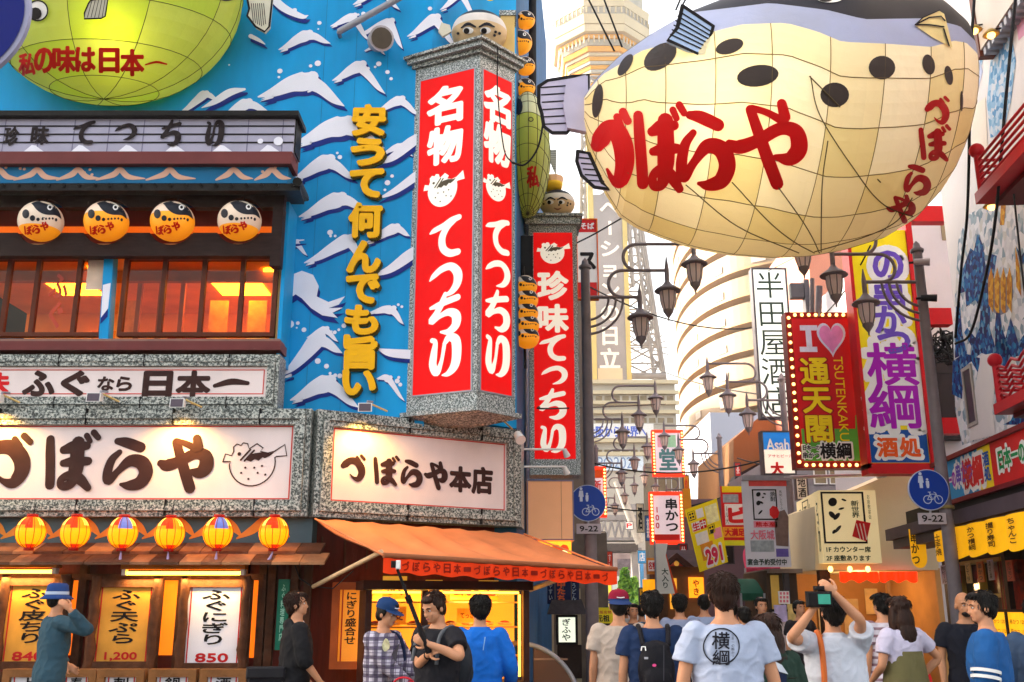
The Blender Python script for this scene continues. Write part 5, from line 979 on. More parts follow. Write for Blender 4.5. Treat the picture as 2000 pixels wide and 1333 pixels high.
for k in range(8):
    for y0, y1 in ((12, 23), (62, 75)):
        for i in range(7):
            a0, a1 = 2 * math.pi * (k + .5) / 8, 2 * math.pi * (k + 1.5) / 8; p0 = Vector((math.cos(a0), math.sin(a0), 0)) * r * (1 if y0 < 50 else .88); p1 = Vector((math.cos(a1), math.sin(a1), 0)) * r * (1 if y0 < 50 else .88); q = p0.lerp(p1, (i + .5) / 7) + Vector(c0); m.tube([q + Vector((0, 0, tz(y1))), q + Vector((0, 0, tz(y0)))], .14, TCRM, 4)
mk('observation_deck', m, t)
def truss(mb, a0, a1, b0, b1, n, r, mt):          # two chords with crossing braces
    mb.tube([a0, a1], r * 1.8, mt, 6); mb.tube([b0, b1], r * 1.8, mt, 6)
    for i in range(n):
        p, q, p2, q2 = a0.lerp(a1, i / n), b0.lerp(b1, i / n), a0.lerp(a1, (i + 1) / n), b0.lerp(b1, (i + 1) / n)
        mb.tube([p, q2], r, mt, 4); mb.tube([q, p2], r, mt, 4); mb.tube([p, q], r, mt, 4)
for dy in (0, 9):
    for (xa0, xb0, ya, xa1, xb1, yb_) in ((1236, 1250, 420, 1282, 1304, 775), (1146, 1132, 420, 1112, 1092, 775), (1138, 1150, 150, 1134, 1146, 420), (1224, 1212, 150, 1250, 1236, 420)):
        m = MB(); truss(m, at(xa0, ya, YT + dy), at(xa1, yb_, YT + dy), at(xb0, ya, YT + dy), at(xb1, yb_, YT + dy), 9, .17, TS); mk('leg', m, t)
    m = MB(); truss(m, at(1150, 150, YT + dy), at(1140, 560, YT + dy), at(1212, 150, YT + dy), at(1236, 560, YT + dy), 8, .2, TS)
    for k in range(5): truss(m, at(1222, 430 + k * 70, YT + dy), at(1222, 500 + k * 70, YT + dy), at(1246 + k * 11, 430 + k * 70, YT + dy), at(1256 + k * 11, 500 + k * 70, YT + dy), 2, .14, TS)
    c_ = at(1262, 680, YT + dy)
    for k in range(14): a = R(k * 180 / 13); m.tube([c_, c_ + Vector((3.2 * math.cos(a), 0, 4.4 * math.sin(a) - 1))], .09, TS, 4)
    m.tube([at(1100, 735, YT + dy), at(1300, 735, YT + dy)], .5, TS, 6); mk('lattice', m, t)
m = MB(); pq = front(YT - 2); b = pq.box(1157, 380, 1221, 745); m.pbox(pq, b, -1, 0, M('tower_board_grey', '#8a8890', .5, .1, .3)); m.pbox(pq, pq.box(1150, 270, 1161, 745), -.6, .3, TYEL); m.pbox(pq, pq.box(1219, 380, 1228, 745), -.6, .3, TYEL); m.pbox(pq, pq.box(1168, 720, 1216, 760), -.6, .1, TCRM); mk('sign_board', m, t)
m = MB()
for ch, y0, y1 in (('ベ', 388, 424), ('ー', 430, 462), ('シ', 468, 504), ('ョ', 508, 544), ('ン', 550, 586), ('の', 592, 630), ('日', 636, 676), ('立', 680, 722)): bx = pq.box(1170, y0, 1212, y1); m.vword(pq, ch, bx, .1, M('tower_letter_white', '#f4f0ec', .4), .03)
mk('lettering', m, t)
# ================================================================ TOWER BASE BLOCK
t = thing('base_building', 'pale building with blue writing and window rows under the steel tower', 'building', (11, 100, 0)); p = front(100.0); BW = M('base_wall', '#b8b0a4', .6, .06, .4); b = p.box(1120, 742, 1325, 1090); m = MB(); m.pbox(p, (b[0], 0, b[2], b[3]), -14, 0, BW)
for y in (748, 768, 788, 806, 862, 888): z = p.hit(1200, y)[1]; m.pbox(p, (b[0] - .3, z - .18, b[2] + .3, z + .18), 0, .5, TCRM)
mk('wall', m, t)
WG = M('far_window_brown', '#8a7a60', .25, .2, .5)
for r_, (y0, y1) in enumerate(((774, 785), (817, 827), (879, 890))):
    for k in range(11):
        x = 1128 + k * 17.4; bb = p.box(x, y0, x + 13, y1); m = MB(); m.pbox(p, bb, -.05, .04, WG); w_ = mk('window', m, t); m = MB(); m.frame(p, (bb[0] - .1, bb[1] - .1, bb[2] + .1, bb[3] + .1), .1, 0, .14, BW); mk('frame', m, w_)
m = MB(); m.pbox(p, p.box(1140, 829, 1276, 857), 0, .3, WHITE); m.pbox(p, p.box(1130, 890, 1256, 920), 0, .3, M('pale_blue_board', '#dce6f0', .5)); mk('sign_board', m, t)
m = MB(); m.word(p, '大阪から世界へ', p.box(1146, 834, 1262, 855), .32, M('ink_blue', '#4a6ad0', .5), .03); m.word(p, 'EXPO2025', p.box(1136, 894, 1246, 916), .32, M('ink_steel_blue', '#7a96c0', .5), .0); mk('lettering', m, t)
# steel footbridge and shops where the street ends
t = thing('gateway', 'grey steel gateway frame spanning the far end of the street', 'gateway', (9, 80, 0)); p = front(80.0); m = MB(); GS = M('gateway_grey', '#8e8c90', .5, .1, .5)
for y0, y1 in ((985, 996), (1006, 1016), (1050, 1056)): b = p.box(1120, y0, 1246, y1); m.pbox(p, b, -2, 0, GS)
b = p.box(1120, 1062, 1246, 1078); m.pbox(p, b, -2, .1, M('gateway_dark', '#4a4446'))
for x in range(1124, 1246, 14): m.tube([p.P(*p.hit(x, 1018)), p.P(*p.hit(x + 7, 1050))], .09, GS, 4); m.tube([p.P(*p.hit(x + 14, 1018)), p.P(*p.hit(x + 7, 1050))], .09, GS, 4)
mk('beam', m, t)
for x in (1126, 1244): m = MB(); q = p.hit(x, 1080); m.pbox(p, (q[0] - .4, 0, q[0] + .4, q[1] + .4), -1, -.1, GS); mk('leg', m, t)
m = MB(); m.tube([at(1206, 940, 78), at(1250, 1062, 78)], .35, M('stair_grey', '#a09c98'), 6); mk('stair_flight', m, t)
t = thing('far_shop', 'pinkish far shopfront with a pale screen closing the end of the street', 'building', (11, 96, 0)); p = front(92.0); m = MB(); b = p.box(1100, 1078, 1300, 1200); m.pbox(p, (b[0], 0, b[2], b[3]), -2, 0, M('far_pink_wall', '#a8908a', .6, .3, 1.2)); mk('wall', m, t); m = MB(); m.pbox(p, p.box(1196, 1126, 1246, 1170), 0, .1, M('far_screen', '#d8dcd4', .4, .1, 1)); m.pbox(p, p.box(1206, 1092, 1236, 1112), 0, .1, M('far_picture', '#7a6a70', .5, .4, 3)); mk('screen', m, t)
random.seed(11)
for x, y, h, c_ in ((1168, 1120, 62, '#e8e4e0'), (1180, 1110, 70, '#d8d0b8'), (1186, 1125, 60, '#e8d83c'), (1250, 1100, 80, '#5a9ac8'), (1256, 1130, 50, '#d8d4d0')):
    p = front(62 + random.random() * 10); b = p.box(x, y, x + 8, y + h); m = MB(); m.pbox(p, (b[0], 0, b[2], b[3]), -.1, 0, M('street_banner_%s' % c_[1:], c_, .6, .15, 2)); m.tube([p.P(b[0], 0, 0), p.P(b[0], b[3] + .2, 0)], .04, GREYM, 5)
    tag(mk('street_banner', m), 'small upright banner far down the street, ' + {'#e8e4e0': 'white, nearest the lamp post', '#d8d0b8': 'beige and tall', '#e8d83c': 'bright yellow', '#5a9ac8': 'blue and white', '#d8d4d0': 'grey white and short'}[c_], 'banner')
# ================================================================ CURVED APARTMENT BLOCK
t = thing('apartment_block', 'cream apartment block with curved tiers of balconies lit by low sun', 'building', (24, 110, 0)); PTH = [(23.5, 131), (21.4, 125), (20.4, 119), (20.1, 113), (20.5, 107.5), (21.8, 102.5), (24.2, 98.5), (28, 96), (34, 95), (42, 96)]; PTH = crom([(float(a), float(b_)) for a, b_ in PTH], 5); AWL = M('apartment_wall', '#b8966e', .6, .08, .3); APR = M('apartment_parapet', '#9a8672', .6, .05, .3); APD = M('apartment_shade_door', '#b89c84', .4, .2, .6)
def shell(mb, off0, off1, z0, z1, mt):
    n = len(PTH); o = []; i_ = []
    for k in range(n):
        a, c = PTH[max(0, k - 1)], PTH[min(n - 1, k + 1)]; d = Vector((c[0] - a[0], c[1] - a[1], 0)).normalized(); N = Vector((d.y, -d.x, 0)); q = Vector((PTH[k][0], PTH[k][1], 0)); o.append(q + N * off0); i_.append(q + N * off1)
    v = [p + Vector((0, 0, z)) for z in (z0, z1) for p in o] + [p + Vector((0, 0, z)) for z in (z0, z1) for p in i_]; f = []
    for k in range(n - 1): f += [(k, k + 1, n + k + 1, n + k), (2 * n + k + 1, 2 * n + k, 3 * n + k, 3 * n + k + 1), (n + k, n + k + 1, 3 * n + k + 1, 3 * n + k), (k + 1, k, 2 * n + k, 2 * n + k + 1)]
    f += [(0, n, 3 * n, 2 * n), (n - 1, 2 * n - 1 + 0, 4 * n - 1, 3 * n - 1)]
    mb.add(v, f, mt)
m = MB(); shell(m, -1.7, -8, 0, 52, AWL); mk('wall', m, t)
for k in range(3, 17):
    z = 2.9 * k + 1.2; m = MB(); shell(m, 0, -.18, z, z + 1.95, APR); shell(m, .02, -1.68, z - .22, z - .003, AWL); bl = mk('balcony', m, t); m = MB(); n = len(PTH)
    for q in range(4, n - 4, 3):
        a = Vector((*PTH[q], 0)); c = Vector((*PTH[q + 1], 0)); d = (c - a).normalized(); N = Vector((d.y, -d.x, 0)); m.add([a - N * 1.6 + Vector((0, 0, z)), a - N * 1.6 + d * 1.5 + Vector((0, 0, z)), a - N * 1.6 + d * 1.5 + Vector((0, 0, z + 2.2)), a - N * 1.6 + Vector((0, 0, z + 2.2))], [(0, 1, 2, 3)], APD)
        if q % 2: a2 = a + N * .03; m.hexa([a2 + d * x_ + N * y_ + Vector((0, 0, z + z_)) for z_ in (.2, .95) for x_, y_ in ((0, 0), (1.6, 0), (1.6, .05), (0, .05))], M('balcony_railing_grey', '#c4b4ac', .5))
    mk('window', m, bl)
# ================================================================ BUILDINGS ON THE RIGHT SIDE OF THE STREET
def block(name, label, Y, px, depth, mt, cat='building', z0=0, wins=(), wmt=None, extra=None):
    p = front(Y); b = p.box(*px); t = thing(name, label, cat, p.P((b[0] + b[2]) / 2, 0)); m = MB(); m.pbox(p, (b[0], z0, b[2], b[3]), -depth, 0, mt)
    if extra: extra(m, p)
    mk('wall', m, t)
    for q in wins: m = MB(); bb = p.box(*q); m.pbox(p, bb, -.05, .02, wmt or WG); w_ = mk('window', m, t); m = MB(); k = (bb[2] - bb[0]) * .08; m.frame(p, (bb[0] - k, bb[1] - k, bb[2] + k, bb[3] + k), k, 0, .08, WHITE); mk('frame', m, w_)
    return t
for i_, (Y_, D_, px_, h_, c_, lb_t) in enumerate(((24.5, 7, 1158, 9.5, '#7a6a5c', 'brown plastered house just behind the left lamp post'), (34, 10, 1162, 12, '#8a8078', 'grey house farther along the left street side'), (48, 16, 1166, 14, '#9a9084', 'pale long house at the far left of the street'))):
    p_ = front(float(Y_)); xr_ = p_.hit(px_, 1150)[0]; t = thing('side_house', lb_t, 'building', (xr_ - 3, Y_, 0)); m = MB(); m.hexa([(xr_ - 6, Y_, 0), (xr_, Y_, 0), (xr_ + D_ * .08, Y_ + D_, 0), (xr_ - 6, Y_ + D_, 0), (xr_ - 6, Y_, h_), (xr_, Y_, h_), (xr_ + D_ * .08, Y_ + D_, h_), (xr_ - 6, Y_ + D_, h_)], M('house_plaster_%d' % i_, c_, .7, .15, .8)); mk('wall', m, t)
block('salmon_building', 'salmon pink building rising behind the red heart sign', 34, (1592, 430, 1700, 900), 8, M('salmon_wall', '#d88a70', .6, .08, .8), wins=((1610, 700, 1640, 740),))
block('grey_building', 'pale grey plain building beyond the second right lamp post', 60, (1390, 806, 1560, 960), 10, M('pale_grey_wall', '#b8bac8', .6, .05, .4))
p = front(40.0); t = thing('brown_building', 'ochre brown building with a slanted roof edge behind the beer sign', 'building', p.P(12, 0)); m = MB(); m.poly(p, pts(p, [(1433, 1250), (1433, 858), (1482, 816), (1600, 812), (1600, 1250)]), -8, 0, M('ochre_wall', '#8c603a', .6, .1, .6)); mk('wall', m, t); m = MB(); m.poly(p, pts(p, [(1418, 950), (1428, 934), (1496, 898), (1500, 950)]), .1, 1.2, M('dark_roof', '#2a2022', .6, .2, 1)); mk('roof', m, t)
block('white_building', 'dull white building with rooftop clutter beyond the third lamp post', 70, (1335, 880, 1400, 1100), 8, M('dull_white_wall', '#a89e96', .6, .1, .5), wins=((1344, 900, 1356, 925), (1366, 905, 1380, 930), (1346, 950, 1358, 975)))
block('purple_shop', 'dull purple brown shop block behind the beer banners', 33, (1356, 975, 1560, 1250), 6, M('purple_brown_wall', '#6a5058', .6, .2, .8), wins=((1380, 990, 1400, 1010),))
block('tile_shop', 'tall narrow cream house behind the lit red skewer signs', 55, (1268, 905, 1345, 1250), 1.5, M('cream_house_wall', '#9a8c76', .6, .12, .6), wins=((1285, 930, 1300, 960), (1312, 930, 1326, 960)))
block('shop_house', 'grey shop house with striped panels behind the yellow sumo banner', 30, (1545, 880, 1830, 1250), 8, M('grey_house_wall', '#8c868c', .6, .15, .7), wins=((1590, 915, 1612, 945), (1620, 915, 1640, 945), (1650, 912, 1672, 944), (1690, 910, 1712, 944)))
# pale building with the red gallery
p = front(20.5); t = thing('pale_building', 'pale grey wall building between the yellow banner and the mosaic wall', 'building', p.P(9, 0)); m = MB(); b = p.box(1786, 425, 1900, 900); m.pbox(p, (b[0], 0, b[2] + 3, b[3] + .0), -6, 0, M('pale_wall', '#c8c2c8', .6, .06, .7)); b2_ = p.box(1806, 698, 1866, 862); m.pbox(p, b2_, 0, .3, M('dark_shutter', '#2a2024', .5, .2, 2)); mk('wall', m, t)
m = MB(); b3 = p.box(1806, 735, 1866, 737); m.pbox(p, b3, .3, .31, BLACKINK); mk('shutter_line', m, t)
m = MB(); q_ = p.box(1838, 430, 1862, 470); m.pbox(p, q_, 0, .02, WG); mk('window', m, t)
# ================================================================ SIGNS OF THE RIGHT SIDE
p = front(18.5); b = p.box(1680, 450, 1792, 905); YS = p
def yfig(m):
    z = p.hit(1740, 838)[1]; m.poly(p, [(b[0], b[1]), (b[2], b[1]), (b[2], z + .05), ((b[0] + b[2]) / 2, z + .22), (b[0] + .3, z)], None, .004, DBLUE) if False else m.poly(p, [(b[0] + .01, b[1] + .01), (b[2] - .01, b[1] + .01), (b[2] - .01, z), (b[0] + .01, z - .05)], None, .004, DBLUE)
    for ch, x0, y0, x1, y1 in (('の', 1706, 492, 1762, 546), ('串', 1708, 552, 1764, 604), ('か', 1708, 600, 1768, 650), ('つ', 1716, 650, 1776, 690)):
        bx = p.box(x0, y0, x1, y1); m.word(p, ch, (bx[0] - .06, bx[1] - .06, bx[2] + .06, bx[3] + .06), .006, WHITE, .10); m.word(p, ch, bx, .011, PURP, .035)
    for ch, x0, y0, x1, y1 in (('横', 1694, 672, 1790, 752), ('綱', 1698, 752, 1794, 836)):
        bx = p.box(x0, y0, x1, y1); m.word(p, ch, (bx[0] - .07, bx[1] - .07, bx[2] + .07, bx[3] + .07), .006, WHITE, .075); m.word(p, ch, bx, .011, MAG, .022)
    for ch, x0, y0, x1, y1 in (('酒', 1714, 856, 1752, 892), ('処', 1758, 856, 1796, 892)):
        bx = p.box(x0, y0, x1, y1); m.word(p, ch, (bx[0] - .04, bx[1] - .04, bx[2] + .04, bx[3] + .04), .007, WHITE, .09); m.word(p, ch, bx, .012, ORI, .04)
t = flatsign('banner_sign', 'huge yellow vertical sign with purple and magenta writing behind the right lamp post', 'sign', p, b, YB2, extra=yfig, th=.35); m = MB()
m.pbox(p, (b[2] + .003, b[1] - .2, b[2] + .12, b[3] + .3), -.36, .05, RED); m.pbox(p, (b[0] - .07, b[1] - .1, b[0] - .003, b[3]), -.36, .03, RED); m.pbox(p, (b[0] - .07, b[1] - .2, b[2], b[1] - .004), -.36, .03, RED)
for y0, y1, x1 in ((400, 430, 1852), (600, 632, 1862), (815, 846, 1880)): q_ = p.box(1796, y0, x1, y1); m.pbox(p, (b[2] + .123, q_[1], q_[2], q_[3]), -.3, -.06, RED)
mk('red_frame', m, t)
p = front(19.0); b = p.box(1556, 622, 1680, 903)
def hfig(m):
    z = p.hit(1620, 838)[1]; m.poly(p, [(b[0] + .03, b[1] + .02), (b[2] - .03, b[1] + .02), (b[2] - .03, z + .32), (b[2] - .14, z + .26), (b[2] - .16, z), (b[0] + .03, z)], None, .004, GREENB)
    hb = p.box(1598, 634, 1650, 692); w_, h_ = hb[2] - hb[0], hb[3] - hb[1]
    hs_ = lambda k: [((hb[0] + hb[2]) / 2 + k * w_ * .5 * math.sin(a) ** 3, hb[1] + h_ * .56 + k * h_ * .56 * (13 * math.cos(a) - 5 * math.cos(2 * a) - 2 * math.cos(3 * a) - math.cos(4 * a)) / 15) for a in [2 * math.pi * i / 40 for i in range(40)]]
    m.poly(p, hs_(1.08), None, .006, LILW); m.poly(p, hs_(.9), None, .010, PINK)
    for bx in ((1562, 636, 1596, 646), (1574, 640, 1585, 684), (1562, 678, 1596, 688)): m.pbox(p, p.box(*bx), .004, .009 + bx[0] * 1e-6, LILW)
    bx = p.box(1566, 697, 1624, 866); m.vword(p, '通天閣', bx, .011, LETY, .028); m.vword(p, '通天閣', (bx[0] - .02, bx[1], bx[2] + .02, bx[3]), .006, M('ink_deep_red', '#a00c10'), .06)
    vs, fs = glyph('TSUTENKAKU', .02); q_ = p.box(1634, 697, 1652, 862); xm = max(v[0] for v in vs); ym = max(v[1] for v in vs)
    m.add([p.P(q_[0] + (q_[2] - q_[0]) * v[1] / ym, q_[3] - (q_[3] - q_[1]) * v[0] / xm, .011) for v in vs], fs, LETY)
    for tx, bx, mt in (('横綱', (1602, 866, 1662, 896), BLACKINK), ('串かつ', (1568, 884, 1600, 896), BLACKINK), ('日本一の', (1568, 870, 1600, 880), BLACKINK)):
        q_ = p.box(*bx); m.word(p, tx, (q_[0] - .02, q_[1] - .02, q_[2] + .02, q_[3] + .02), .007, WHITE, .08); m.word(p, tx, q_, .011, mt, .03)
t = flatsign('bulb_sign', 'red sign with I heart and yellow writing ringed by small bulbs', 'sign', p, b, M('heart_sign_red', '#d0101c', .45, .06, 2), extra=hfig, th=.3); m = MB(); m.frame(p, (b[0] - .12, b[1] - .12, b[2] + .12, b[3] + .12), .118, -.3, .01, M('bulb_border_red', '#7a1410', .5, .2, 5)); mk('border', m, t)
W_, H_ = b[2] - b[0], b[3] - b[1]; bp = [(b[0] - .06, b[1] + H_ * i / 17) for i in range(18)] + [(b[2] + .06, b[1] + H_ * i / 17) for i in range(18)] + [(b[0] + W_ * (i + .5) / 9, b[1] - .06) for i in range(9)] + [(b[0] + W_ * (i + .5) / 9, b[3] + .06) for i in range(9)]
for a, z in bp: m = MB(); m.ell(p.P(a, z, .03), (.034, .034, .034), BULB, 8, 5); mk('bulb', m, t)
m = MB(); m.tube([at(1598, 620, 19.05), at(1600, 560, 19.05)], .07, POLE); m.tube([at(1586, 620, 19.2), at(1586, 545, 19.2)], .05, POLE); mk('support', m, t)
p = front(26.0); b = p.box(1480, 527, 1543, 814); flatsign('shop_sign', 'white vertical sign with five thin dark characters', 'sign', p, b, PALEG, [('半田屋酒店', 'v', (1482, 530, 1541, 812), DKINK, .0)], STEEL, .05, .3, post=lambda m: (m.pbox(p, p.box(1546, 552, 1580, 580), -.3, -.05, STEEL), m.pbox(p, p.box(1574, 545, 1584, 640), -.3, -.02, STEEL)))
p = front(24.0); b = p.box(1492, 845, 1550, 925)
def beer(m): m.pbox(p, (b[0], b[1] + (b[3] - b[1]) * .58, b[2], b[3]), 0, .004, M('beer_blue', '#1878d0', .4, .15, 2, emit=.08)); m.word(p, 'Asahi', p.box(1497, 858, 1546, 880), .008, WHITE, .02); m.word(p, 'アサヒビール', p.box(1500, 888, 1548, 894), .006, INKRED, .01)
flatsign('beer_sign', 'small lit beer sign with a blue top behind the second right lamp post', 'sign', p, b, SIGNWHITE, [('大', 'h', (1506, 904, 1530, 928), INKRED, .05)], STEEL, .04, .3, extra=beer)
# hanging banners
p = front(19.6); b = p.box(1453, 940, 1540, 1108); CW = M('white_banner_cloth', '#d6d2da', .8, .06, 2, bump=.1)
def kum(m):
    m.pbox(p, p.box(1462, 938, 1536, 950), .0, .005, M('banner_head_red', '#d84a44')); m.frame(p, p.box(1470, 956, 1518, 1016), .025, 0, .006, BLACKINK)
    for x, y, rx, ry, a in ((1481, 966, 5, 4, 40), (1493, 965, 3, 1.6, -15), (1490, 972, 2.4, 1.6, 10), (1481, 983, 5, 4, 60), (1487, 982, 4, 2, -30), (1485, 1001, 6, 1.8, 45)): m.disc(p, p.hit(x, y), rx / F * 19.6, .008, BLACKINK, 12, ry=ry / F * 19.6, rot=R(a))
    m.disc(p, p.hit(1512, 1001), .1, .010, INKRED, 7, ry=.13); m.pbox(p, p.box(1472, 1018, 1518, 1031), 0, .006, M('banner_pink', '#e890a0')); m.pbox(p, p.box(1466, 1056, 1512, 1078), 0, .005, M('banner_grey_print', '#9aa0a4', .7, .3, 9)); m.pbox(p, p.box(1516, 1072, 1540, 1088), 0, .007, M('banner_violet', '#6a5aa8')); m.poly(p, pts(p, [(1516, 1066), (1512, 1020), (1520, 1000), (1532, 996), (1540, 1010), (1540, 1068)]), None, .006, M('banner_brown', '#7a6058', .7, .25, 8))
flatsign('hanging_banner', 'white cloth banner with a framed black ink drawing hung from a long bar', 'banner', p, b, CW, [('焼酎', 'v', (1504, 960, 1514, 980), BLACKINK, .01), ('熊本産', 'h', (1476, 1020, 1514, 1029), INKRED, .03), ('大阪城', 'h', (1466, 1036, 1512, 1054), M('ink_pink_red', '#e0788a'), .03), ('宴会予約受付中', 'h', (1460, 1092, 1536, 1104), DKINK, .03), ('馬刺しとうふ', 'v', (1522, 958, 1528, 996), DKINK, .0)], th=.03, extra=kum, post=lambda m: (m.pbox(p, p.box(1449, 929, 1542, 939), -.05, .03, M('bar_grey', '#9a9498', .5)), m.tube([p.P(*p.hit(1530, 933)), p.P(*p.hit(1765, 926))], .035, M('bar_pale', '#c8c4c4', .5)), m.tube([p.P(*p.hit(1712, 930)), p.P(*p.hit(1730, 927))], .06, M('bar_pale', '#c8c4c4', .5))))
p = front(23.0); q4 = pts(p, [(1338, 996), (1400, 974), (1422, 1098), (1367, 1118)])
t = thing('hanging_banner', 'tilted yellow beer banner with a red price of 291', 'banner', p.P(*q4[3])); m = MB(); m.poly(p, q4, -.04, 0, YB2); mk('board', m, t); m = MB()
def bil(u, v): # u across, v down
    a = (q4[0][0] + (q4[1][0] - q4[0][0]) * u, q4[0][1] + (q4[1][1] - q4[0][1]) * u); c = (q4[3][0] + (q4[2][0] - q4[3][0]) * u, q4[3][1] + (q4[2][1] - q4[3][1]) * u); return (a[0] + (c[0] - a[0]) * v, a[1] + (c[1] - a[1]) * v)
class BIL:
    def P(s, a, z, d=0.0): return p.P(*bil(a, 1 - z), d)
bi = BIL(); R4 = lambda m, u0, v0, u1, v1, mt, d=.004: m.add([bi.P(u0, 1 - v1, d), bi.P(u1, 1 - v1, d), bi.P(u1, 1 - v0, d), bi.P(u0, 1 - v0, d)], [(0, 1, 2, 3)], mt)
R4(m, .04, .06, .26, .2, BLACKINK); R4(m, .3, .06, .52, .2, WHITE); R4(m, .08, .24, .34, .38, WHITE); R4(m, .34, .24, .54, .38, REDB); R4(m, .56, .36, .78, .5, BLACKINK); R4(m, .58, .06, .96, .34, M('banner_cream', '#f0e8a8', .6, .2, 12)); R4(m, .12, .42, .52, .6, M('beer_foam', '#e8e4d8', .6, .1, 8)); R4(m, .2, .6, .62, .86, M('beer_amber', '#d88a18', .4, .2, 4)); R4(m, .7, .44, .96, .6, M('banner_pink', '#e890a0')); m.word(bi, '田', (.06, .81, .24, .93), .008, LETY, .02); m.word(bi, '生', (.1, .63, .32, .75), .008, INKRED, .03); m.word(bi, '中', (.36, .63, .52, .75), .008, WHITE, .02); m.word(bi, '円', (.58, .51, .76, .63), .008, LETY, .02); mk('picture', m, t)
m = MB(); m.word(bi, '291', (.3, .05, .86, .3), .008, WHITE, .10); m.word(bi, '291', (.32, .07, .84, .28), .011, M('ink_crimson', '#d01a44'), .05); mk('lettering', m, t)
p = front(24.5); b = p.box(1410, 950, 1458, 1066)
def bb_(m): m.pbox(p, p.box(1410, 950, 1458, 962), 0, .005, YB2); m.pbox(p, p.box(1412, 966, 1442, 982), 0, .005, M('banner_grey_print', '#9aa0a4', .7, .3, 9)); m.pbox(p, p.box(1416, 985, 1458, 1026), 0, .005, WHITE); m.pbox(p, p.box(1412, 1030, 1458, 1050), 0, .005, M('banner_orange', '#f0a020', .5, .2, 12)); m.pbox(p, p.box(1410, 1056, 1458, 1066), 0, .005, M('banner_lime', '#d8e020'))
flatsign('hanging_banner', 'red and white banner with one large red character behind the white cloth banner', 'banner', p, b, REDB, [('ビ', 'h', (1424, 992, 1456, 1020), INKRED, .06), ('ール大', 'v', (1416, 988, 1423, 1024), DKINK, .0), ('大満足', 'h', (1416, 1033, 1454, 1047), REDB, .05)], th=.04, extra=bb_)
LITR = M('lit_red_border', '#f03020', .45, .2, 9, emit=.2, ecol='#ff3a18')
for px, Y, txt, col, lb in (((1277, 968, 1328, 1056), 30, '串かつ', BLACKINK, 'glowing red bordered sign for skewers with black writing'), ((1280, 846, 1330, 925), 36, '堂', M('ink_teal', '#5a8a8a'), 'pale pink sign with a red dotted border above the glowing skewer sign'), ((1154, 918, 1178, 1004), 33, '新世界', INKRED, 'small orange red sign with bulbs right of the left lamp post')):
    p = front(float(Y)); b = p.box(*px); x0, y0, x1, y1 = px; w_ = x1 - x0
    def ex(m):
        if Y == 30: m.word(p, '一〇〇', p.box(x0 + 4, y0 + 8, x0 + 5, y0 + 9), .004, INKRED) if False else m.vword(p, '100', p.box(x0 + 3, y0 + 20, x0 + 18, y0 + 66), .006, M('ink_crimson', '#d01a44'), .02); m.pbox(p, p.box(x0, y1 - 12, x1, y1), 0, .004, REDB)
        elif Y == 36: m.pbox(p, p.box(x0 + 4, y0 + 4, x0 + 18, y0 + 28), 0, .004, M('panel_pink', '#f0a8b8')); m.pbox(p, p.box(x0 + 22, y0 + 4, x0 + 40, y0 + 28), 0, .004, M('panel_mint', '#a8d8b0'))
        else: m.pbox(p, p.box(x0, y0, x1, y0 + 16), 0, .004, ORANGE)
    tb = (x0 + w_ * .42, y0 + 6, x1 - 3, y1 - 16) if Y == 30 else (x0 + 6, y0 + 30, x1 - 6, y1 - 4) if Y == 36 else (x0 + 5, y0 + 20, x1 - 3, y1 - 6)
    t = flatsign('bulb_sign', lb, 'sign', p, b, M('lit_lilac_white', '#ecd8e0', .5, .05, 2, emit=.06), [(txt, 'v', tb, col, .03)], LITR, .11, .25, extra=ex); m = MB()
    for i in range(14):
        z = b[1] + (b[3] - b[1]) * i / 13
        for s in (b[0] - .055, b[2] + .055): m.ell(p.P(s, z, .03), (.035, .035, .035), BULB, 6, 4)
    mk('bulb_row', m, t)
p = front(25.0); b = p.box(1543, 985, 1560, 1050)
# more shopfronts of the right side, low down
p = front(21.0)
t = thing('nobori_flag', 'tall white upright flag with small dark writing before the skewer shop', 'flag', at(1284, 1160, 21)); m = MB(); m.poly(p, pts(p, [(1281, 1062), (1304, 1062), (1300, 1085), (1318, 1160), (1281, 1160)]), -.01, .01, M('flag_white', '#dcdad0', .8, .06, 3)); mk('cloth', m, t); m = MB(); m.vword(p, '大入り', p.box(1292, 1110, 1306, 1150), .014, DKINK, .02); mk('lettering', m, t); m = MB(); m.tube([(p.hit(1280, 1100)[0], 21, 0), (p.hit(1280, 1100)[0], 21, p.hit(1280, 1056)[1])], .02, GREYM, 6); mk('pole', m, t)
t = thing('nobori_flag', 'slim red and orange flag leaning beside the white flag', 'flag', at(1316, 1160, 22)); p2_ = front(22.0); m = MB(); m.poly(p2_, pts(p2_, [(1290, 1075), (1298, 1072), (1324, 1160), (1316, 1166)]), -.01, .01, M('flag_red_orange', '#d8481c', .7, .3, 2)); mk('cloth', m, t); m = MB(); m.tube([at(1289, 1074, 22.02), at(1320, 1190, 22.02)], .015, GREYM, 5); mk('pole', m, t)
p = front(24.0); t = thing('food_stall', 'wooden food stall with a tiled hood and a lit orange lantern board', 'stall', at(1325, 1200, 24)); m = MB(); b = p.box(1304, 1105, 1378, 1250); m.pbox(p, (b[0], 0, b[2], b[3]), -3, 0, M('stall_wood', '#8a5a34', .6, .3, 3, bump=.3)); mk('wall', m, t); m = MB(); z = b[3]; m.hexa([p.P(b[0] - .2, z - .05, .6), p.P(b[2] + .1, z - .05, .6), p.P(b[2] + .1, z, -.5), p.P(b[0] - .2, z, -.5), p.P(b[0], z + .35, .1), p.P(b[2], z + .35, .1), p.P(b[2], z + .35, -.5), p.P(b[0], z + .35, -.5)], M('stall_roof', '#4a3438', .6, .3, 4, bump=.4)); mk('roof', m, t)
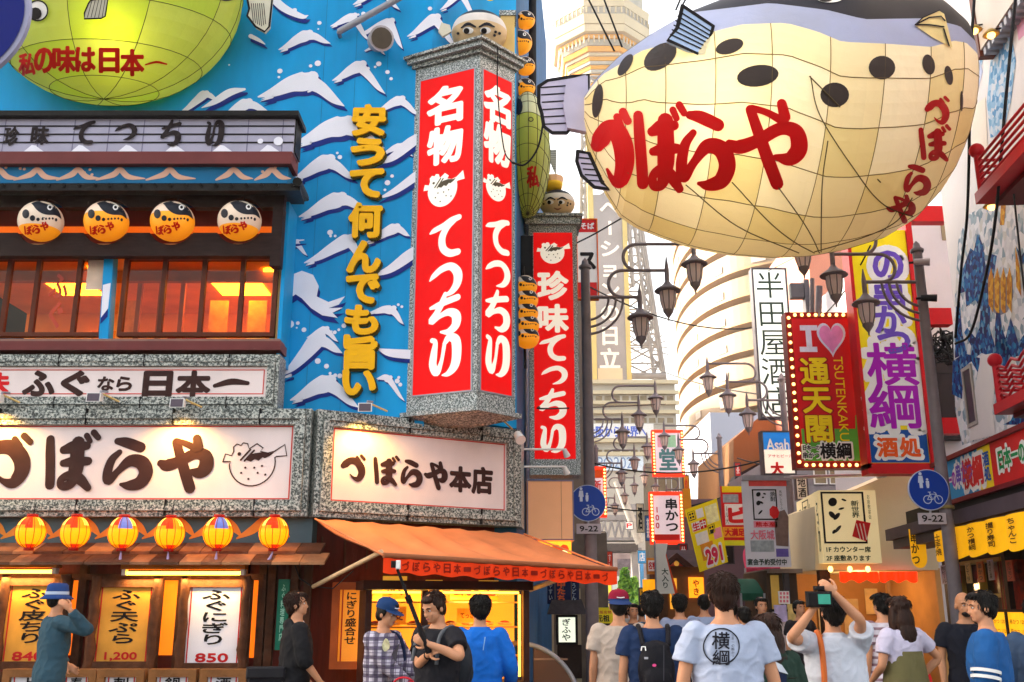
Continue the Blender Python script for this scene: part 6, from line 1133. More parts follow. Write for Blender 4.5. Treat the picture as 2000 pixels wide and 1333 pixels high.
m = MB(); m.pbox(p, p.box(1345, 1128, 1374, 1168), 0, .04, M('stall_lit_orange', '#ff9a28', .5, .2, 6, emit=.35, ecol='#ff8a14')); m.pbox(p, p.box(1308, 1130, 1322, 1190), 0, .04, M('stall_lit_yellow', '#f0b848', .5, .2, 6, emit=.18, ecol='#ffa828')); m.vword(p, 'やき', p.box(1352, 1132, 1366, 1164), .044, M('stall_ink', '#7a2a08'), .03); mk('lit_panel', m, t); m = MB(); q_ = front(23.3); m.poly(q_, pts(q_, [(1288, 1108), (1302, 1096), (1322, 1080), (1342, 1096), (1356, 1108), (1340, 1106), (1322, 1092), (1304, 1106)]), -.5, 0, M('stall_gable', '#4a2820', .6, .3, 5)); m.poly(q_, pts(q_, [(1308, 1106), (1322, 1094), (1336, 1106)]), -.3, -.06, M('stall_figure_red', '#a8321c', .5, .3, 5)); m.disc(q_, q_.hit(1322, 1101), .06, -.05, M('stall_figure_gold', '#e8a83c', .5, emit=.06), 10); mk('gable', m, t)
p = front(26.0); t = thing('shop_sign', 'small framed white signboard and yellow lit board left of the white flag', 'sign', at(1270, 1130, 26)); m = MB(); m.pbox(p, p.box(1264, 1090, 1284, 1122), -.1, 0, M('frame_orange', '#e0903c')); m.pbox(p, p.box(1266, 1095, 1282, 1116), 0, .01, WHITE); m.pbox(p, p.box(1256, 1132, 1280, 1160), -.1, 0, M('lit_yellow_board', '#f0b020', .5, .2, 5, emit=.18, ecol='#ffa010')); m.word(p, '名物', p.box(1267, 1098, 1281, 1112), .014, INKRED, .03); mk('board', m, t)
p = front(27.0); b = p.box(1335, 955, 1350, 1010); flatsign('side_sign', 'small orange yellow sign standing behind the tilted beer banner', 'sign', p, b, M('sign_orange_yellow', '#e89a20', .5, .1, 3))
def awning2(px, Y, col, lb, drop, fr):
    p = front(Y); x0, y0, x1, y1 = px; t = thing('shop_awning', lb, 'awning', at((x0 + x1) / 2, y1, Y)); m = MB(); a, c = p.hit(x0, y0), p.hit(x1, y0); e, g_ = p.hit(x0 - fr, y1), p.hit(x1 + fr * .4, y1); n = 8; v = []
    for i in range(n + 1):
        u = i / n; bl = math.sin(u * math.pi / 2); v += [p.P(a[0] + (e[0] - a[0]) * bl, a[1] + (e[1] - a[1]) * (1 - math.cos(u * math.pi / 2)), -.3 + u * .9), p.P(c[0] + (g_[0] - c[0]) * bl, c[1] + (g_[1] - c[1]) * (1 - math.cos(u * math.pi / 2)), -.3 + u * .9)]
    mt = M('awning_' + col[1:], col, .8, .15, 3, bump=.1); m.add(v, [(2 * i, 2 * i + 2, 2 * i + 3, 2 * i + 1) for i in range(n)], mt, True); mk('canopy', m, t); m = MB(); k = 24; v = []
    for i in range(k + 1): u = i / k; q = p.P(e[0] + (g_[0] - e[0]) * u, e[1], .6); v += [q, q - Vector((0, 0, drop + .05 * abs(math.sin(i * 1.57))))]
    m.add(v, [(2 * i, 2 * i + 1, 2 * i + 3, 2 * i + 2) for i in range(k)], M('valance_' + col[1:], col, .8, .25, 4)); mk('valance', m, t)
    m = MB(); m.tube([p.P(e[0], e[1], .6), p.P(e[0], 0, .6)], .025, GREYM, 6); m.tube([p.P(g_[0], g_[1], .6), p.P(g_[0], 0, .6)], .025, GREYM, 6); mk('pole', m, t)
awning2((1462, 1070, 1530, 1112), 24.0, '#b03a58', 'rounded pink red shop awning behind the white cloth banner', .5, 18)
awning2((1440, 1130, 1476, 1160), 21.0, '#14503c', 'dark green sloping awning right of the foremost walker', .12, 6)
p = front(20.3); t = thing('open_shop', 'dim open shop with dark posts under the pink awning', 'shop', at(1500, 1250, 20.3)); m = MB(); b = p.box(1500, 1115, 1560, 1250); m.pbox(p, (b[0], 0, b[2], b[3]), -2, 0, M('shop_dim_wall', '#4a382c', .6, .3, 2)); m.pbox(p, p.box(1498, 1112, 1562, 1120), -2, .2, M('shop_eave_grey', '#8a7a70')); mk('wall', m, t)
m = MB(); m.pbox(p, p.box(1506, 1124, 1522, 1190), 0, .03, M('shop_lit_ochre', '#b08a3c', .5, .2, 3, emit=.06)); m.pbox(p, p.box(1532, 1120, 1542, 1250), 0, .12, STEEL); mk('post', m, t)
p = front(19.0); b = p.box(1521, 1155, 1542, 1180)
def grid9(m):
    for i in range(3):
        for j in range(3): m.pbox(p, p.box(1523 + i * 6.5, 1157 + j * 7.5, 1527 + i * 6.5, 1162 + j * 7.5), 0, .004, M('ink_pink_red', '#e0788a'))
flatsign('notice', 'small white notice with a grid of red marks by the menu stand', 'notice', p, b, WHITE, th=.03, extra=grid9, post=lambda m: m.tube([p.P((b[0] + b[2]) / 2, b[1], -.02), p.P((b[0] + b[2]) / 2, 0, -.02)], .015, GREYM, 5))
p = front(17.0); t = thing('poster_stand', 'black framed poster stand with pale pictures beside the photographer', 'stand', at(1535, 1333, 17)); m = MB(); b = p.box(1508, 1190, 1556, 1350); b = (b[0], .15, b[2], b[3]); m.frame(p, b, .04, -.05, .02, BLACKINK); m.pbox(p, (b[0] + .04, b[1] + .55, b[2] - .04, b[1] + .59), -.05, .02, BLACKINK); mk('frame', m, t); m = MB(); m.pbox(p, inset(b, .041), -.04, 0, M('poster_pale', '#c8b4b4', .6, .25, 6)); m.pbox(p, p.box(1512, 1182, 1536, 1215), .0, .03, M('poster_violet', '#b8a8d0', .6, .3, 9)); m.pbox(p, p.box(1538, 1180, 1554, 1215), .0, .03, M('poster_ochre', '#d8b870', .6, .3, 9)); mk('poster', m, t)
m = MB(); m.tube([p.P(b[0] + .05, 0), p.P(b[0] + .05, .15)], .02, BLACKINK, 6); m.tube([p.P(b[2] - .05, 0), p.P(b[2] - .05, .15)], .02, BLACKINK, 6); mk('leg', m, t)
# ================================================================ CORNER EATERY with the framed ink drawing
YE = 19.4; p = front(YE); BG_ = M('eatery_beige', '#d2c0a0', .6, .06, 1.2); BGL = M('eatery_lit_beige', '#ead8b0', .5, .05, 2, emit=.06, ecol='#ffdf98')
t = thing('corner_eatery', 'beige corner eatery with a dark bracketed eave and warm lit doorway', 'building', p.P(6.6, 0)); m = MB(); m.poly(p, pts(p, [(1604, 1112), (1604, 985), (1700, 944), (1850, 880), (1850, 1112)]), -3.0, -.4, BG_); zb_ = p.hit(1650, 1108)[1]; xl = p.hit(1604, 1050)[0]; xr = p.hit(1850, 1050)[0]
m.box((xl + .1, YE + 3.2, 0), (xr, YE + 3.4, zb_ + .1), M('eatery_inner', '#c08a50', .6, .15, 2)); m.box((xr - .1, YE + .5, 0), (xr, YE + 3.2, zb_), M('eatery_inner', '#c08a50', .6, .15, 2)); m.box((xl + .05, YE + .45, 0), (xl + .25, YE + .65, zb_), OLDWOOD); mk('wall', m, t)
m = MB(); e = front(YE + 3.15)
for x, y, x1, y1, c_ in ((1690, 1150, 1715, 1200, '#e8c890'), (1730, 1140, 1760, 1175, '#d8a868'), (1725, 1185, 1750, 1215, '#8a4a2a'), (1765, 1130, 1785, 1210, '#c8863c'), (1600, 1150, 1640, 1300, '#e0c8a0'), (1650, 1170, 1680, 1290, '#d8b888')): m.pbox(e, e.box(x, y, x1, y1), 0, .02, M('wall_paper_' + c_[1:], c_, .6, .2, 5))
m.pbox(e, e.box(1690, 1250, 1760, 1333), 0, .8, M('eatery_counter', '#6a3c1c', .5, .2, 3)); mk('fitting', m, t)
lb_ = bpy.data.lights.new('bulb', 'POINT'); lb_.energy = 9; lb_.color = (1, .62, .25); lb_.shadow_soft_size = .1; lo_ = bpy.data.objects.new('bulb', lb_); COL.objects.link(lo_); lo_.parent = t; lo_.location = Vector((xl + 1.2, YE + 1.6, zb_ - .3)) - Vector(t['_o'])
for x in (1622, 1660, 1695): m = MB(); m.ell(at(x, 1112, YE + .1), (.05, .05, .06), BULB, 10, 6); m.tube([at(x, 1112, YE + .1), at(x, 1104, YE + .1)], .01, CABLE, 4); mk('bulb_lamp', m, t)
q = (p.hit(1606, 1030)[0], p.hit(1690, 1100)[1], p.hit(1716, 1030)[0], p.hit(1690, 958)[1])
def inkdraw(m):
    m.frame(p, p.box(1606, 961, 1690, 1062), .035, 0, .012, BLACKINK); k = 1 / F * YE
    for x, y, rx, ry, a in ((1626, 981, 9, 8, 40), (1648, 977, 5, 2, -20), (1643, 994, 6, 2, 15), (1625, 1006, 8, 5, -50), (1634, 1009, 9, 4, 45), (1636, 1034, 10, 3, 45), (1629, 1039, 5, 3, 45)): m.disc(p, p.hit(x, y), rx * k, .008, BLACKINK, 14, ry=ry * k, rot=R(a))
    m.poly(p, pts(p, [(1672, 1016), (1700, 1022), (1692, 1058), (1664, 1048)]), None, .014, INKRED)
    for a in (0, 1, 2): m.line(p, pts(p, [(1672 + a * 7, 1024), (1680 + a * 6, 1054)]), .02, .018, M('seal_pale', '#f0c8b8'))
t = flatsign('box_sign', 'cream lit box sign with a framed ink drawing and a red seal', 'sign', p, q, BGL, [('新世界', 'v', (1662, 978, 1678, 1012), DKINK, .02), ('1F カウンター席', 'h', (1614, 1068, 1700, 1079), DKINK, .03), ('2F 座敷あります', 'h', (1614, 1085, 1700, 1096), DKINK, .03), ('お座敷宴会', 'v', (1694, 966, 1700, 1015), DKINK, .0)], th=.38, extra=inkdraw)
ps = between((q[0] - .02 + ST.x * 2.3, YE + 2.3), (q[0] - .02, YE)); LS = 2.24; m = MB(); m.pbox(ps, (0, q[1], LS, q[3]), -.3, 0, BGL); mk('side_board', m, t); m = MB()
for s0, tx in ((.2, 'こだわり'), (.75, '酒と肴'), (1.3, 'ししゃも'), (1.85, '名物')): m.vword(ps, tx, (s0, q[1] + .2, s0 + .35, q[3] - .15), .006, DKINK, .01)
m.frame(ps, (.65, q[1] + .12, 1.25, q[3] - .06), .02, 0, .008, BLACKINK); mk('side_lettering', m, t)
for x0, x1, wd in ((1640, 1716, 'left'), (1718, 1792, 'right')):
    pp = front(YE + .25); b = pp.box(x0, 1117, x1, 1136); m = MB(); n = 20; v = []
    for i in range(n + 1): u = i / n; a = pp.P(b[0] + (b[2] - b[0]) * u, b[3], .03 * math.sin(i * 1.1)); v += [a, a - Vector((0, 0, b[3] - b[1] + .03 * math.sin(i * .8)))]
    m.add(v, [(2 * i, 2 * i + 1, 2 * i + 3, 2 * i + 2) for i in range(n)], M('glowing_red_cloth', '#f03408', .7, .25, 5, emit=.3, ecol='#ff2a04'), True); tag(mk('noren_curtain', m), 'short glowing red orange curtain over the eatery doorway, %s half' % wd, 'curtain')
# ================================================================ RIGHT ROW: eave, banner, yellow curtains
R0 = PL((7.2, 12.0), (-.09, -1)); RE, RB_, RC = R0.off(.85), R0.off(.5), R0.off(.8)
t = thing('eatery_building', 'dark timber eatery on the right with posters and lit menu boxes', 'building', R0.P(0, 0)); sa, sb = RE.hit(1730, 1050)[0], 3.0; z1_ = RE.hit(1865, 1000)[1]; ze = 2.96
m = MB(); PUR = M('eave_purple_brown', '#4e4048', .55, .15, 3); m.pbox(RE, (sa, ze - .18, sb, ze + .02), -.9, 0, PUR); m.pbox(RE, (sa + .15, ze - .34, sb, ze - .184), -.7, -.08, PUR); mk('eave', m, t)
m = MB(); DKI = M('eatery_dark_wall', '#241614', .6, .3, 3); m.pbox(R0, (-7, 0, 3, ze + .2), -.3, -.25, DKI); m.pbox(R0, (-6.9, ze + .03, 3, ze + .35), -.2, .44, BLACKINK)
for s in (-6.6, -3.8, -.4): m.pbox(R0, (s, 0, s + .14, ze - .35), -.25, -.02, DKWOOD)
mk('wall', m, t)
m = MB(); wb = (R0.hit(1862, 1180)[0], R0.hit(1885, 1235)[1], R0.hit(1950, 1180)[0], R0.hit(1885, 1095)[1]); OW = M('window_ochre', '#b8923c', .5, .1, 4); m.frame(R0, wb, .06, -.24, -.1, OW); sm = (wb[0] + wb[2]) / 2; m.pbox(R0, (sm - .03, wb[1] + .06, sm + .03, wb[3] - .06), -.24, -.12, OW); zm = wb[1] + (wb[3] - wb[1]) * .5; m.pbox(R0, (wb[0] + .06, zm - .03, wb[2] - .06, zm + .03), -.23, -.125, OW); w_ = mk('window', m, t); m = MB(); m.pbox(R0, inset(wb, .06), -.245, -.235, M('window_black', '#0c0c10', .15, .1, 2)); mk('pane', m, w_)
m = MB()
for x, y0, y1, wd, c_, tx in ((1838, 1105, 1142, 12, '#b8b4c8', '瓶ビール'), (1862, 1103, 1140, 12, '#c83a3a', '熱燗'), (1886, 1100, 1140, 10, '#c8a868', 'どて焼'), (1909, 1098, 1138, 12, '#c86a2a', '串かつ'), (1930, 1094, 1134, 10, '#b8b4c0', '湯豆腐'), (1966, 1095, 1136, 13, '#b44a3a', 'ホルモン')):
    pq = R0.off(.02); s0, s1 = pq.hit(x, 1120)[0], pq.hit(x + wd, 1120)[0]; zt, zl = pq.hit(x, y0)[1], pq.hit(x, y1)[1]; m.pbox(pq, (s0, zl, s1, zt), -.02, 0, M('menu_slip_' + c_[1:], c_, .6, .1, 5)); m.vword(pq, tx, (s0 + .04, zl + .02, s1 - .04, zt - .02), .003, DKINK if c_ != '#c83a3a' else WHITE, .01)
mk('menu_slip', m, t)
m = MB(); pq = R0.off(-.1); s0, s1 = pq.hit(1955, 1160)[0], pq.hit(1994, 1160)[0]; m.pbox(pq, (s0, pq.hit(1975, 1216)[1], s1, pq.hit(1975, 1094)[1]), -.1, 0, M('poster_red_brown', '#8a2c1c', .6, .5, 14)); mk('poster', m, t)
LITM = M('lit_menu_yellow', '#f4b41c', .5, .15, 6, emit=.24, ecol='#ffa812')
for i, (x0, x1) in enumerate(((1936, 1970), (1972, 2010))):
    pq = R0.off(.1); s0, s1 = pq.hit(x0, 1240)[0], pq.hit(x1, 1240)[0]; b = (s0 + .02, .5, s1 - .02, pq.hit(1968, 1196)[1]); tt = thing('menu_box', 'glowing yellow menu box with food prices, ' + ('nearer the bald man' if i == 0 else 'at the picture edge'), 'menu box', pq.P((s0 + s1) / 2, .5), 'lit menu boxes of the right eatery'); m = MB(); m.frame(pq, (b[0] - .04, b[1] - .04, b[2] + .04, b[3] + .04), .04, -.15, .02, DKWOOD); m.pbox(pq, (b[0], 0, b[2], .455), -.15, 0, DKWOOD); mk('case', m, tt); m = MB(); m.pbox(pq, b, -.12, 0, LITM); mk('lit_panel', m, tt); m = MB()
    for r_ in range(6): z = b[3] - .1 - r_ * .14; m.word(pq, ('串かつ 120', '豚かつ 110', 'えび 250', 'うずら 120', 'れんこん 120', 'たこ 200')[r_], (b[0] + .06, z - .07, b[2] - .06, z), .004, M('menu_box_ink', '#5a2a08'), .01)
    mk('lettering', m, tt)
# long printed banner over the eave
zt0, zt1 = RB_.hit(1930, 955)[1], RB_.hit(1930, 868)[1]; s0, s1, s2 = RB_.hit(1826, 930)[0], RB_.hit(1937, 910)[0], 3.0
t = thing('fascia_banner', 'long printed fascia with a blue half and a red half over the right eave', 'sign', RB_.P(-2, zt0)); m = MB(); m.pbox(RB_, (s0, zt0, s1, zt1), -.2, 0, M('fascia_print_blue', '#1c90c8', .5, .2, 2)); m.pbox(RB_, (s1 + .003, zt0, s2, zt1), -.2, 0, REDB); m.pbox(RB_, (s0 - .05, zt1 + .002, s2, zt1 + .07), -.25, .05, M('dark_red_trim', '#7a1018', .5)); m.pbox(RB_, (s0 - .05, zt0 - .07, s2, zt0 - .002), -.25, .04, M('dark_red_trim', '#7a1018', .5)); mk('board', m, t); m = MB()
h = zt1 - zt0
def outl(tx, a, z0, c, z1, mt, of=.04): m.word(RB_, tx, (a - .05, z0 - .04, c + .05, z1 + .04), .005, WHITE, .10); m.word(RB_, tx, (a, z0, c, z1), .010, mt, of)
m.pbox(RB_, (s1 - .5, zt0, s1, zt1), 0, .003, LETY); outl('日本一の', s0 + .25, zt0 + .18, s0 + 1.0, zt0 + .45, MAG); outl('串かつ', s0 + 1.05, zt0 + .2, s0 + 1.75, zt0 + .52, PURP); outl('横綱', s1 - 1.2, zt0 + .1, s1 - .35, zt1 - .1, INKRED); m.vword(RB_, '酒処', (s1 - .3, zt0 + .1, s1 - .05, zt1 - .08), .008, DBLUE, .04)
outl('日本一の', s1 + .3, zt0 + .2, s1 + 1.2, zt1 - .15, M('ink_green', '#1a8a4a')); outl('串かつ', s1 + 1.35, zt0 + .1, s1 + 2.4, zt1 - .1, INKRED); mk('lettering', m, t)
# yellow cloth panels under the eave
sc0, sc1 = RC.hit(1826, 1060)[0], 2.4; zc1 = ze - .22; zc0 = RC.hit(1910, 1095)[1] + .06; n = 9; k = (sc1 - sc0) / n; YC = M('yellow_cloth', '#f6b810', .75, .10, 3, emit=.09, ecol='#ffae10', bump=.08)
tl = ['土手焼', '串三昧', 'かつ横綱', '握り寿司', 'ちゃんこ', 'うどん', '力めし', '一品', '酒']
for i in range(n):
    a = sc0 + k * i; t = thing('noren_curtain', 'yellow cloth panel with dark writing under the right eave, %s from the lamp post' % ['first', 'second', 'third', 'fourth', 'fifth', 'sixth', 'seventh', 'eighth', 'ninth'][i], 'curtain', RC.P(a, zc0), 'yellow cloth panels under the right eave'); m = MB(); nn = 10; v = []
    for q in range(nn + 1): u = q / nn; d = .05 * math.sin(math.pi * u); dip = .05 * math.sin(math.pi * u); v += [RC.P(a + k * u, zc1, d), RC.P(a + k * u, zc0 - dip + .03, d * 1.3)]
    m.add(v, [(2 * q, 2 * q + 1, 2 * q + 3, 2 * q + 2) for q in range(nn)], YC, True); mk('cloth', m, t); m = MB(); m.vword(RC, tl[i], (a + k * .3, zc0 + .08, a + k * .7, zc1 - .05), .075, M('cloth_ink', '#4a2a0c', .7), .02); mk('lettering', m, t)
p = front(17.4); b = p.box(1779, 1034, 1809, 1110); t = thing('noren_curtain', 'yellow rounded cloth end panel left of the right lamp post', 'curtain', p.P((b[0] + b[2]) / 2, b[1])); m = MB(); w2 = (b[2] - b[0]) / 2; cx = (b[0] + b[2]) / 2
m.poly(p, [(b[0], b[3])] + [(cx - w2 * math.cos(R(a)), b[1] + .16 - .16 * math.sin(R(a))) for a in range(0, 181, 15)] + [(b[2], b[3])], -.02, 0, YC); mk('cloth', m, t); m = MB(); m.vword(p, '串かつ', (b[0] + .0, b[1] + .05, b[0] + .14, b[3] - .05), .004, M('cloth_ink', '#4a2a0c', .7), .03); mk('lettering', m, t)
# ================================================================ MOSAIC WALL BUILDING with red balconies
MOW = M_mosaic('mosaic_white', 9, ['#dcdade', '#b8bec8', '#e4e2e8', '#a0b0bc', '#d0ccc8', '#e8e6e8', '#8498a8', '#d4d2d8'], .4); MOB = M_mosaic('mosaic_blue', 14, ['#063478', '#0c60a0', '#081a50', '#1a74a8', '#180f58', '#6090b8', '#064e90', '#0c3074'], .35); MOP = M_mosaic('mosaic_pale_blue', 12, ['#7aa8cc', '#a0c0dc', '#5a90c0', '#c8d0dc', '#88b0d4', '#b0c8e0'], .4); MOY = M_mosaic('mosaic_yellow', 14, ['#c88004', '#d89810', '#b06a00', '#e0a828'], .4)
sL = R0.hit(1864, 600)[0]; zlow = R0.hit(1935, 858)[1]
t = thing('mosaic_building', 'white building covered in blue and yellow mosaic chips with red balconies', 'building', R0.P(0, zlow)); m = MB(); WW = M('mosaic_plaster', '#e4dcdc', .6, .05, 1); m.pbox(R0, (sL, zlow - .2, 6, 15), -5, 0, WW); mk('wall', m, t)
m = MB(); zsp = R0.hit(1930, 395)[1]
PT = lambda L: [R0.hit(x, y) for x, y in L]
m.poly(R0, PT([(1872, 470), (1890, 420), (1930, 400), (2010, 385), (2010, 830), (1880, 870), (1866, 800), (1862, 640)]), None, .004, MOW)
for L in ([(1911, 455), (1903, 490), (1896, 485), (1880, 530), (1872, 575), (1886, 570), (1888, 600), (1906, 586), (1916, 604), (1914, 640), (1906, 660), (1890, 640), (1884, 650), (1900, 680), (1896, 700), (1905, 700), (1918, 690), (1944, 698), (1948, 690), (1934, 640), (1936, 580), (1948, 500), (1936, 496), (1926, 520), (1921, 480)], [(1944, 640), (1950, 570), (1958, 640), (1978, 700), (1965, 720), (1945, 700)], [(1868, 600), (1876, 590), (1880, 650), (1890, 690), (1866, 700)], [(1862, 706), (1860, 770), (1880, 780), (1882, 720), (1898, 706), (1912, 730), (1915, 700), (1884, 690)], [(1950, 660), (1940, 690), (1975, 700), (2010, 690), (2010, 640), (1990, 670), (1975, 620), (1965, 660)], [(1960, 830), (1975, 822), (1985, 800), (1998, 815), (2010, 800), (2010, 830)], [(1985, 480), (1996, 500), (2010, 480), (2010, 500), (1995, 520)]): m.poly(R0, PT(L), None, .008, MOB)
for x in (1936, 1948, 1960, 1972): m.poly(R0, PT([(x - 5, 548), (x + 1, 522), (x + 6, 545), (x + 5, 612 + (1960 - abs(x - 1956)) * 0), (x, 616 - abs(x - 1954) * .8), (x - 4, 606 - abs(x - 1954) * .6)]), None, .010, MOY)
m.poly(R0, PT([(1931, 545), (1978, 540), (1980, 580), (1968, 610), (1950, 618), (1936, 604), (1930, 575)]), None, .006, M('mosaic_grey_shell', '#7a7488', .5, .3, 12)); m.poly(R0, PT([(1956, 400), (1966, 398), (1962, 440), (1954, 440)]), None, .009, MOY); m.poly(R0, PT([(1984, 480), (1992, 520), (1996, 580), (1986, 560)]), None, .009, MOY)
m.poly(R0, PT([(1918, 695), (1940, 690), (1946, 740), (1940, 800), (1946, 850), (1895, 862), (1905, 760)]), None, .012, WW)
for L, mt in (([(1888, 60), (1905, 40), (1925, 20), (1930, 90), (1910, 150), (1895, 190), (1890, 120)], MOP), ([(1935, 120), (1950, 90), (1975, 60), (1985, 120), (1975, 200), (1960, 260), (1935, 270), (1928, 200)], MOP), ([(1895, 0), (1922, -20), (1925, 20), (1900, 60)], M('mural_pink', '#e0a0c0', .6, .1, 2)), ([(1985, 40), (2010, 10), (2010, 60), (1990, 80)], M('mural_pink', '#e0a0c0', .6, .1, 2)), ([(1900, 130), (1910, 100), (1920, 140), (1905, 200)], M('mural_lilac', '#b8c0e0', .6, .1, 2)), ([(1900, 210), (1925, 190), (1930, 290), (1915, 330), (1898, 300)], M('mural_cream', '#f0e0d0', .6, .08, 2))): m.poly(R0, PT(L), None, .006, mt)
mk('mosaic', m, t)
m = MB(); q = R0.off(.01); s0, s1 = q.hit(1884, 770)[0], q.hit(1904, 770)[0]; wb = (s0, q.hit(1894, 836)[1], s1, q.hit(1894, 712)[1]); m.frame(q, wb, .06, -.2, .02, M('mosaic_window_frame', '#a8a098', .6)); zm = (wb[1] + wb[3]) / 2; m.pbox(q, (wb[0] + .06, zm - .03, wb[2] - .06, zm + .03), -.1, .0, M('mosaic_window_frame', '#a8a098', .6)); w_ = mk('window', m, t); m = MB(); m.pbox(q, inset(wb, .06), -.12, .004, M('mosaic_window_dark', '#3a3438', .3, .2, 3)); mk('pane', m, w_)
m = MB(); s0, s1 = R0.hit(1935, 30)[0], 3.5; z = R0.hit(1960, 75)[1]; m.pbox(R0, (s0, z, s1, 14), 0, .22, M('upper_bay_pale', '#d8ccc0', .6, .06, 2)); m.pbox(R0, (s0 - .12, z - .1, s0 - .003, 14), 0, .24, M('bay_post_brown', '#6a3a2c', .5)); 
for i in range(12): m.pbox(R0, (s0 + .05 + i * .16, z - .12, s0 + .13 + i * .16, z - .003), 0, .2, GREYM)
mk('upper_bay', m, t)
for x, y in ((1950, 58), (1985, 66), (1985, 402)):
    m = MB(); c = R0.P(*R0.hit(x, y), .35); m.lathe(c, [(0, .08), (.05, .08), (.12, 0), (.10, -.01)], M('wall_lamp_brass', '#a88a4a', .4, metal=.5), 12); m.ell(c + Vector((0, 0, -.01)), (.06, .06, .05), BULB, 10, 6); m.tube([c + Vector((0, 0, .08)), c + R0.N * -.33 + Vector((0, 0, .12))], .015, CABLE, 5); mk('wall_lamp', m, t)
def balcony(xp, ytop, ybase, out, nrail, wavy):
    B = R0.off(out); s0 = B.hit(xp, (ytop + ybase) / 2)[0]; z1 = B.hit(xp, ytop)[1]; z0 = B.hit(xp, ybase)[1]; s1 = s0 + 4.5; m = MB(); BR = M('balcony_red', '#b81424', .4, .1, 3)
    m.pbox(B, (s0 - .1, z0 - .15, s1, z0), -out + .002, .06, BR); m.pbox(B, (s0, z0 - .22, s1, z0 - .154), -out + .002, -.15, M('balcony_under', '#5a0c12', .5))
    hgt = z1 - z0
    for i in range(nrail):
        z = z0 + hgt * (.15 + .72 * i / (nrail - 1))
        P_ = [B.P(s0 + (s1 - s0) * q / 40, z + (.04 * math.sin(q * 1.6) if wavy else 0), 0) for q in range(41)]; m.tube(P_, .021, BR, 6); m.tube([B.P(s0, z, 0), B.P(s0, z, -out)], .021, BR, 6)
    for s in (s0, s0 + 2.7): m.tube([B.P(s, z0, 0), B.P(s, z1, 0)], .05, BR, 8); m.ell(B.P(s, z1 + .08, 0), (.1, .1, .1), BR, 12, 8)
    bl = mk('balcony', m, t)
balcony(1913, 300, 378, 1.0, 5, False); balcony(1949, 712, 790, .55, 5, True)
# ================================================================ CABLES
def cable(L, lb, r=.016):
    m = MB(); m.tube(crom([tuple(at(x, y, Y)) for x, y, Y in L], 6), r, CABLE, 6); tag(mk('cable', m), lb, 'cable')
cable([(1904, -20, 12), (1896, 120, 12), (1890, 400, 13), (1878, 520, 14), (1866, 660, 15)], 'left one of two heavy black cables hanging before the mosaic wall', .02)
cable([(1985, -20, 11), (1964, 200, 11.3), (1945, 420, 12), (1925, 540, 13), (1896, 650, 14.5), (1866, 672, 15)], 'heavy black cable sweeping across the mosaic wall to the cable tangle', .02)
cable([(1980, 380, 11.5), (1995, 520, 11), (2010, 640, 11)], 'thin dark cable by the yellow shell shape at the picture edge', .012)
cable([(1120, 478, 15.2), (1160, 458, 15.6), (1215, 426, 16)], 'thin cable slanting from the single red sign up to the puffer balloon', .014)
cable([(1000, 318, 12.5), (1025, 322, 12.6), (1050, 290, 12.7), (1062, 235, 12.75), (1075, 160, 12.8)], 'black cable looping from the tower sign to the balloon tail', .014)
cable([(972, 92, 12.1), (972, 180, 12.1), (984, 290, 12.2), (1000, 318, 12.5)], 'thin cable falling down the narrow face of the tower sign', .01)
cable([(1050, 795, 13.6), (1100, 798, 14.6), (1300, 790, 30)], 'thin wire crossing the street over the far lamps', .012)
cable([(1500, 530, 26), (1560, 500, 20), (1600, 492, 13)], 'thin wire from the balloon bottom to the white vertical sign', .01)
m = MB(); random.seed(4); c = at(1838, 670, 19)
for i in range(16):
    a = [c + Vector((random.uniform(-.35, .3), random.uniform(-.15, .1), random.uniform(-.45, .3))) for _ in range(4)]; m.tube(crom([tuple(q) for q in a], 5), .018, CABLE, 5)
for i in range(4): m.lathe(c + Vector((random.uniform(-.2, .2), -.1, random.uniform(-.2, .2))), [(0, 0), (.05, 0), (.06, .06), (.03, .1), (0, .1)], CABLE, 8)
tag(mk('cable_tangle', m), 'tangle of black cables and insulators on the pale grey wall', 'cable')
for x, y, Y, lb in ((1786, 512, 15.1, 'small pale camera on the upper part of the right lamp post'), (1800, 582, 15.1, 'small black camera lower on the right lamp post')):
    c = at(x + 6, y, Y - .1); t = thing('security_camera', lb, 'camera', c); m = MB(); m.tube([c + Vector((-.06, 0, 0)), c + Vector((.16, -.08, -.03))], [.05, .06], M('camera_pale' if y < 550 else 'camera_black', '#b0a4a8' if y < 550 else '#222226', .5), 10); mk('housing', m, t); m = MB(); m.tube([c + Vector((-.12, .05, 0)), c], .02, CABLE, 6); mk('bracket', m, t)
m = MB(); a = pA.P(LA - .3, zs1 + .1, .1); m.tube([a, at(1000, 838, 13)], .012, M('lamp_rod', '#c8a868')); c = at(1010, 848, 13); m.tube([c, c + Vector((.05, -.1, -.1))], [.05, .07], WHITE, 10); tag(mk('spotlight', m), 'small spotlight on an arm at the right end of the slanting sign', 'floodlight')
for y, x1, lb in ((878, 1108, 'spotlight on a long arm over the foot of the single red sign'), (912, 1108, 'lower spotlight arm above the blank peach box')):
    m = MB(); m.tube([at(1020, y, 14.0), at(x1 - 6, y, 14.3)], .016, WHITE, 6); m.tube([at(x1 - 6, y, 14.3), at(x1, y + 14, 14.35)], [.03, .05], WHITE, 10); tag(mk('spotlight', m), lb, 'floodlight')
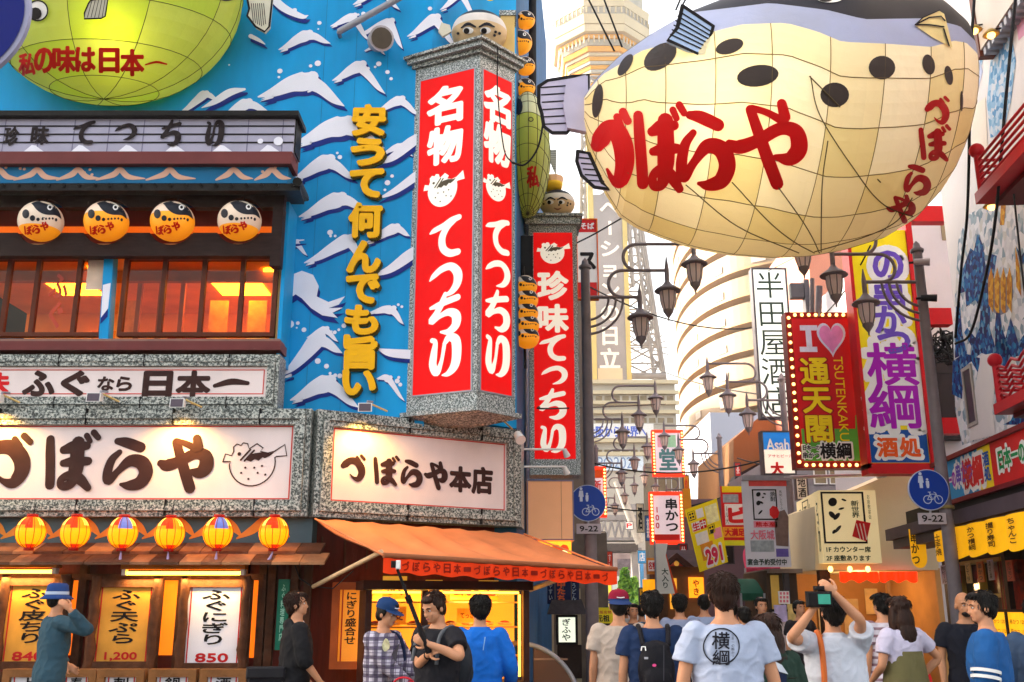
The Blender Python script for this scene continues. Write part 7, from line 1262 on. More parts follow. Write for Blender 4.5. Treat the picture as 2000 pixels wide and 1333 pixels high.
p = front(22.0); b = p.box(1128, 430, 1166, 582); t = flatsign('shop_sign', 'white and red vertical sign hidden partly behind the left lamp post', 'sign', p, b, M('sign_white_board', '#eee8e0', .5, .04, 2), [('そば', 'h', (1134, 436, 1160, 448), WHITE, .03), ('ス', 'h', (1132, 495, 1162, 525), BLACKINK, .05)], th=.15, extra=lambda m: (m.pbox(p, p.box(1128, 430, 1166, 454), 0, .004, REDB), m.pbox(p, p.box(1128, 552, 1166, 582), 0, .004, REDB)), frame=M('sign_orange_edge', '#e0641c'), ft=.03)
# potted greenery far down the street
def tree(x, y0, y1, Y, lb):
    random.seed(int(x)); b = at(x, 1200, Y); t = thing('street_tree', lb, 'tree', (b.x, Y, 0)); m = MB(); zt = at(x, y0, Y).z; m.tube([(b.x, Y, 0), (b.x + .1, Y, zt * .5), (b.x, Y, zt * .85)], [.12, .08, .03], OLDWOOD, 8); mk('trunk', m, t); m = MB(); LG = [M('leaf_light', '#7ca83c', .6, .2, 3), M('leaf_dark', '#4a7a2c', .6, .2, 3)]
    z0 = at(x, y1, Y).z; H = zt - z0
    for i in range(900):
        u = random.random(); rr = H * .28 * (1 - u * .75) * random.random() ** .5; a = random.uniform(0, 6.28); c = Vector((b.x + rr * math.cos(a), Y + rr * math.sin(a), z0 + H * u)); s = random.uniform(.08, .16) * Y / 60 * 1.6; n = Vector((random.uniform(-1, 1), random.uniform(-1, 1), random.uniform(-.3, 1))).normalized(); o1 = n.orthogonal().normalized() * s; o2 = n.cross(o1).normalized() * s * .6
        m.add([c - o1, c + o2, c + o1, c - o2], [(0, 1, 2, 3)], random.choice(LG))
    mk('crown', m, t)
tree(1222, 1112, 1180, 66.0, 'light green young tree far down the street'); tree(1240, 1130, 1195, 72.0, 'darker green bush tree beside the far screen')
# small clutter down the street: shop signs and wires
for x0, y0, x1, y1, Y, c_, tx, ink, lb in ((1244, 985, 1257, 1040, 58, '#d8ccb4', '酒', BLACKINK, 'narrow cream sign reading sake high down the street'), (1261, 1008, 1270, 1056, 52, '#2c5c98', '薬', WHITE, 'narrow blue pharmacy sign left of the glowing skewer sign'), (1246, 1076, 1262, 1100, 66, '#3890c8', '店', WHITE, 'small light blue square sign deep in the street'), (1336, 930, 1346, 985, 38, '#e09a1c', 'めし', INKRED, 'narrow orange sign above the tilted beer banner'), (1158, 1040, 1182, 1056, 45, '#e0d8d0', '居酒屋', INKRED, 'small white pub sign right of the left time plate'), (1328, 1064, 1342, 1100, 27, '#b01c1c', '丼', WHITE, 'small dark red sign beside the white flag'), (1250, 1150, 1272, 1184, 31, '#e8b828', '定食', BLACKINK, 'yellow set meal sign low behind the walkers'), (1402, 1068, 1432, 1100, 26, '#2a2628', 'BAR', WHITE, 'black sign with pale letters under the red and white banner'), (1186, 1078, 1196, 1120, 50, '#c8402c', 'すし', WHITE, 'slim red sushi sign far right of the left lamp post'), (1222, 1020, 1236, 1034, 70, '#e8e4dc', 'P', INKRED, 'tiny pale sign under the steel gateway'), (1340, 1108, 1352, 1124, 26, '#d8d0c0', '鮨', BLACKINK, 'little cream sign over the food stall'), (1556, 930, 1576, 975, 23, '#e6e2da', '地酒', BLACKINK, 'white narrow sign right of the cloth banner bar'), (1436, 905, 1446, 930, 38, '#c83028', '茶', WHITE, 'tiny red sign at the slanted dark roof')):
    p = front(float(Y)); b = p.box(x0, y0, x1, y1); n_ = len(tx); flatsign('street_sign', lb, 'sign', p, b, M('small_sign_' + c_[1:], c_, .5, .12, 3), [(tx, 'v' if y1 - y0 > x1 - x0 else 'h', (x0 + 2, y0 + 3, x1 - 2, y1 - 3), ink, .02)], STEEL, .03, .12)
for i, (a, c, lb) in enumerate((((1158, 905, 27), (1520, 890, 25), 'thin wire over the street just below the second lamps'), ((1160, 985, 36), (1420, 968, 32), 'thin wire over the street above the glowing skewer sign'), ((1150, 560, 20), (1475, 640, 27), 'thin wire slanting down from the lamp post to the white vertical sign'), ((1240, 700, 60), (1480, 770, 40), 'thin wire before the curved apartment block'), ((1700, 480, 18), (1560, 640, 22), 'thin wire slanting behind the red heart sign'), ((1440, 895, 30), (1770, 870, 19), 'thin wire carrying small clips below the red heart sign'))):
    m = MB(); q0, q1 = at(*a), at(*c); m.tube([q0.lerp(q1, u / 12) - Vector((0, 0, .35 * 4 * (u / 12) * (1 - u / 12))) for u in range(13)], .012 * (1 + q0.y / 40), CABLE, 4); tag(mk('cable', m), lb, 'cable')
# ================================================================ PEOPLE
from mathutils import noise
def fuse(mb, vox, it=3, fac=.5):
    me = bpy.data.meshes.new('body_form'); me.from_pydata(mb.v, [], mb.f); o = bpy.data.objects.new('body_form', me); COL.objects.link(o)
    r = o.modifiers.new('r', 'REMESH'); r.mode = 'VOXEL'; r.voxel_size = vox
    if it: s = o.modifiers.new('s', 'SMOOTH'); s.factor = fac; s.iterations = it
    e = o.evaluated_get(bpy.context.evaluated_depsgraph_get()); m2 = bpy.data.meshes.new_from_object(e)
    v = [x.co.copy() for x in m2.vertices]; f = [tuple(p.vertices) for p in m2.polygons]
    bpy.data.objects.remove(o); bpy.data.meshes.remove(me); bpy.data.meshes.remove(m2); return v, f
def M_cloth(name, col, kind=None, c2=None, c3=None):
    if name in MC: return MC[name]
    m = M(name, col, .85, .12, 5, bump=.55, bscale=9, spec=.2); n = m.node_tree; L = n.links.new; b = n.nodes['Principled BSDF']
    if kind:
        tc = n.nodes.new('ShaderNodeTexCoord'); out = None
        def band(axis, sc, w):
            wv = n.nodes.new('ShaderNodeTexWave'); wv.bands_direction = axis; wv.inputs['Scale'].default_value = sc; wv.inputs['Distortion'].default_value = .3; L(tc.outputs['Object'], wv.inputs[0]); rp = n.nodes.new('ShaderNodeValToRGB'); rp.color_ramp.interpolation = 'CONSTANT'; rp.color_ramp.elements[1].position = w; L(wv.outputs[0], rp.inputs[0]); return rp.outputs[0]
        base = b.inputs['Base Color'].links[0].from_socket
        for axis, sc, w, cc in ([('X', 4.2, .62, c2), ('Z', 4.2, .62, c2), ('X', 8.0, .93, c3), ('Z', 8.0, .93, c3)] if kind == 'plaid' else [('Z', 4.5, .68, c2)]):
            mx = n.nodes.new('ShaderNodeMix'); mx.data_type = 'RGBA'; f = band(axis, sc, w); ml = n.nodes.new('ShaderNodeMath'); ml.operation = 'MULTIPLY'; ml.inputs[1].default_value = .75; L(f, ml.inputs[0]); L(ml.outputs[0], mx.inputs[0]); L(base, mx.inputs[6]); mx.inputs[7].default_value = lin(cc) + [1]; base = mx.outputs[2]
        L(base, b.inputs['Base Color'])
    return m
HAIRB = M('hair_black', '#15110f', .45, .4, 40, bump=.5, bscale=90, stretch=(1, 1, .2)); HAIRBR = M('hair_brown', '#2e1a12', .45, .4, 40, bump=.5, bscale=90, stretch=(1, 1, .2))
EYEW = M('eye_white', '#d8d4d0', .3); EYED = M('eye_dark', '#120c0a', .2); LIP = M('lip', '#a8645a', .5)
class Fig: pass
def person(label, px, ytop, Y, yaw, outfit, R_arm=None, L_arm=None, head=(0, 0), hair='short', near=True, hat=None, face=False, vox=None, wide=1.0, skin=None, hands=True, hipx=0, dx=0):
    T = at(px, ytop, Y); hatd = {'bucket': .03, 'cap': .015, 'capback': .015}.get(hat, 0); Ht = T.z - hatd; k = Ht / 1.755; X = T.x; yw = R(yaw); rot = Matrix.Rotation(yw, 3, 'Z')
    W = lambda v: Vector((X, Y, 0)) + rot @ (Vector(v) * k)
    inv = lambda w_: (rot.inverted() @ (Vector(w_) - Vector((X, Y, 0)))) / k
    t = thing('person', label, 'person', (X, Y, 0)); vox = vox or (.007 if near else .013); sk = skin or SKIN
    hy, hp = R(head[0]), R(head[1]); hrot = Matrix.Rotation(hy, 3, 'Z') @ Matrix.Rotation(hp, 3, 'X'); hb = Vector((0, .005, 1.50)); HH = lambda v: hb + hrot @ (Vector(v) - hb)
    wd = wide
    sh = {1: Vector((.185 * wd, .005, 1.405)), -1: Vector((-.185 * wd, .005, 1.405))}; arm = {}
    for s, A in ((-1, R_arm), (1, L_arm)):
        if A is None: w_ = Vector((s * .245 * wd, -.03, .86)); pole = Vector((s * .3, .5, 0)); pn = None
        else: w_ = inv(A['world']) if 'world' in A else Vector(A['w']); pole = Vector(A.get('pole', (s * .5, .3, -1))); pn = A.get('palm')
        S = sh[s]; a_, b_ = .285, .255; d = w_ - S; D = min(d.length, a_ + b_ - .004); dn = d.normalized(); w_ = S + dn * D
        ca = (a_ * a_ + D * D - b_ * b_) / (2 * a_ * D); h = a_ * math.sqrt(max(0, 1 - ca * ca)); pp = pole - dn * pole.dot(dn); pp = pp.normalized() if pp.length > 1e-4 else Vector((0, 1, 0))
        e = S + dn * (a_ * ca) + pp * h; arm[s] = (S, e, w_, pn)
    TOR = [(.84, .14, .10, .01), (.93, .162, .108, .01), (1.04, .145, .098, .0), (1.18, .158, .106, -.005), (1.31, .178 * wd, .112, .0), (1.39, .172 * wd, .095, .005), (1.445, .10, .07, .01), (1.49, .056, .056, .008), (1.56, .052, .054, 0)]
    def torso(mb, rows, g, n=24):
        v = []
        for z, rx, ry, yo in rows: v += [(( rx + g) * math.copysign(abs(math.cos(2 * math.pi * i / n)) ** .85, math.cos(2 * math.pi * i / n)), yo + (ry + g) * math.sin(2 * math.pi * i / n), z) for i in range(n)]
        f = [(r_ * n + i, r_ * n + (i + 1) % n, (r_ + 1) * n + (i + 1) % n, (r_ + 1) * n + i) for r_ in range(len(rows) - 1) for i in range(n)] + [tuple(range(n))[::-1], tuple(range((len(rows) - 1) * n, len(rows) * n))]
        mb.add(v, f, None)
    def limb(mb, P_, rr, n=14):
        c = crom([(*p, r) for p, r in zip(P_, rr)], 5); mb.tube([q[:3] for q in c], [q[3] for q in c], None, n)
        for p, r in ((P_[0], rr[0]), (P_[-1], rr[-1])): mb.ell(p, (r, r, r), None, n, 8)
    m = MB(); torso(m, TOR, 0)
    for s in (-1, 1):
        S, e, w_, pn = arm[s]; limb(m, [S, S.lerp(e, .5), e, e.lerp(w_, .4), w_], [.052, .046, .038, .037, .025])
        hip = Vector((s * .085 + hipx, .01, .90)); limb(m, [hip, (s * .10, -.005, .66), (s * .105, -.005, .47), (s * .105, .03, .3), (s * .105, .02, .08)], [.09, .075, .055, .054, .036]); m.ell((s * .11, -.05, .035), (.04, .12, .035), None, 12, 8)
        if hands:
            d = (w_ - e).normalized(); nrm = Vector(pn) if pn else Vector((-s, -.15, 0)); nrm = (nrm - d * nrm.dot(d)).normalized(); wv = d.cross(nrm) * s; q = Matrix((wv, d, nrm)).transposed(); m.ell(w_ + d * .05, (.038, .05, .016), None, 14, 8, q)
            for i in range(4):
                r0 = w_ + d * .088 + wv * (.027 - .018 * i); L_ = (.066, .074, .069, .054)[i]; cu = R(14 + 6 * i) if pn is None else R(32); p = r0 - d * .02; ch = [p]; an = cu * .4
                for j, fr_ in enumerate((.3, .42, .33, .25)): p = p + (d * math.cos(an) + nrm * math.sin(an)) * L_ * fr_ * 1.1; ch.append(p); an += cu * (1 if j else .8)
                m.tube(ch, [.0095, .0092, .0088, .008, .006], None, 8)
            p = w_ + d * .02 + wv * .026; m.tube([p, p + (d * .6 + wv * .75 + nrm * .2) * .03, p + (d * .85 + wv * .75 + nrm * .4) * .055, p + (d * 1.0 + wv * .6 + nrm * .6) * .07], [.014, .012, .010, .007], None, 8)
    for c, r in (((0, .012, 1.655), (.077, .094, .098)), ((0, -.028, 1.585), (.058, .062, .07)), ((0, -.062, 1.548), (.03, .025, .024)), ((0, -.09, 1.60), (.014, .02, .018)), ((0, -.082, 1.625), (.011, .016, .03)), ((-.079, .012, 1.615), (.011, .02, .03)), ((.079, .012, 1.615), (.011, .02, .03)), ((0, -.078, 1.567), (.024, .014, .008)), ((0, -.066, 1.655), (.055, .022, .014)), ((-.035, -.062, 1.60), (.02, .016, .02)), ((.035, -.062, 1.60), (.02, .016, .02))): m.ell(HH(c), r, None, 16, 10, hrot)
    v, f = fuse(m, vox, 2, .4); b_ = MB(); b_.add([W(x) for x in v], f, sk, True); mk('body', b_, t)
    if face:
        m = MB()
        for s in (-1, 1):
            m.ell(W(HH((s * .031, -.073, 1.632))), (.013 * k, .008 * k, .007 * k), EYEW, 10, 6, rot @ hrot); m.ell(W(HH((s * .031, -.079, 1.632))), (.0065 * k, .004 * k, .0065 * k), EYED, 8, 6, rot @ hrot)
            m.tube([W(HH((s * .015, -.086, 1.652))), W(HH((s * .034, -.084, 1.658))), W(HH((s * .05, -.074, 1.651)))], .0042 * k, EYED, 5)
        mk('eye', m, t); m = MB(); m.ell(W(HH((0, -.089, 1.568))), (.021 * k, .006 * k, .006 * k), LIP, 10, 6, rot @ hrot); mk('mouth', m, t)
        if face == 'beard': m = MB(); m.ell(W(HH((0, -.052, 1.553))), (.05 * k, .045 * k, .034 * k), HAIRB, 14, 8, rot @ hrot); mk('beard', m, t)
    hm = HAIRBR if 'brown' in hair else HAIRB
    if hair != 'bald':
        m = MB(); cap_ = hat is not None; m.ell(HH((0, .026, 1.668)), (.087, .094, .087), None, 18, 12, hrot); m.ell(HH((0, .055, 1.61)), (.073, .058, .075), None, 16, 10, hrot)
        m.ell(HH((-.07, .02, 1.64)), (.02, .045, .05), None, 12, 8, hrot); m.ell(HH((.07, .02, 1.64)), (.02, .045, .05), None, 12, 8, hrot); m.ell(HH((.01, -.05, 1.715)), (.065, .04, .03), None, 12, 8, hrot)
        if 'long' in hair:
            m.ell(HH((0, .075, 1.52)), (.10, .055, .14), None, 16, 10, hrot); m.ell(HH((0, .095, 1.38)), (.105, .045, .16), None, 16, 10, hrot); m.ell(HH((.085, .0, 1.52)), (.028, .05, .14), None, 12, 8, hrot); m.ell(HH((-.085, .0, 1.52)), (.028, .05, .14), None, 12, 8, hrot)
        v, f = fuse(m, vox * 1.2, 2, .4); b_ = MB(); b_.add([W(x) for x in v], f, hm, True); random.seed(int(px))
        if not cap_ or 'long' in hair:
            ctr = HH((0, .03, 1.66))
            for x in random.sample(v, min(len(v), 520 if near else 60)):
                n_ = (x - ctr).normalized(); dn = Vector((random.uniform(-.4, .4), random.uniform(-.5, .3), -1)); dn = (dn - n_ * dn.dot(n_)).normalized() + n_ * .18; L_ = random.uniform(.026, .05) * (2.2 if 'long' in hair and x.z < 1.6 else 1)
                if x.y < -.03 and x.z < 1.70: continue
                b_.tube([W(x - n_ * .004), W(x + dn * L_ * .5 + n_ * .002), W(x + dn * L_)], [.0042 * k, .0036 * k, .0006 * k], hm, 4, False)
        mk('hair', b_, t)
    if hat:
        m = MB(); hc, bc_, sc2 = hat_cols[hat]
        v = []; rows = [(.094, .104, 1.672), (.096, .106, 1.70), (.088, .098, 1.738), (.06, .068, 1.766), (.02, .024, 1.775)] if hat != 'bucket' else [(.10, .112, 1.66), (.098, .11, 1.70), (.09, .10, 1.755), (.07, .08, 1.775), (.01, .012, 1.78)]
        n = 24
        for rx, ry, z in rows: v += [W(HH((rx * math.cos(2 * math.pi * i / n), .018 + ry * math.sin(2 * math.pi * i / n), z))) for i in range(n)]
        m.add(v, [(r_ * n + i, r_ * n + (i + 1) % n, (r_ + 1) * n + (i + 1) % n, (r_ + 1) * n + i) for r_ in range(len(rows) - 1) for i in range(n)] + [tuple(range((len(rows) - 1) * n, len(rows) * n))], hc, True)
        if hat == 'bucket':
            v = []
            for rx, ry, z in ((.101, .113, 1.662), (.15, .165, 1.625), (.149, .164, 1.619), (.099, .111, 1.654)): v += [W(HH((rx * math.cos(2 * math.pi * i / n), .018 + ry * math.sin(2 * math.pi * i / n), z))) for i in range(n)]
            m.add(v, [(r_ * n + i, r_ * n + (i + 1) % n, (r_ + 1) * n + (i + 1) % n, (r_ + 1) * n + i) for r_ in range(3) for i in range(n)], hc, True); v = []
            for rx, ry, z in ((.1025, .1145, 1.665), (.1005, .1125, 1.695)): v += [W(HH((rx * math.cos(2 * math.pi * i / n), .018 + ry * math.sin(2 * math.pi * i / n), z))) for i in range(n)]
            m.add(v, [(i, (i + 1) % n, n + (i + 1) % n, n + i) for i in range(n)], bc_, True)
        else:
            sg = -1 if hat == 'cap' else 1; v = []
            for j in range(5): 
                u = j / 4
                for i in range(9): a = R(-65 + 130 * i / 8); rr_ = .10 + .075 * u * math.cos(a * 1.1); v.append(W(HH((rr_ * math.sin(a) * .95, .018 + sg * rr_ * math.cos(a) * 1.06, 1.675 - .028 * u * math.cos(a) + (.0 if sg < 0 else -.012 * u)))))
            m.add(v, [(j * 9 + i, j * 9 + i + 1, (j + 1) * 9 + i + 1, (j + 1) * 9 + i) for j in range(4) for i in range(8)], bc_, True)
            v = []
            for z, e_ in ((1.668, .002), (1.688, .002)): v += [W(HH(((.095 + e_) * math.cos(2 * math.pi * i / n), .018 + (.105 + e_) * math.sin(2 * math.pi * i / n), z))) for i in range(n)]
            m.add(v, [(i, (i + 1) % n, n + (i + 1) % n, n + i) for i in range(n)], bc_ if hat == 'capback' else hc, True); m.ell(W(HH((0, .018, 1.777))), (.01, .01, .006), hc, 8, 5)
            if sc2:
                m.tube([W(HH((-.035, .018 + .109 * (-sg) * -1 if sg > 0 else .018 - .106, 1.70))), W(HH((.0, (.018 + .112) if sg > 0 else .018 - .109, 1.695))), W(HH((.035, (.018 + .109) if sg > 0 else .018 - .106, 1.70)))], .005, sc2, 5)
        mk('hat', m, t)
    # clothes
    top, tmat = outfit.get('top', 'tee'), outfit['tmat']; hem = outfit.get('hem', .86); loose = outfit.get('loose', .022); sl = {'tee': .62, 'long': 1.93, 'elbow': 1.08, 'roll': 1.3}[top]
    rows = [(z, rx + loose * (1.15 if z < 1.2 else .6), ry + loose * (1.1 if z < 1.2 else .6), yo) for z, rx, ry, yo in TOR if z > hem - .02 and z < 1.46]
    z0, rx0, ry0, yo0 = rows[0]; fl = outfit.get('flare', .0)
    rows = [(hem, max(rx0, .165 + loose) + fl, max(ry0, .115 + loose) + fl * .8, .008)] + [r_ for r_ in rows if r_[0] > hem + .03]
    m = MB(); torso(m, [(z, rx, ry, yo) for z, rx, ry, yo in rows], .004)
    m.ell((0, .01, 1.43), (.115 * wd, .075, .035), None, 18, 8)
    for s in (-1, 1):
        S, e, w_, pn = arm[s]; ex = loose * .75
        P_ = [S + Vector((-s * .02, 0, -.01))]; rr_ = [.066 + ex * .6]
        if sl <= 1: P_ += [S.lerp(e, sl * .55), S.lerp(e, sl)]; rr_ += [.057 + ex * .8, .055 + ex * .85]
        else: P_ += [S.lerp(e, .55), e, e.lerp(w_, (sl - 1) * .55), e.lerp(w_, sl - 1)]; rr_ += [.056 + ex, .048 + ex, .043 + ex * .8, .036 + ex * .6]
        c = crom([(*p, r) for p, r in zip(P_, rr_)], 5); m.tube([q[:3] for q in c], [q[3] for q in c], None, 14); m.ell(P_[0], (rr_[0],) * 3, None, 14, 8)
        if s == 1 and outfit.get('cuffs'): pass
    if outfit.get('collar'): m.tube([(.062 * math.cos(R(a)), .012 + .062 * math.sin(R(a)), 1.462) for a in range(0, 361, 20)], .016, None, 8)
    if outfit.get('hood'): m.ell((0, .075, 1.44), (.10, .05, .06), None, 16, 10)
    v, f = fuse(m, vox * 1.5, 3, .5); random.seed(int(px) + 5); ph = [random.uniform(0, 6) for _ in range(6)]
    v_ = []
    for x in v:                                   # pulled folds and creases, outward only
        nr = Vector((x.x, x.y * 1.4, 0)); nr = nr.normalized() if nr.length > .02 else Vector((0, 1, 0)); c_ = Vector((ph[0], ph[1], ph[2]))
        a_ = noise.noise(Vector((x.x * 9, x.y * 9, x.z * 6)) + c_); b2 = 1 - 2 * abs(noise.noise(Vector((x.x * 13 + x.z * 7, x.y * 13, x.z * 10 - x.x * 5)) + c_)); v_.append(x + nr * max(0, .007 + .010 * a_ + .008 * max(0, b2) ** 2))
    v = v_
    b_ = MB(); b_.add([W(x) for x in v], f, tmat, True); so_ = mk({'long': 'jacket' if outfit.get('hood') or outfit.get('jacket') else 'shirt'}.get(top, 't_shirt'), b_, t)
    fg = Fig(); fg.t = t; fg.W = W; fg.HH = HH; fg.k = k; fg.arm = arm; fg.shirt = PROJ([W(x) for x in v], f); fg.rot = rot
    if outfit.get('stripes'):
        m = MB(); S, e, w_, pn = arm[outfit['stripes']]
        for u in (.84, 1.0): c = S.lerp(e, u); d = (e - S).normalized(); m.tube([W(c - d * .012), W(c + d * .012)], (.070 + loose) * k, WHITE, 18, False)
        mk('sleeve_stripe', m, t)
    pm = outfit.get('pmat') or M('trousers_dark', '#1e1e26', .8, .15, 6, bump=.3)
    m = MB(); m.ell((0, .012, .93), (.168, .118, .10), None, 20, 10)
    for s in (-1, 1): limb(m, [(s * .09, .01, .88), (s * .105, .0, .66), (s * .108, .0, .47), (s * .108, .02, .28), (s * .108, .02, .1)], [.098, .09, .075, .068, .062])
    v, f = fuse(m, vox * 1.8, 2); b_ = MB(); b_.add([W(x) for x in v], f, pm, True); mk('trousers', b_, t)
    if outfit.get('skirt'):
        m = MB(); z1, z0, r0, r1, sm_ = outfit['skirt']; n = 40; v = []
        for i in range(9):
            u = i / 8; r = r0 + (r1 - r0) * u
            for j in range(n): a = 2 * math.pi * j / n; fo = 1 + .05 * u * math.sin(j * 1.6 * 2); v.append(W((r * fo * math.cos(a), .01 + r * fo * .78 * math.sin(a), z1 + (z0 - z1) * u)))
        m.add(v, [(i * n + j, (i + 1) * n + j, (i + 1) * n + (j + 1) % n, i * n + (j + 1) % n) for i in range(8) for j in range(n)], sm_, True); mk('dress', m, t)
    return fg
C_ = M_cloth
hat_cols = {'bucket': (C_('hat_blue', '#24427c'), M('hat_band_pale', '#b8c4d8', .7), None), 'cap': (C_('cap_navy', '#1c3a66'), C_('cap_navy', '#1c3a66'), WHITE), 'capback': (C_('cap_maroon', '#8a1430'), C_('cap_brim_navy', '#243a6a'), WHITE)}
SKD = M('skin_tan', '#b07a58', .5, .08, 9, spec=.3)
def strap(fg, pts_, w_, mt, nm, par=None):
    m = MB(); V_ = [fg.W(p) for p in pts_]; c = crom([tuple(v) for v in V_], 6); m.tube(c, w_ * fg.k, mt, 8); return mk(nm, m, par or fg.t)
BLK = C_('cloth_black', '#17161b'); NVY = C_('cloth_navy', '#16213f'); DENIM = M('denim', '#2a4a78', .85, .2, 8, bump=.3); JEANB = M('jean_blue', '#2458a0', .85, .15, 8, bump=.3)
# --- group by the shopfront
person('person in a blue bucket hat and slate shirt, hand raised to the brim', 118, 1138, 10.6, 128, dict(top='long', tmat=C_('cloth_slate', '#34505e'), hem=.82, pmat=BLK), R_arm=dict(world=at(137, 1192, 10.3), pole=(-.5, -.9, -.6), palm=(.6, .5, .2)), L_arm=dict(w=(.17, -.20, .98), pole=(.5, .5, -.4)), head=(6, 0), hat='bucket', vox=.0065)
f = person('person in a black hooded jacket with rolled sleeves, seen from the side', 584, 1155, 9.8, 112, dict(top='roll', tmat=C_('jacket_black', '#1a191c'), hem=.80, hood=1, jacket=1, pmat=BLK, loose=.03), L_arm=dict(w=(.24, -.16, .92), pole=(.3, 1, -.2)), R_arm=dict(w=(-.22, -.2, .93), pole=(-.3, 1, -.2)), head=(-14, -6), face=True, hair='brown short')
m = MB(); m.tube([f.W((.01, -.05, 1.47)), f.W((.05, -.10, 1.40)), f.W((.055, -.125, 1.30))], .014, M('lanyard_white', '#d8d4d0', .6), 6); mk('lanyard', m, f.t)
o = f.W((-.0, .24, .93)); t = thing('shoulder_bag', 'black shoulder bag at the hip of the person in black', 'bag', o); m = MB(); q = PL((o.x, o.y - .12), (1, .1)); m.bevbox(q, (-.17, o.z - .05, .17, o.z + .13), -.12, .03, BLK, .03); mk('bag_body', m, t); m = MB(); m.bevbox(q, (-.175, o.z + .03, .175, o.z + .135), .032, .05, M('bag_flap_black', '#222024', .5), .015); mk('flap', m, t)
f = person('person in a plaid shirt and navy cap looking down at cables', 752, 1167, 9.0, 62, dict(top='long', tmat=C_('plaid_cloth', '#c8c0cc', 'plaid', '#33283f', '#5a4a68'), hem=.80, loose=.034, pmat=BLK), L_arm=dict(w=(.06, -.34, 1.06), pole=(.5, .4, -1), palm=(-.5, 0, -.6)), R_arm=dict(w=(-.08, -.34, 1.0), pole=(-.6, .5, -1), palm=(.5, 0, .4)), head=(4, 14), hat='cap', face=True)
m = MB(); sh_ = f.shirt; m.poly(sh_, [(742, -1215), (772, -1215), (778, -1260), (770, -1300), (748, -1300)], None, .012, M('undershirt_grey', '#4c464c', .8, .2, 6)); m.disc(sh_, (752, -1262), 7, .018, M('shirt_print_cream', '#d8d0a0', .7, .3, 20), 10, ry=13); mk('undershirt', m, f.t)
strap(f, [(.10, .12, 1.30), (.12, .07, 1.46), (.125, -.10, 1.40), (.13, -.15, 1.2), (.15, -.08, 1.02)], .017, NVY, 'strap')
o = f.W((.0, -.36, 1.0)); t = thing('camera_rig', 'camera rig with yellow, red and cyan cables held by the plaid shirt person', 'camera rig', o); m = MB(); q = PL((o.x, o.y), (1, 0)); m.bevbox(q, (-.12, o.z - .16, .14, o.z + .0), -.1, .08, BLACKINK, .02); m.bevbox(q, (-.04, o.z + .003, .08, o.z + .07), -.06, .05, M('rig_grey', '#6a686c', .4), .015); m.tube([q.P(.02, o.z - .06, .08), q.P(.02, o.z - .06, .15)], .05, BLACKINK, 14); mk('rig_body', m, t)
m = MB(); random.seed(8)
for i, c_ in enumerate(('#e8c820', '#e8c820', '#d02838', '#d02838', '#38b0c8', '#d0d0d8')): mt = M('cable_' + c_[1:], c_, .4); r_ = random.uniform(.05, .09); cx, cz = random.uniform(-.14, .14), o.z + random.uniform(-.08, .06); m.tube([q.P(cx + r_ * math.cos(R(a)), cz + r_ * .7 * math.sin(R(a)), .10 + .02 * i + .03 * math.sin(R(a * 2))) for a in range(0, 341, 20)], .009, mt, 6)
mk('coloured_cable', m, t)
P4H = at(831, 1272, 7.9); P4G = at(822, 1248, 7.82)
f = person('person in a black t-shirt with head bowed, holding a long camera pole', 856, 1153, 8.2, -38, dict(tmat=C_('tee_black', '#1b1a20'), hem=.84, loose=.03, pmat=BLK), R_arm=dict(world=P4H + Vector((.03, .03, -.02)), pole=(-.8, .2, -1), palm=(.3, .6, 0)), L_arm=dict(world=P4G + Vector((.06, .02, -.04)), pole=(1, .1, -.7), palm=(-.6, .3, .3)), head=(-6, 24), hair='brown short', face=True, vox=.006)
strap(f, [(.11, .12, 1.3), (.12, .06, 1.462), (.12, -.10, 1.40), (.13, -.15, 1.18)], .016, M('strap_grey', '#5a5c60', .7), 'strap'); strap(f, [(-.11, .12, 1.3), (-.12, .06, 1.462), (-.12, -.10, 1.40), (-.13, -.15, 1.2)], .016, M('strap_grey', '#5a5c60', .7), 'strap')
m = MB(); S, e, w_, pn = f.arm[-1]; m.tube([f.W(e.lerp(w_, .80)), f.W(e.lerp(w_, .86))], .033 * f.k, BLACKINK, 14); mk('wristband', m, f.t)
o = f.W((.04, .24, 1.18)); t = thing('backpack', 'dark grey backpack on the person holding the camera pole', 'backpack', o); m = MB()
m.ell(f.W((.02, .21, 1.17)), (.15, .11, .22), M('pack_grey', '#2c2e34', .7, .2, 8, bump=.3), 20, 14, f.rot); m.ell(f.W((.02, .29, 1.10)), (.11, .06, .12), M('pack_grey', '#2c2e34', .7, .2, 8, bump=.3), 16, 10, f.rot); mk('pack_body', m, t)
t = thing('camera_pole', 'long black camera pole with a small white camera at its tip', 'pole', P4G); m = MB(); pa, pb_ = at(838, 1275, 7.86), at(776, 1112, 7.7); dr = (pb_ - pa); m.tube([pa, pa + dr * .28, pa + dr * .29, pa + dr * .62, pa + dr * .63, pb_], [.024, .022, .017, .016, .012, .011], BLACKINK, 10); m.tube([pa + dr * .60, pa + dr * .68], .024, BLACKINK, 10); mk('shaft', m, t); m = MB(); q = front(7.68); c = q.hit(773, 1104); m.bevbox(q, (c[0] - .035, c[1] - .02, c[0] + .0, c[1] + .03), -.03, .02, BLACKINK, .006); m.bevbox(q, (c[0] + .002, c[1] - .03, c[0] + .034, c[1] + .034), -.03, .02, WHITE, .006); mk('small_camera', m, t)
f = person('person in a bright blue jacket seen from behind at the display case', 938, 1160, 8.7, 168, dict(top='long', tmat=C_('jacket_bright_blue', '#1468c8'), hem=.80, loose=.03, collar=1, jacket=1, pmat=NVY), L_arm=dict(w=(.24, -.12, .90)), R_arm=dict(w=(-.22, -.2, .95)), head=(24, 0), hair='short')
m = MB(); m.line(f.shirt, [(945, -1218), (948, -1245), (944, -1270)], 1.6, .008, M('piping_pale', '#8ab4e0', .6)); mk('piping', m, f.t)
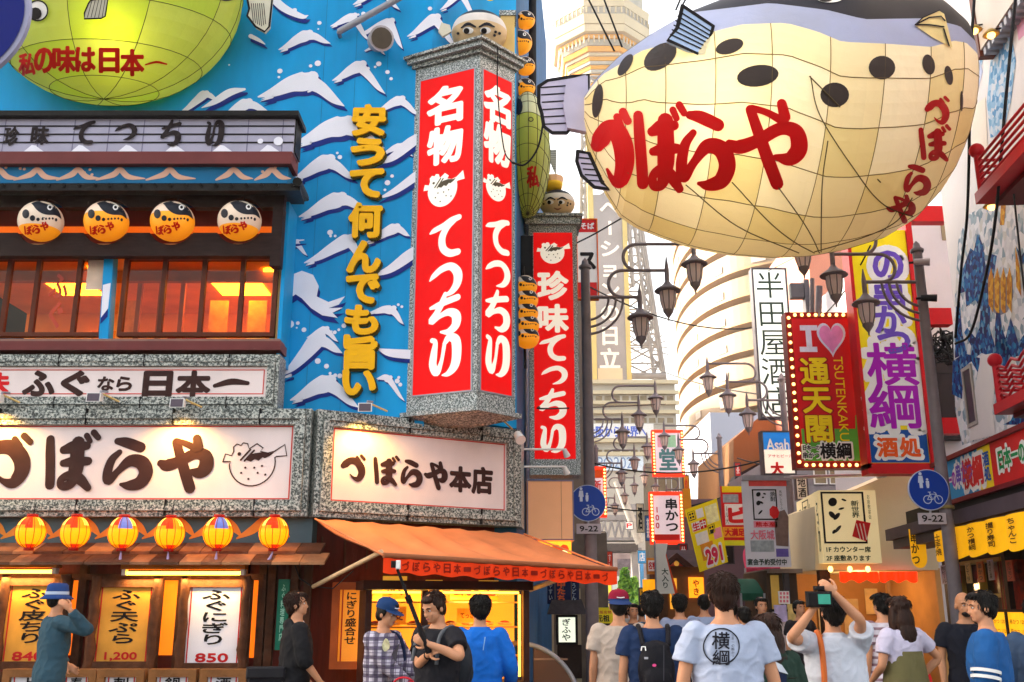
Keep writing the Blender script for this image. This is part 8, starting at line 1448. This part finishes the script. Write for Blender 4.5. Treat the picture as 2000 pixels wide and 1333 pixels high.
# --- walkers seen from behind
person('person in a beige t-shirt and a backwards maroon cap', 1207, 1152, 9.2, 184, dict(tmat=C_('tee_beige', '#bca898'), hem=.80, loose=.045, flare=.01, pmat=M('trousers_khaki', '#8a7a62', .8, .1, 6)), hat='capback', wide=1.04)
f = person('person in a navy t-shirt walking away with a black backpack', 1272, 1153, 8.3, 178, dict(tmat=C_('tee_navy', '#1c2f52'), hem=.82, loose=.04, pmat=BLK), wide=1.08)
o = f.W((0, .2, 1.12)); t = thing('backpack', 'black backpack with a small pink mark on the navy t-shirt walker', 'backpack', o); PK = M('pack_black', '#16141a', .65, .2, 10, bump=.3); m = MB(); m.ell((0, .19, 1.13), (.15, .10, .235), None, 24, 16); m.ell((0, .265, 1.04), (.12, .05, .13), None, 20, 12); m.ell((0, .20, 1.30), (.12, .06, .06), None, 18, 10); v, fc = fuse(m, .012, 4); b_ = MB(); b_.add([f.W(x) for x in v], fc, PK, True); mk('pack_body', b_, t); pk = PROJ([f.W(x) for x in v], fc)
m = MB()
for s in (-1, 1): m.tube([f.W((s * .10, .19, 1.32)), f.W((s * .115, .10, 1.44)), f.W((s * .12, .02, 1.468)), f.W((s * .12, -.09, 1.42)), f.W((s * .14, -.12, 1.25)), f.W((s * .17, .02, 1.0))], .02, PK, 8)
mk('strap', m, t); m = MB(); m.line(pk, [(1254, -1271), (1255, -1264), (1261, -1264), (1262, -1271)], 2.2, .008, WHITE); m.disc(pk, (1278, -1300), 4, .008, M('patch_pink', '#e0508a', .6), 12, ry=3); m.pbox(pk, (1259, -1288, 1266, -1284), 0, .006, GREYM); mk('patch', m, t); m = MB(); m.line(pk, [(1248, -1262), (1250, -1330)], 1.2, .006, M('zip_grey', '#4a484e', .5)); m.line(pk, [(1296, -1262), (1296, -1330)], 1.2, .006, M('zip_grey', '#4a484e', .5)); mk('zip', m, t)
f = person('person in a white t-shirt with a round black crest, foremost walker', 1410, 1118, 6.25, 183, dict(tmat=C_('tee_white', '#aab2c8'), hem=.80, loose=.032, flare=.008, pmat=M('trousers_grey', '#4a4c58', .8, .1, 6)), hair='brown short', wide=1.06, head=(-8, 0), vox=.006, R_arm=dict(w=(-.30, -.02, .88)), L_arm=dict(w=(.30, -.02, .86)))
m = MB(); sh_ = f.shirt; INK = M('print_black', '#24242c', .8); c = (1409, -1263); m.ring(sh_, c, 33, 35.5, .006, INK, 48)
m.word(sh_, '横', (1391, -1268, 1425, -1236), .007, INK, .012); m.word(sh_, '綱', (1392, -1299, 1424, -1270), .007, INK, .012); m.vword(sh_, '日本一の串かつ', (1428, -1285, 1434, -1238), .007, INK, .0); mk('crest_print', m, f.t)
o = f.W((-.30, -.02, .62)); t = thing('carrier_bag', 'red plastic carrier bag in the hand of the foremost walker', 'bag', o); m = MB(); m.ell(f.W((-.31, -.02, .66)), (.12, .09, .17), None, 16, 12); m.ell(f.W((-.31, -.02, .80)), (.05, .03, .09), None, 12, 8); v, fc = fuse(m, .012, 2); b_ = MB(); b_.add([x + Vector((math.sin(x.z * 60) * .008, 0, 0)) for x in v], fc, M('plastic_red', '#d82030', .35, .15, 12, bump=.5), True); mk('bag_body', b_, t)
person('person in a pale grey blue shirt walking away beyond the backpack', 1326, 1160, 12.5, 180, dict(tmat=C_('shirt_grey_blue', '#8e96b0'), hem=.82, loose=.035, pmat=BLK))
person('person in a light blue shirt far behind the white t-shirt walker', 1374, 1160, 14.0, 176, dict(tmat=C_('shirt_light_blue', '#9aa8c8'), hem=.82, pmat=NVY), near=False)
f = person('person with long brown hair and a dark green jacket', 1496, 1196, 6.9, 196, dict(top='long', tmat=C_('jacket_green', '#24382e'), hem=.76, loose=.04, jacket=1, hood=1, pmat=BLK), hair='long brown', L_arm=dict(w=(.16, -.26, 1.0)), R_arm=dict(w=(-.18, -.24, 1.0)))
m = MB(); m.poly(f.shirt, [(1510, -1292), (1526, -1300), (1538, -1318), (1520, -1312)], None, .01, M('bag_print_white', '#c8ccd4', .6)); m.poly(f.shirt, [(1512, -1300), (1520, -1312), (1536, -1320), (1534, -1340), (1514, -1340)], None, .009, NVY); mk('jacket_print', m, f.t)
HC = at(1600, 1170, 7.0)
f = person('person in a white smock with both arms up taking a photograph', 1621, 1160, 7.3, 176, dict(tmat=C_('smock_white', '#c4c6d0'), hem=.84, loose=.05, flare=.03, collar=1, pmat=BLK, skirt=(.92, .5, .225, .34, C_('smock_white', '#c4c6d0'))), L_arm=dict(world=at(1588, 1190, 7.05), pole=(.8, -.2, -1), palm=(-.4, -.9, .1)), R_arm=dict(world=at(1632, 1162, 7.02), pole=(-1.1, .2, -.8), palm=(.4, -.9, .1)), head=(10, -8), vox=.006)
t = thing('camera', 'black camera held up by the person in the white smock', 'camera', HC); q = PL((HC.x, HC.y), (1, -.15)); m = MB(); m.bevbox(q, (-.085, HC.z - .055, .085, HC.z + .05), -.05, .02, BLACKINK, .012); m.bevbox(q, (-.03, HC.z + .052, .04, HC.z + .085), -.04, .01, BLACKINK, .01); c0 = q.P(0, HC.z, -.05); m.tube([c0, c0 - q.N * .09], .04, BLACKINK, 16); mk('camera_body', m, t); m = MB(); m.pbox(q, (-.01, HC.z - .035, .07, HC.z + .03), .021, .024, M('camera_screen', '#3a8c78', .2, .2, 10, emit=.05)); mk('screen', m, t)
strap(f, [(.13, -.10, 1.30), (.12, .0, 1.475), (.12, .115, 1.40), (.125, .165, 1.2), (.14, .18, 1.0), (.15, .20, .8)], .021, M('strap_orange', '#c8642c', .6, .1, 5), 'bag_strap')
# --- right side
f = person('person in a white and maroon striped t-shirt, partly hidden by the long haired walker', 1719, 1158, 10.6, 200, dict(tmat=C_('tee_striped', '#cfc4cc', 'stripe', '#6a2434'), hem=.84, loose=.035, pmat=JEANB))
f = person('person with long wavy hair in a khaki pinafore over a white top', 1752, 1164, 9.2, 205, dict(tmat=C_('top_white_violet', '#c4bcd0'), hem=.90, loose=.025, pmat=BLK, skirt=(1.26, .45, .185, .30, C_('pinafore_khaki', '#6c6440'))), hair='long brown', R_arm=dict(w=(-.26, -.06, 1.0), pole=(-1, .5, -.3)), L_arm=dict(w=(.2, -.2, 1.0)))
o = f.W((-.26, -.06, .80)); t = thing('carrier_bag', 'white carrier bag with a red bottle beside the khaki pinafore', 'bag', o); m = MB(); m.ell(o, (.14, .09, .17), M('plastic_white', '#cfc8cc', .4, .1, 10, bump=.5), 16, 10); mk('bag_body', m, t); m = MB(); m.lathe(o + Vector((.06, -.02, .08)), [(.03, 0), (.03, .12), (.012, .17), (.012, .21), (0, .21)], INKRED, 10); mk('bottle', m, t)
person('bald bearded person in a black t-shirt facing the camera', 1879, 1157, 10.0, -6, dict(tmat=C_('tee_blue_black', '#12141f'), hem=.84, loose=.03, pmat=JEANB), hair='bald', face='beard', skin=SKD, wide=1.12, vox=.0065, head=(4, 4))
f = person('person in a blue jersey with two white arm stripes, in profile', 1916, 1153, 7.6, -118, dict(top='long', tmat=C_('jersey_blue', '#1f5590'), hem=.82, loose=.035, stripes=1, jacket=1, pmat=M('trousers_grey', '#4a4c58', .8, .1, 6)), face=True, head=(20, 6), hair='short', R_arm=dict(w=(-.25, -.10, .86)), L_arm=dict(w=(.25, -.1, .86)))
person('person in a dark denim jacket cut off by the right picture edge', 2020, 1165, 7.9, 150, dict(top='long', tmat=C_('jacket_denim', '#3a4c66'), hem=.84, loose=.04, jacket=1, pmat=BLK))
# --- the far walkers
far = [(1236, 1178, 15, 10, '#3a3a42', 'dark haired far person in charcoal facing the camera left of the navy walker', True), (1252, 1180, 17, 185, '#2c7aa8', 'far walker in teal blue close to the backpack walker', False), (1185, 1184, 22, 180, '#3a3030', 'far dark walker left of the maroon cap', False), (1486, 1166, 14, 8, '#282a30', 'person in dark clothes facing the camera near the menu stand', True), (1452, 1184, 12, 190, '#2a3a2c', 'far walker in dark olive under the green awning', False), (1560, 1172, 15, 20, '#2a2428', 'person in black standing by the dim shop', True), (1222, 1186, 26, 180, '#d0ccc8', 'far small walker in white near the street tree', False), (1284, 1184, 30, 180, '#8a2c2c', 'far small walker in dark red', False), (1316, 1186, 34, 180, '#c8c4b8', 'farthest small walker in cream', False), (1204, 1185, 30, 5, '#5a6a8a', 'far small walker in steel blue coming nearer', True), (1430, 1176, 16, 178, '#b8a890', 'far walker in sand colour right of the foremost walker', False)]
for x, y, Y, yw, c, lb, fc in far: person(lb, x, y, Y, yw, dict(tmat=C_('far_cloth_' + c[1:], c), hem=.82, pmat=BLK), near=False, vox=.016, hair='short', face=fc, hands=False)
# ================================================================ AIR
m = MB(); hz = bpy.data.materials.new('haze'); hz.use_nodes = True; n_ = hz.node_tree; n_.nodes.remove(n_.nodes['Principled BSDF']); pv = n_.nodes.new('ShaderNodeVolumePrincipled'); pv.inputs['Color'].default_value = (1, .95, .88, 1); pv.inputs['Density'].default_value = .0006; pv.inputs['Anisotropy'].default_value = .2; n_.links.new(pv.outputs[0], n_.nodes['Material Output'].inputs['Volume'])
m.box((-60, -8, -1), (75, 190, 95), hz); o = mk('haze', m); o['kind'] = 'stuff'
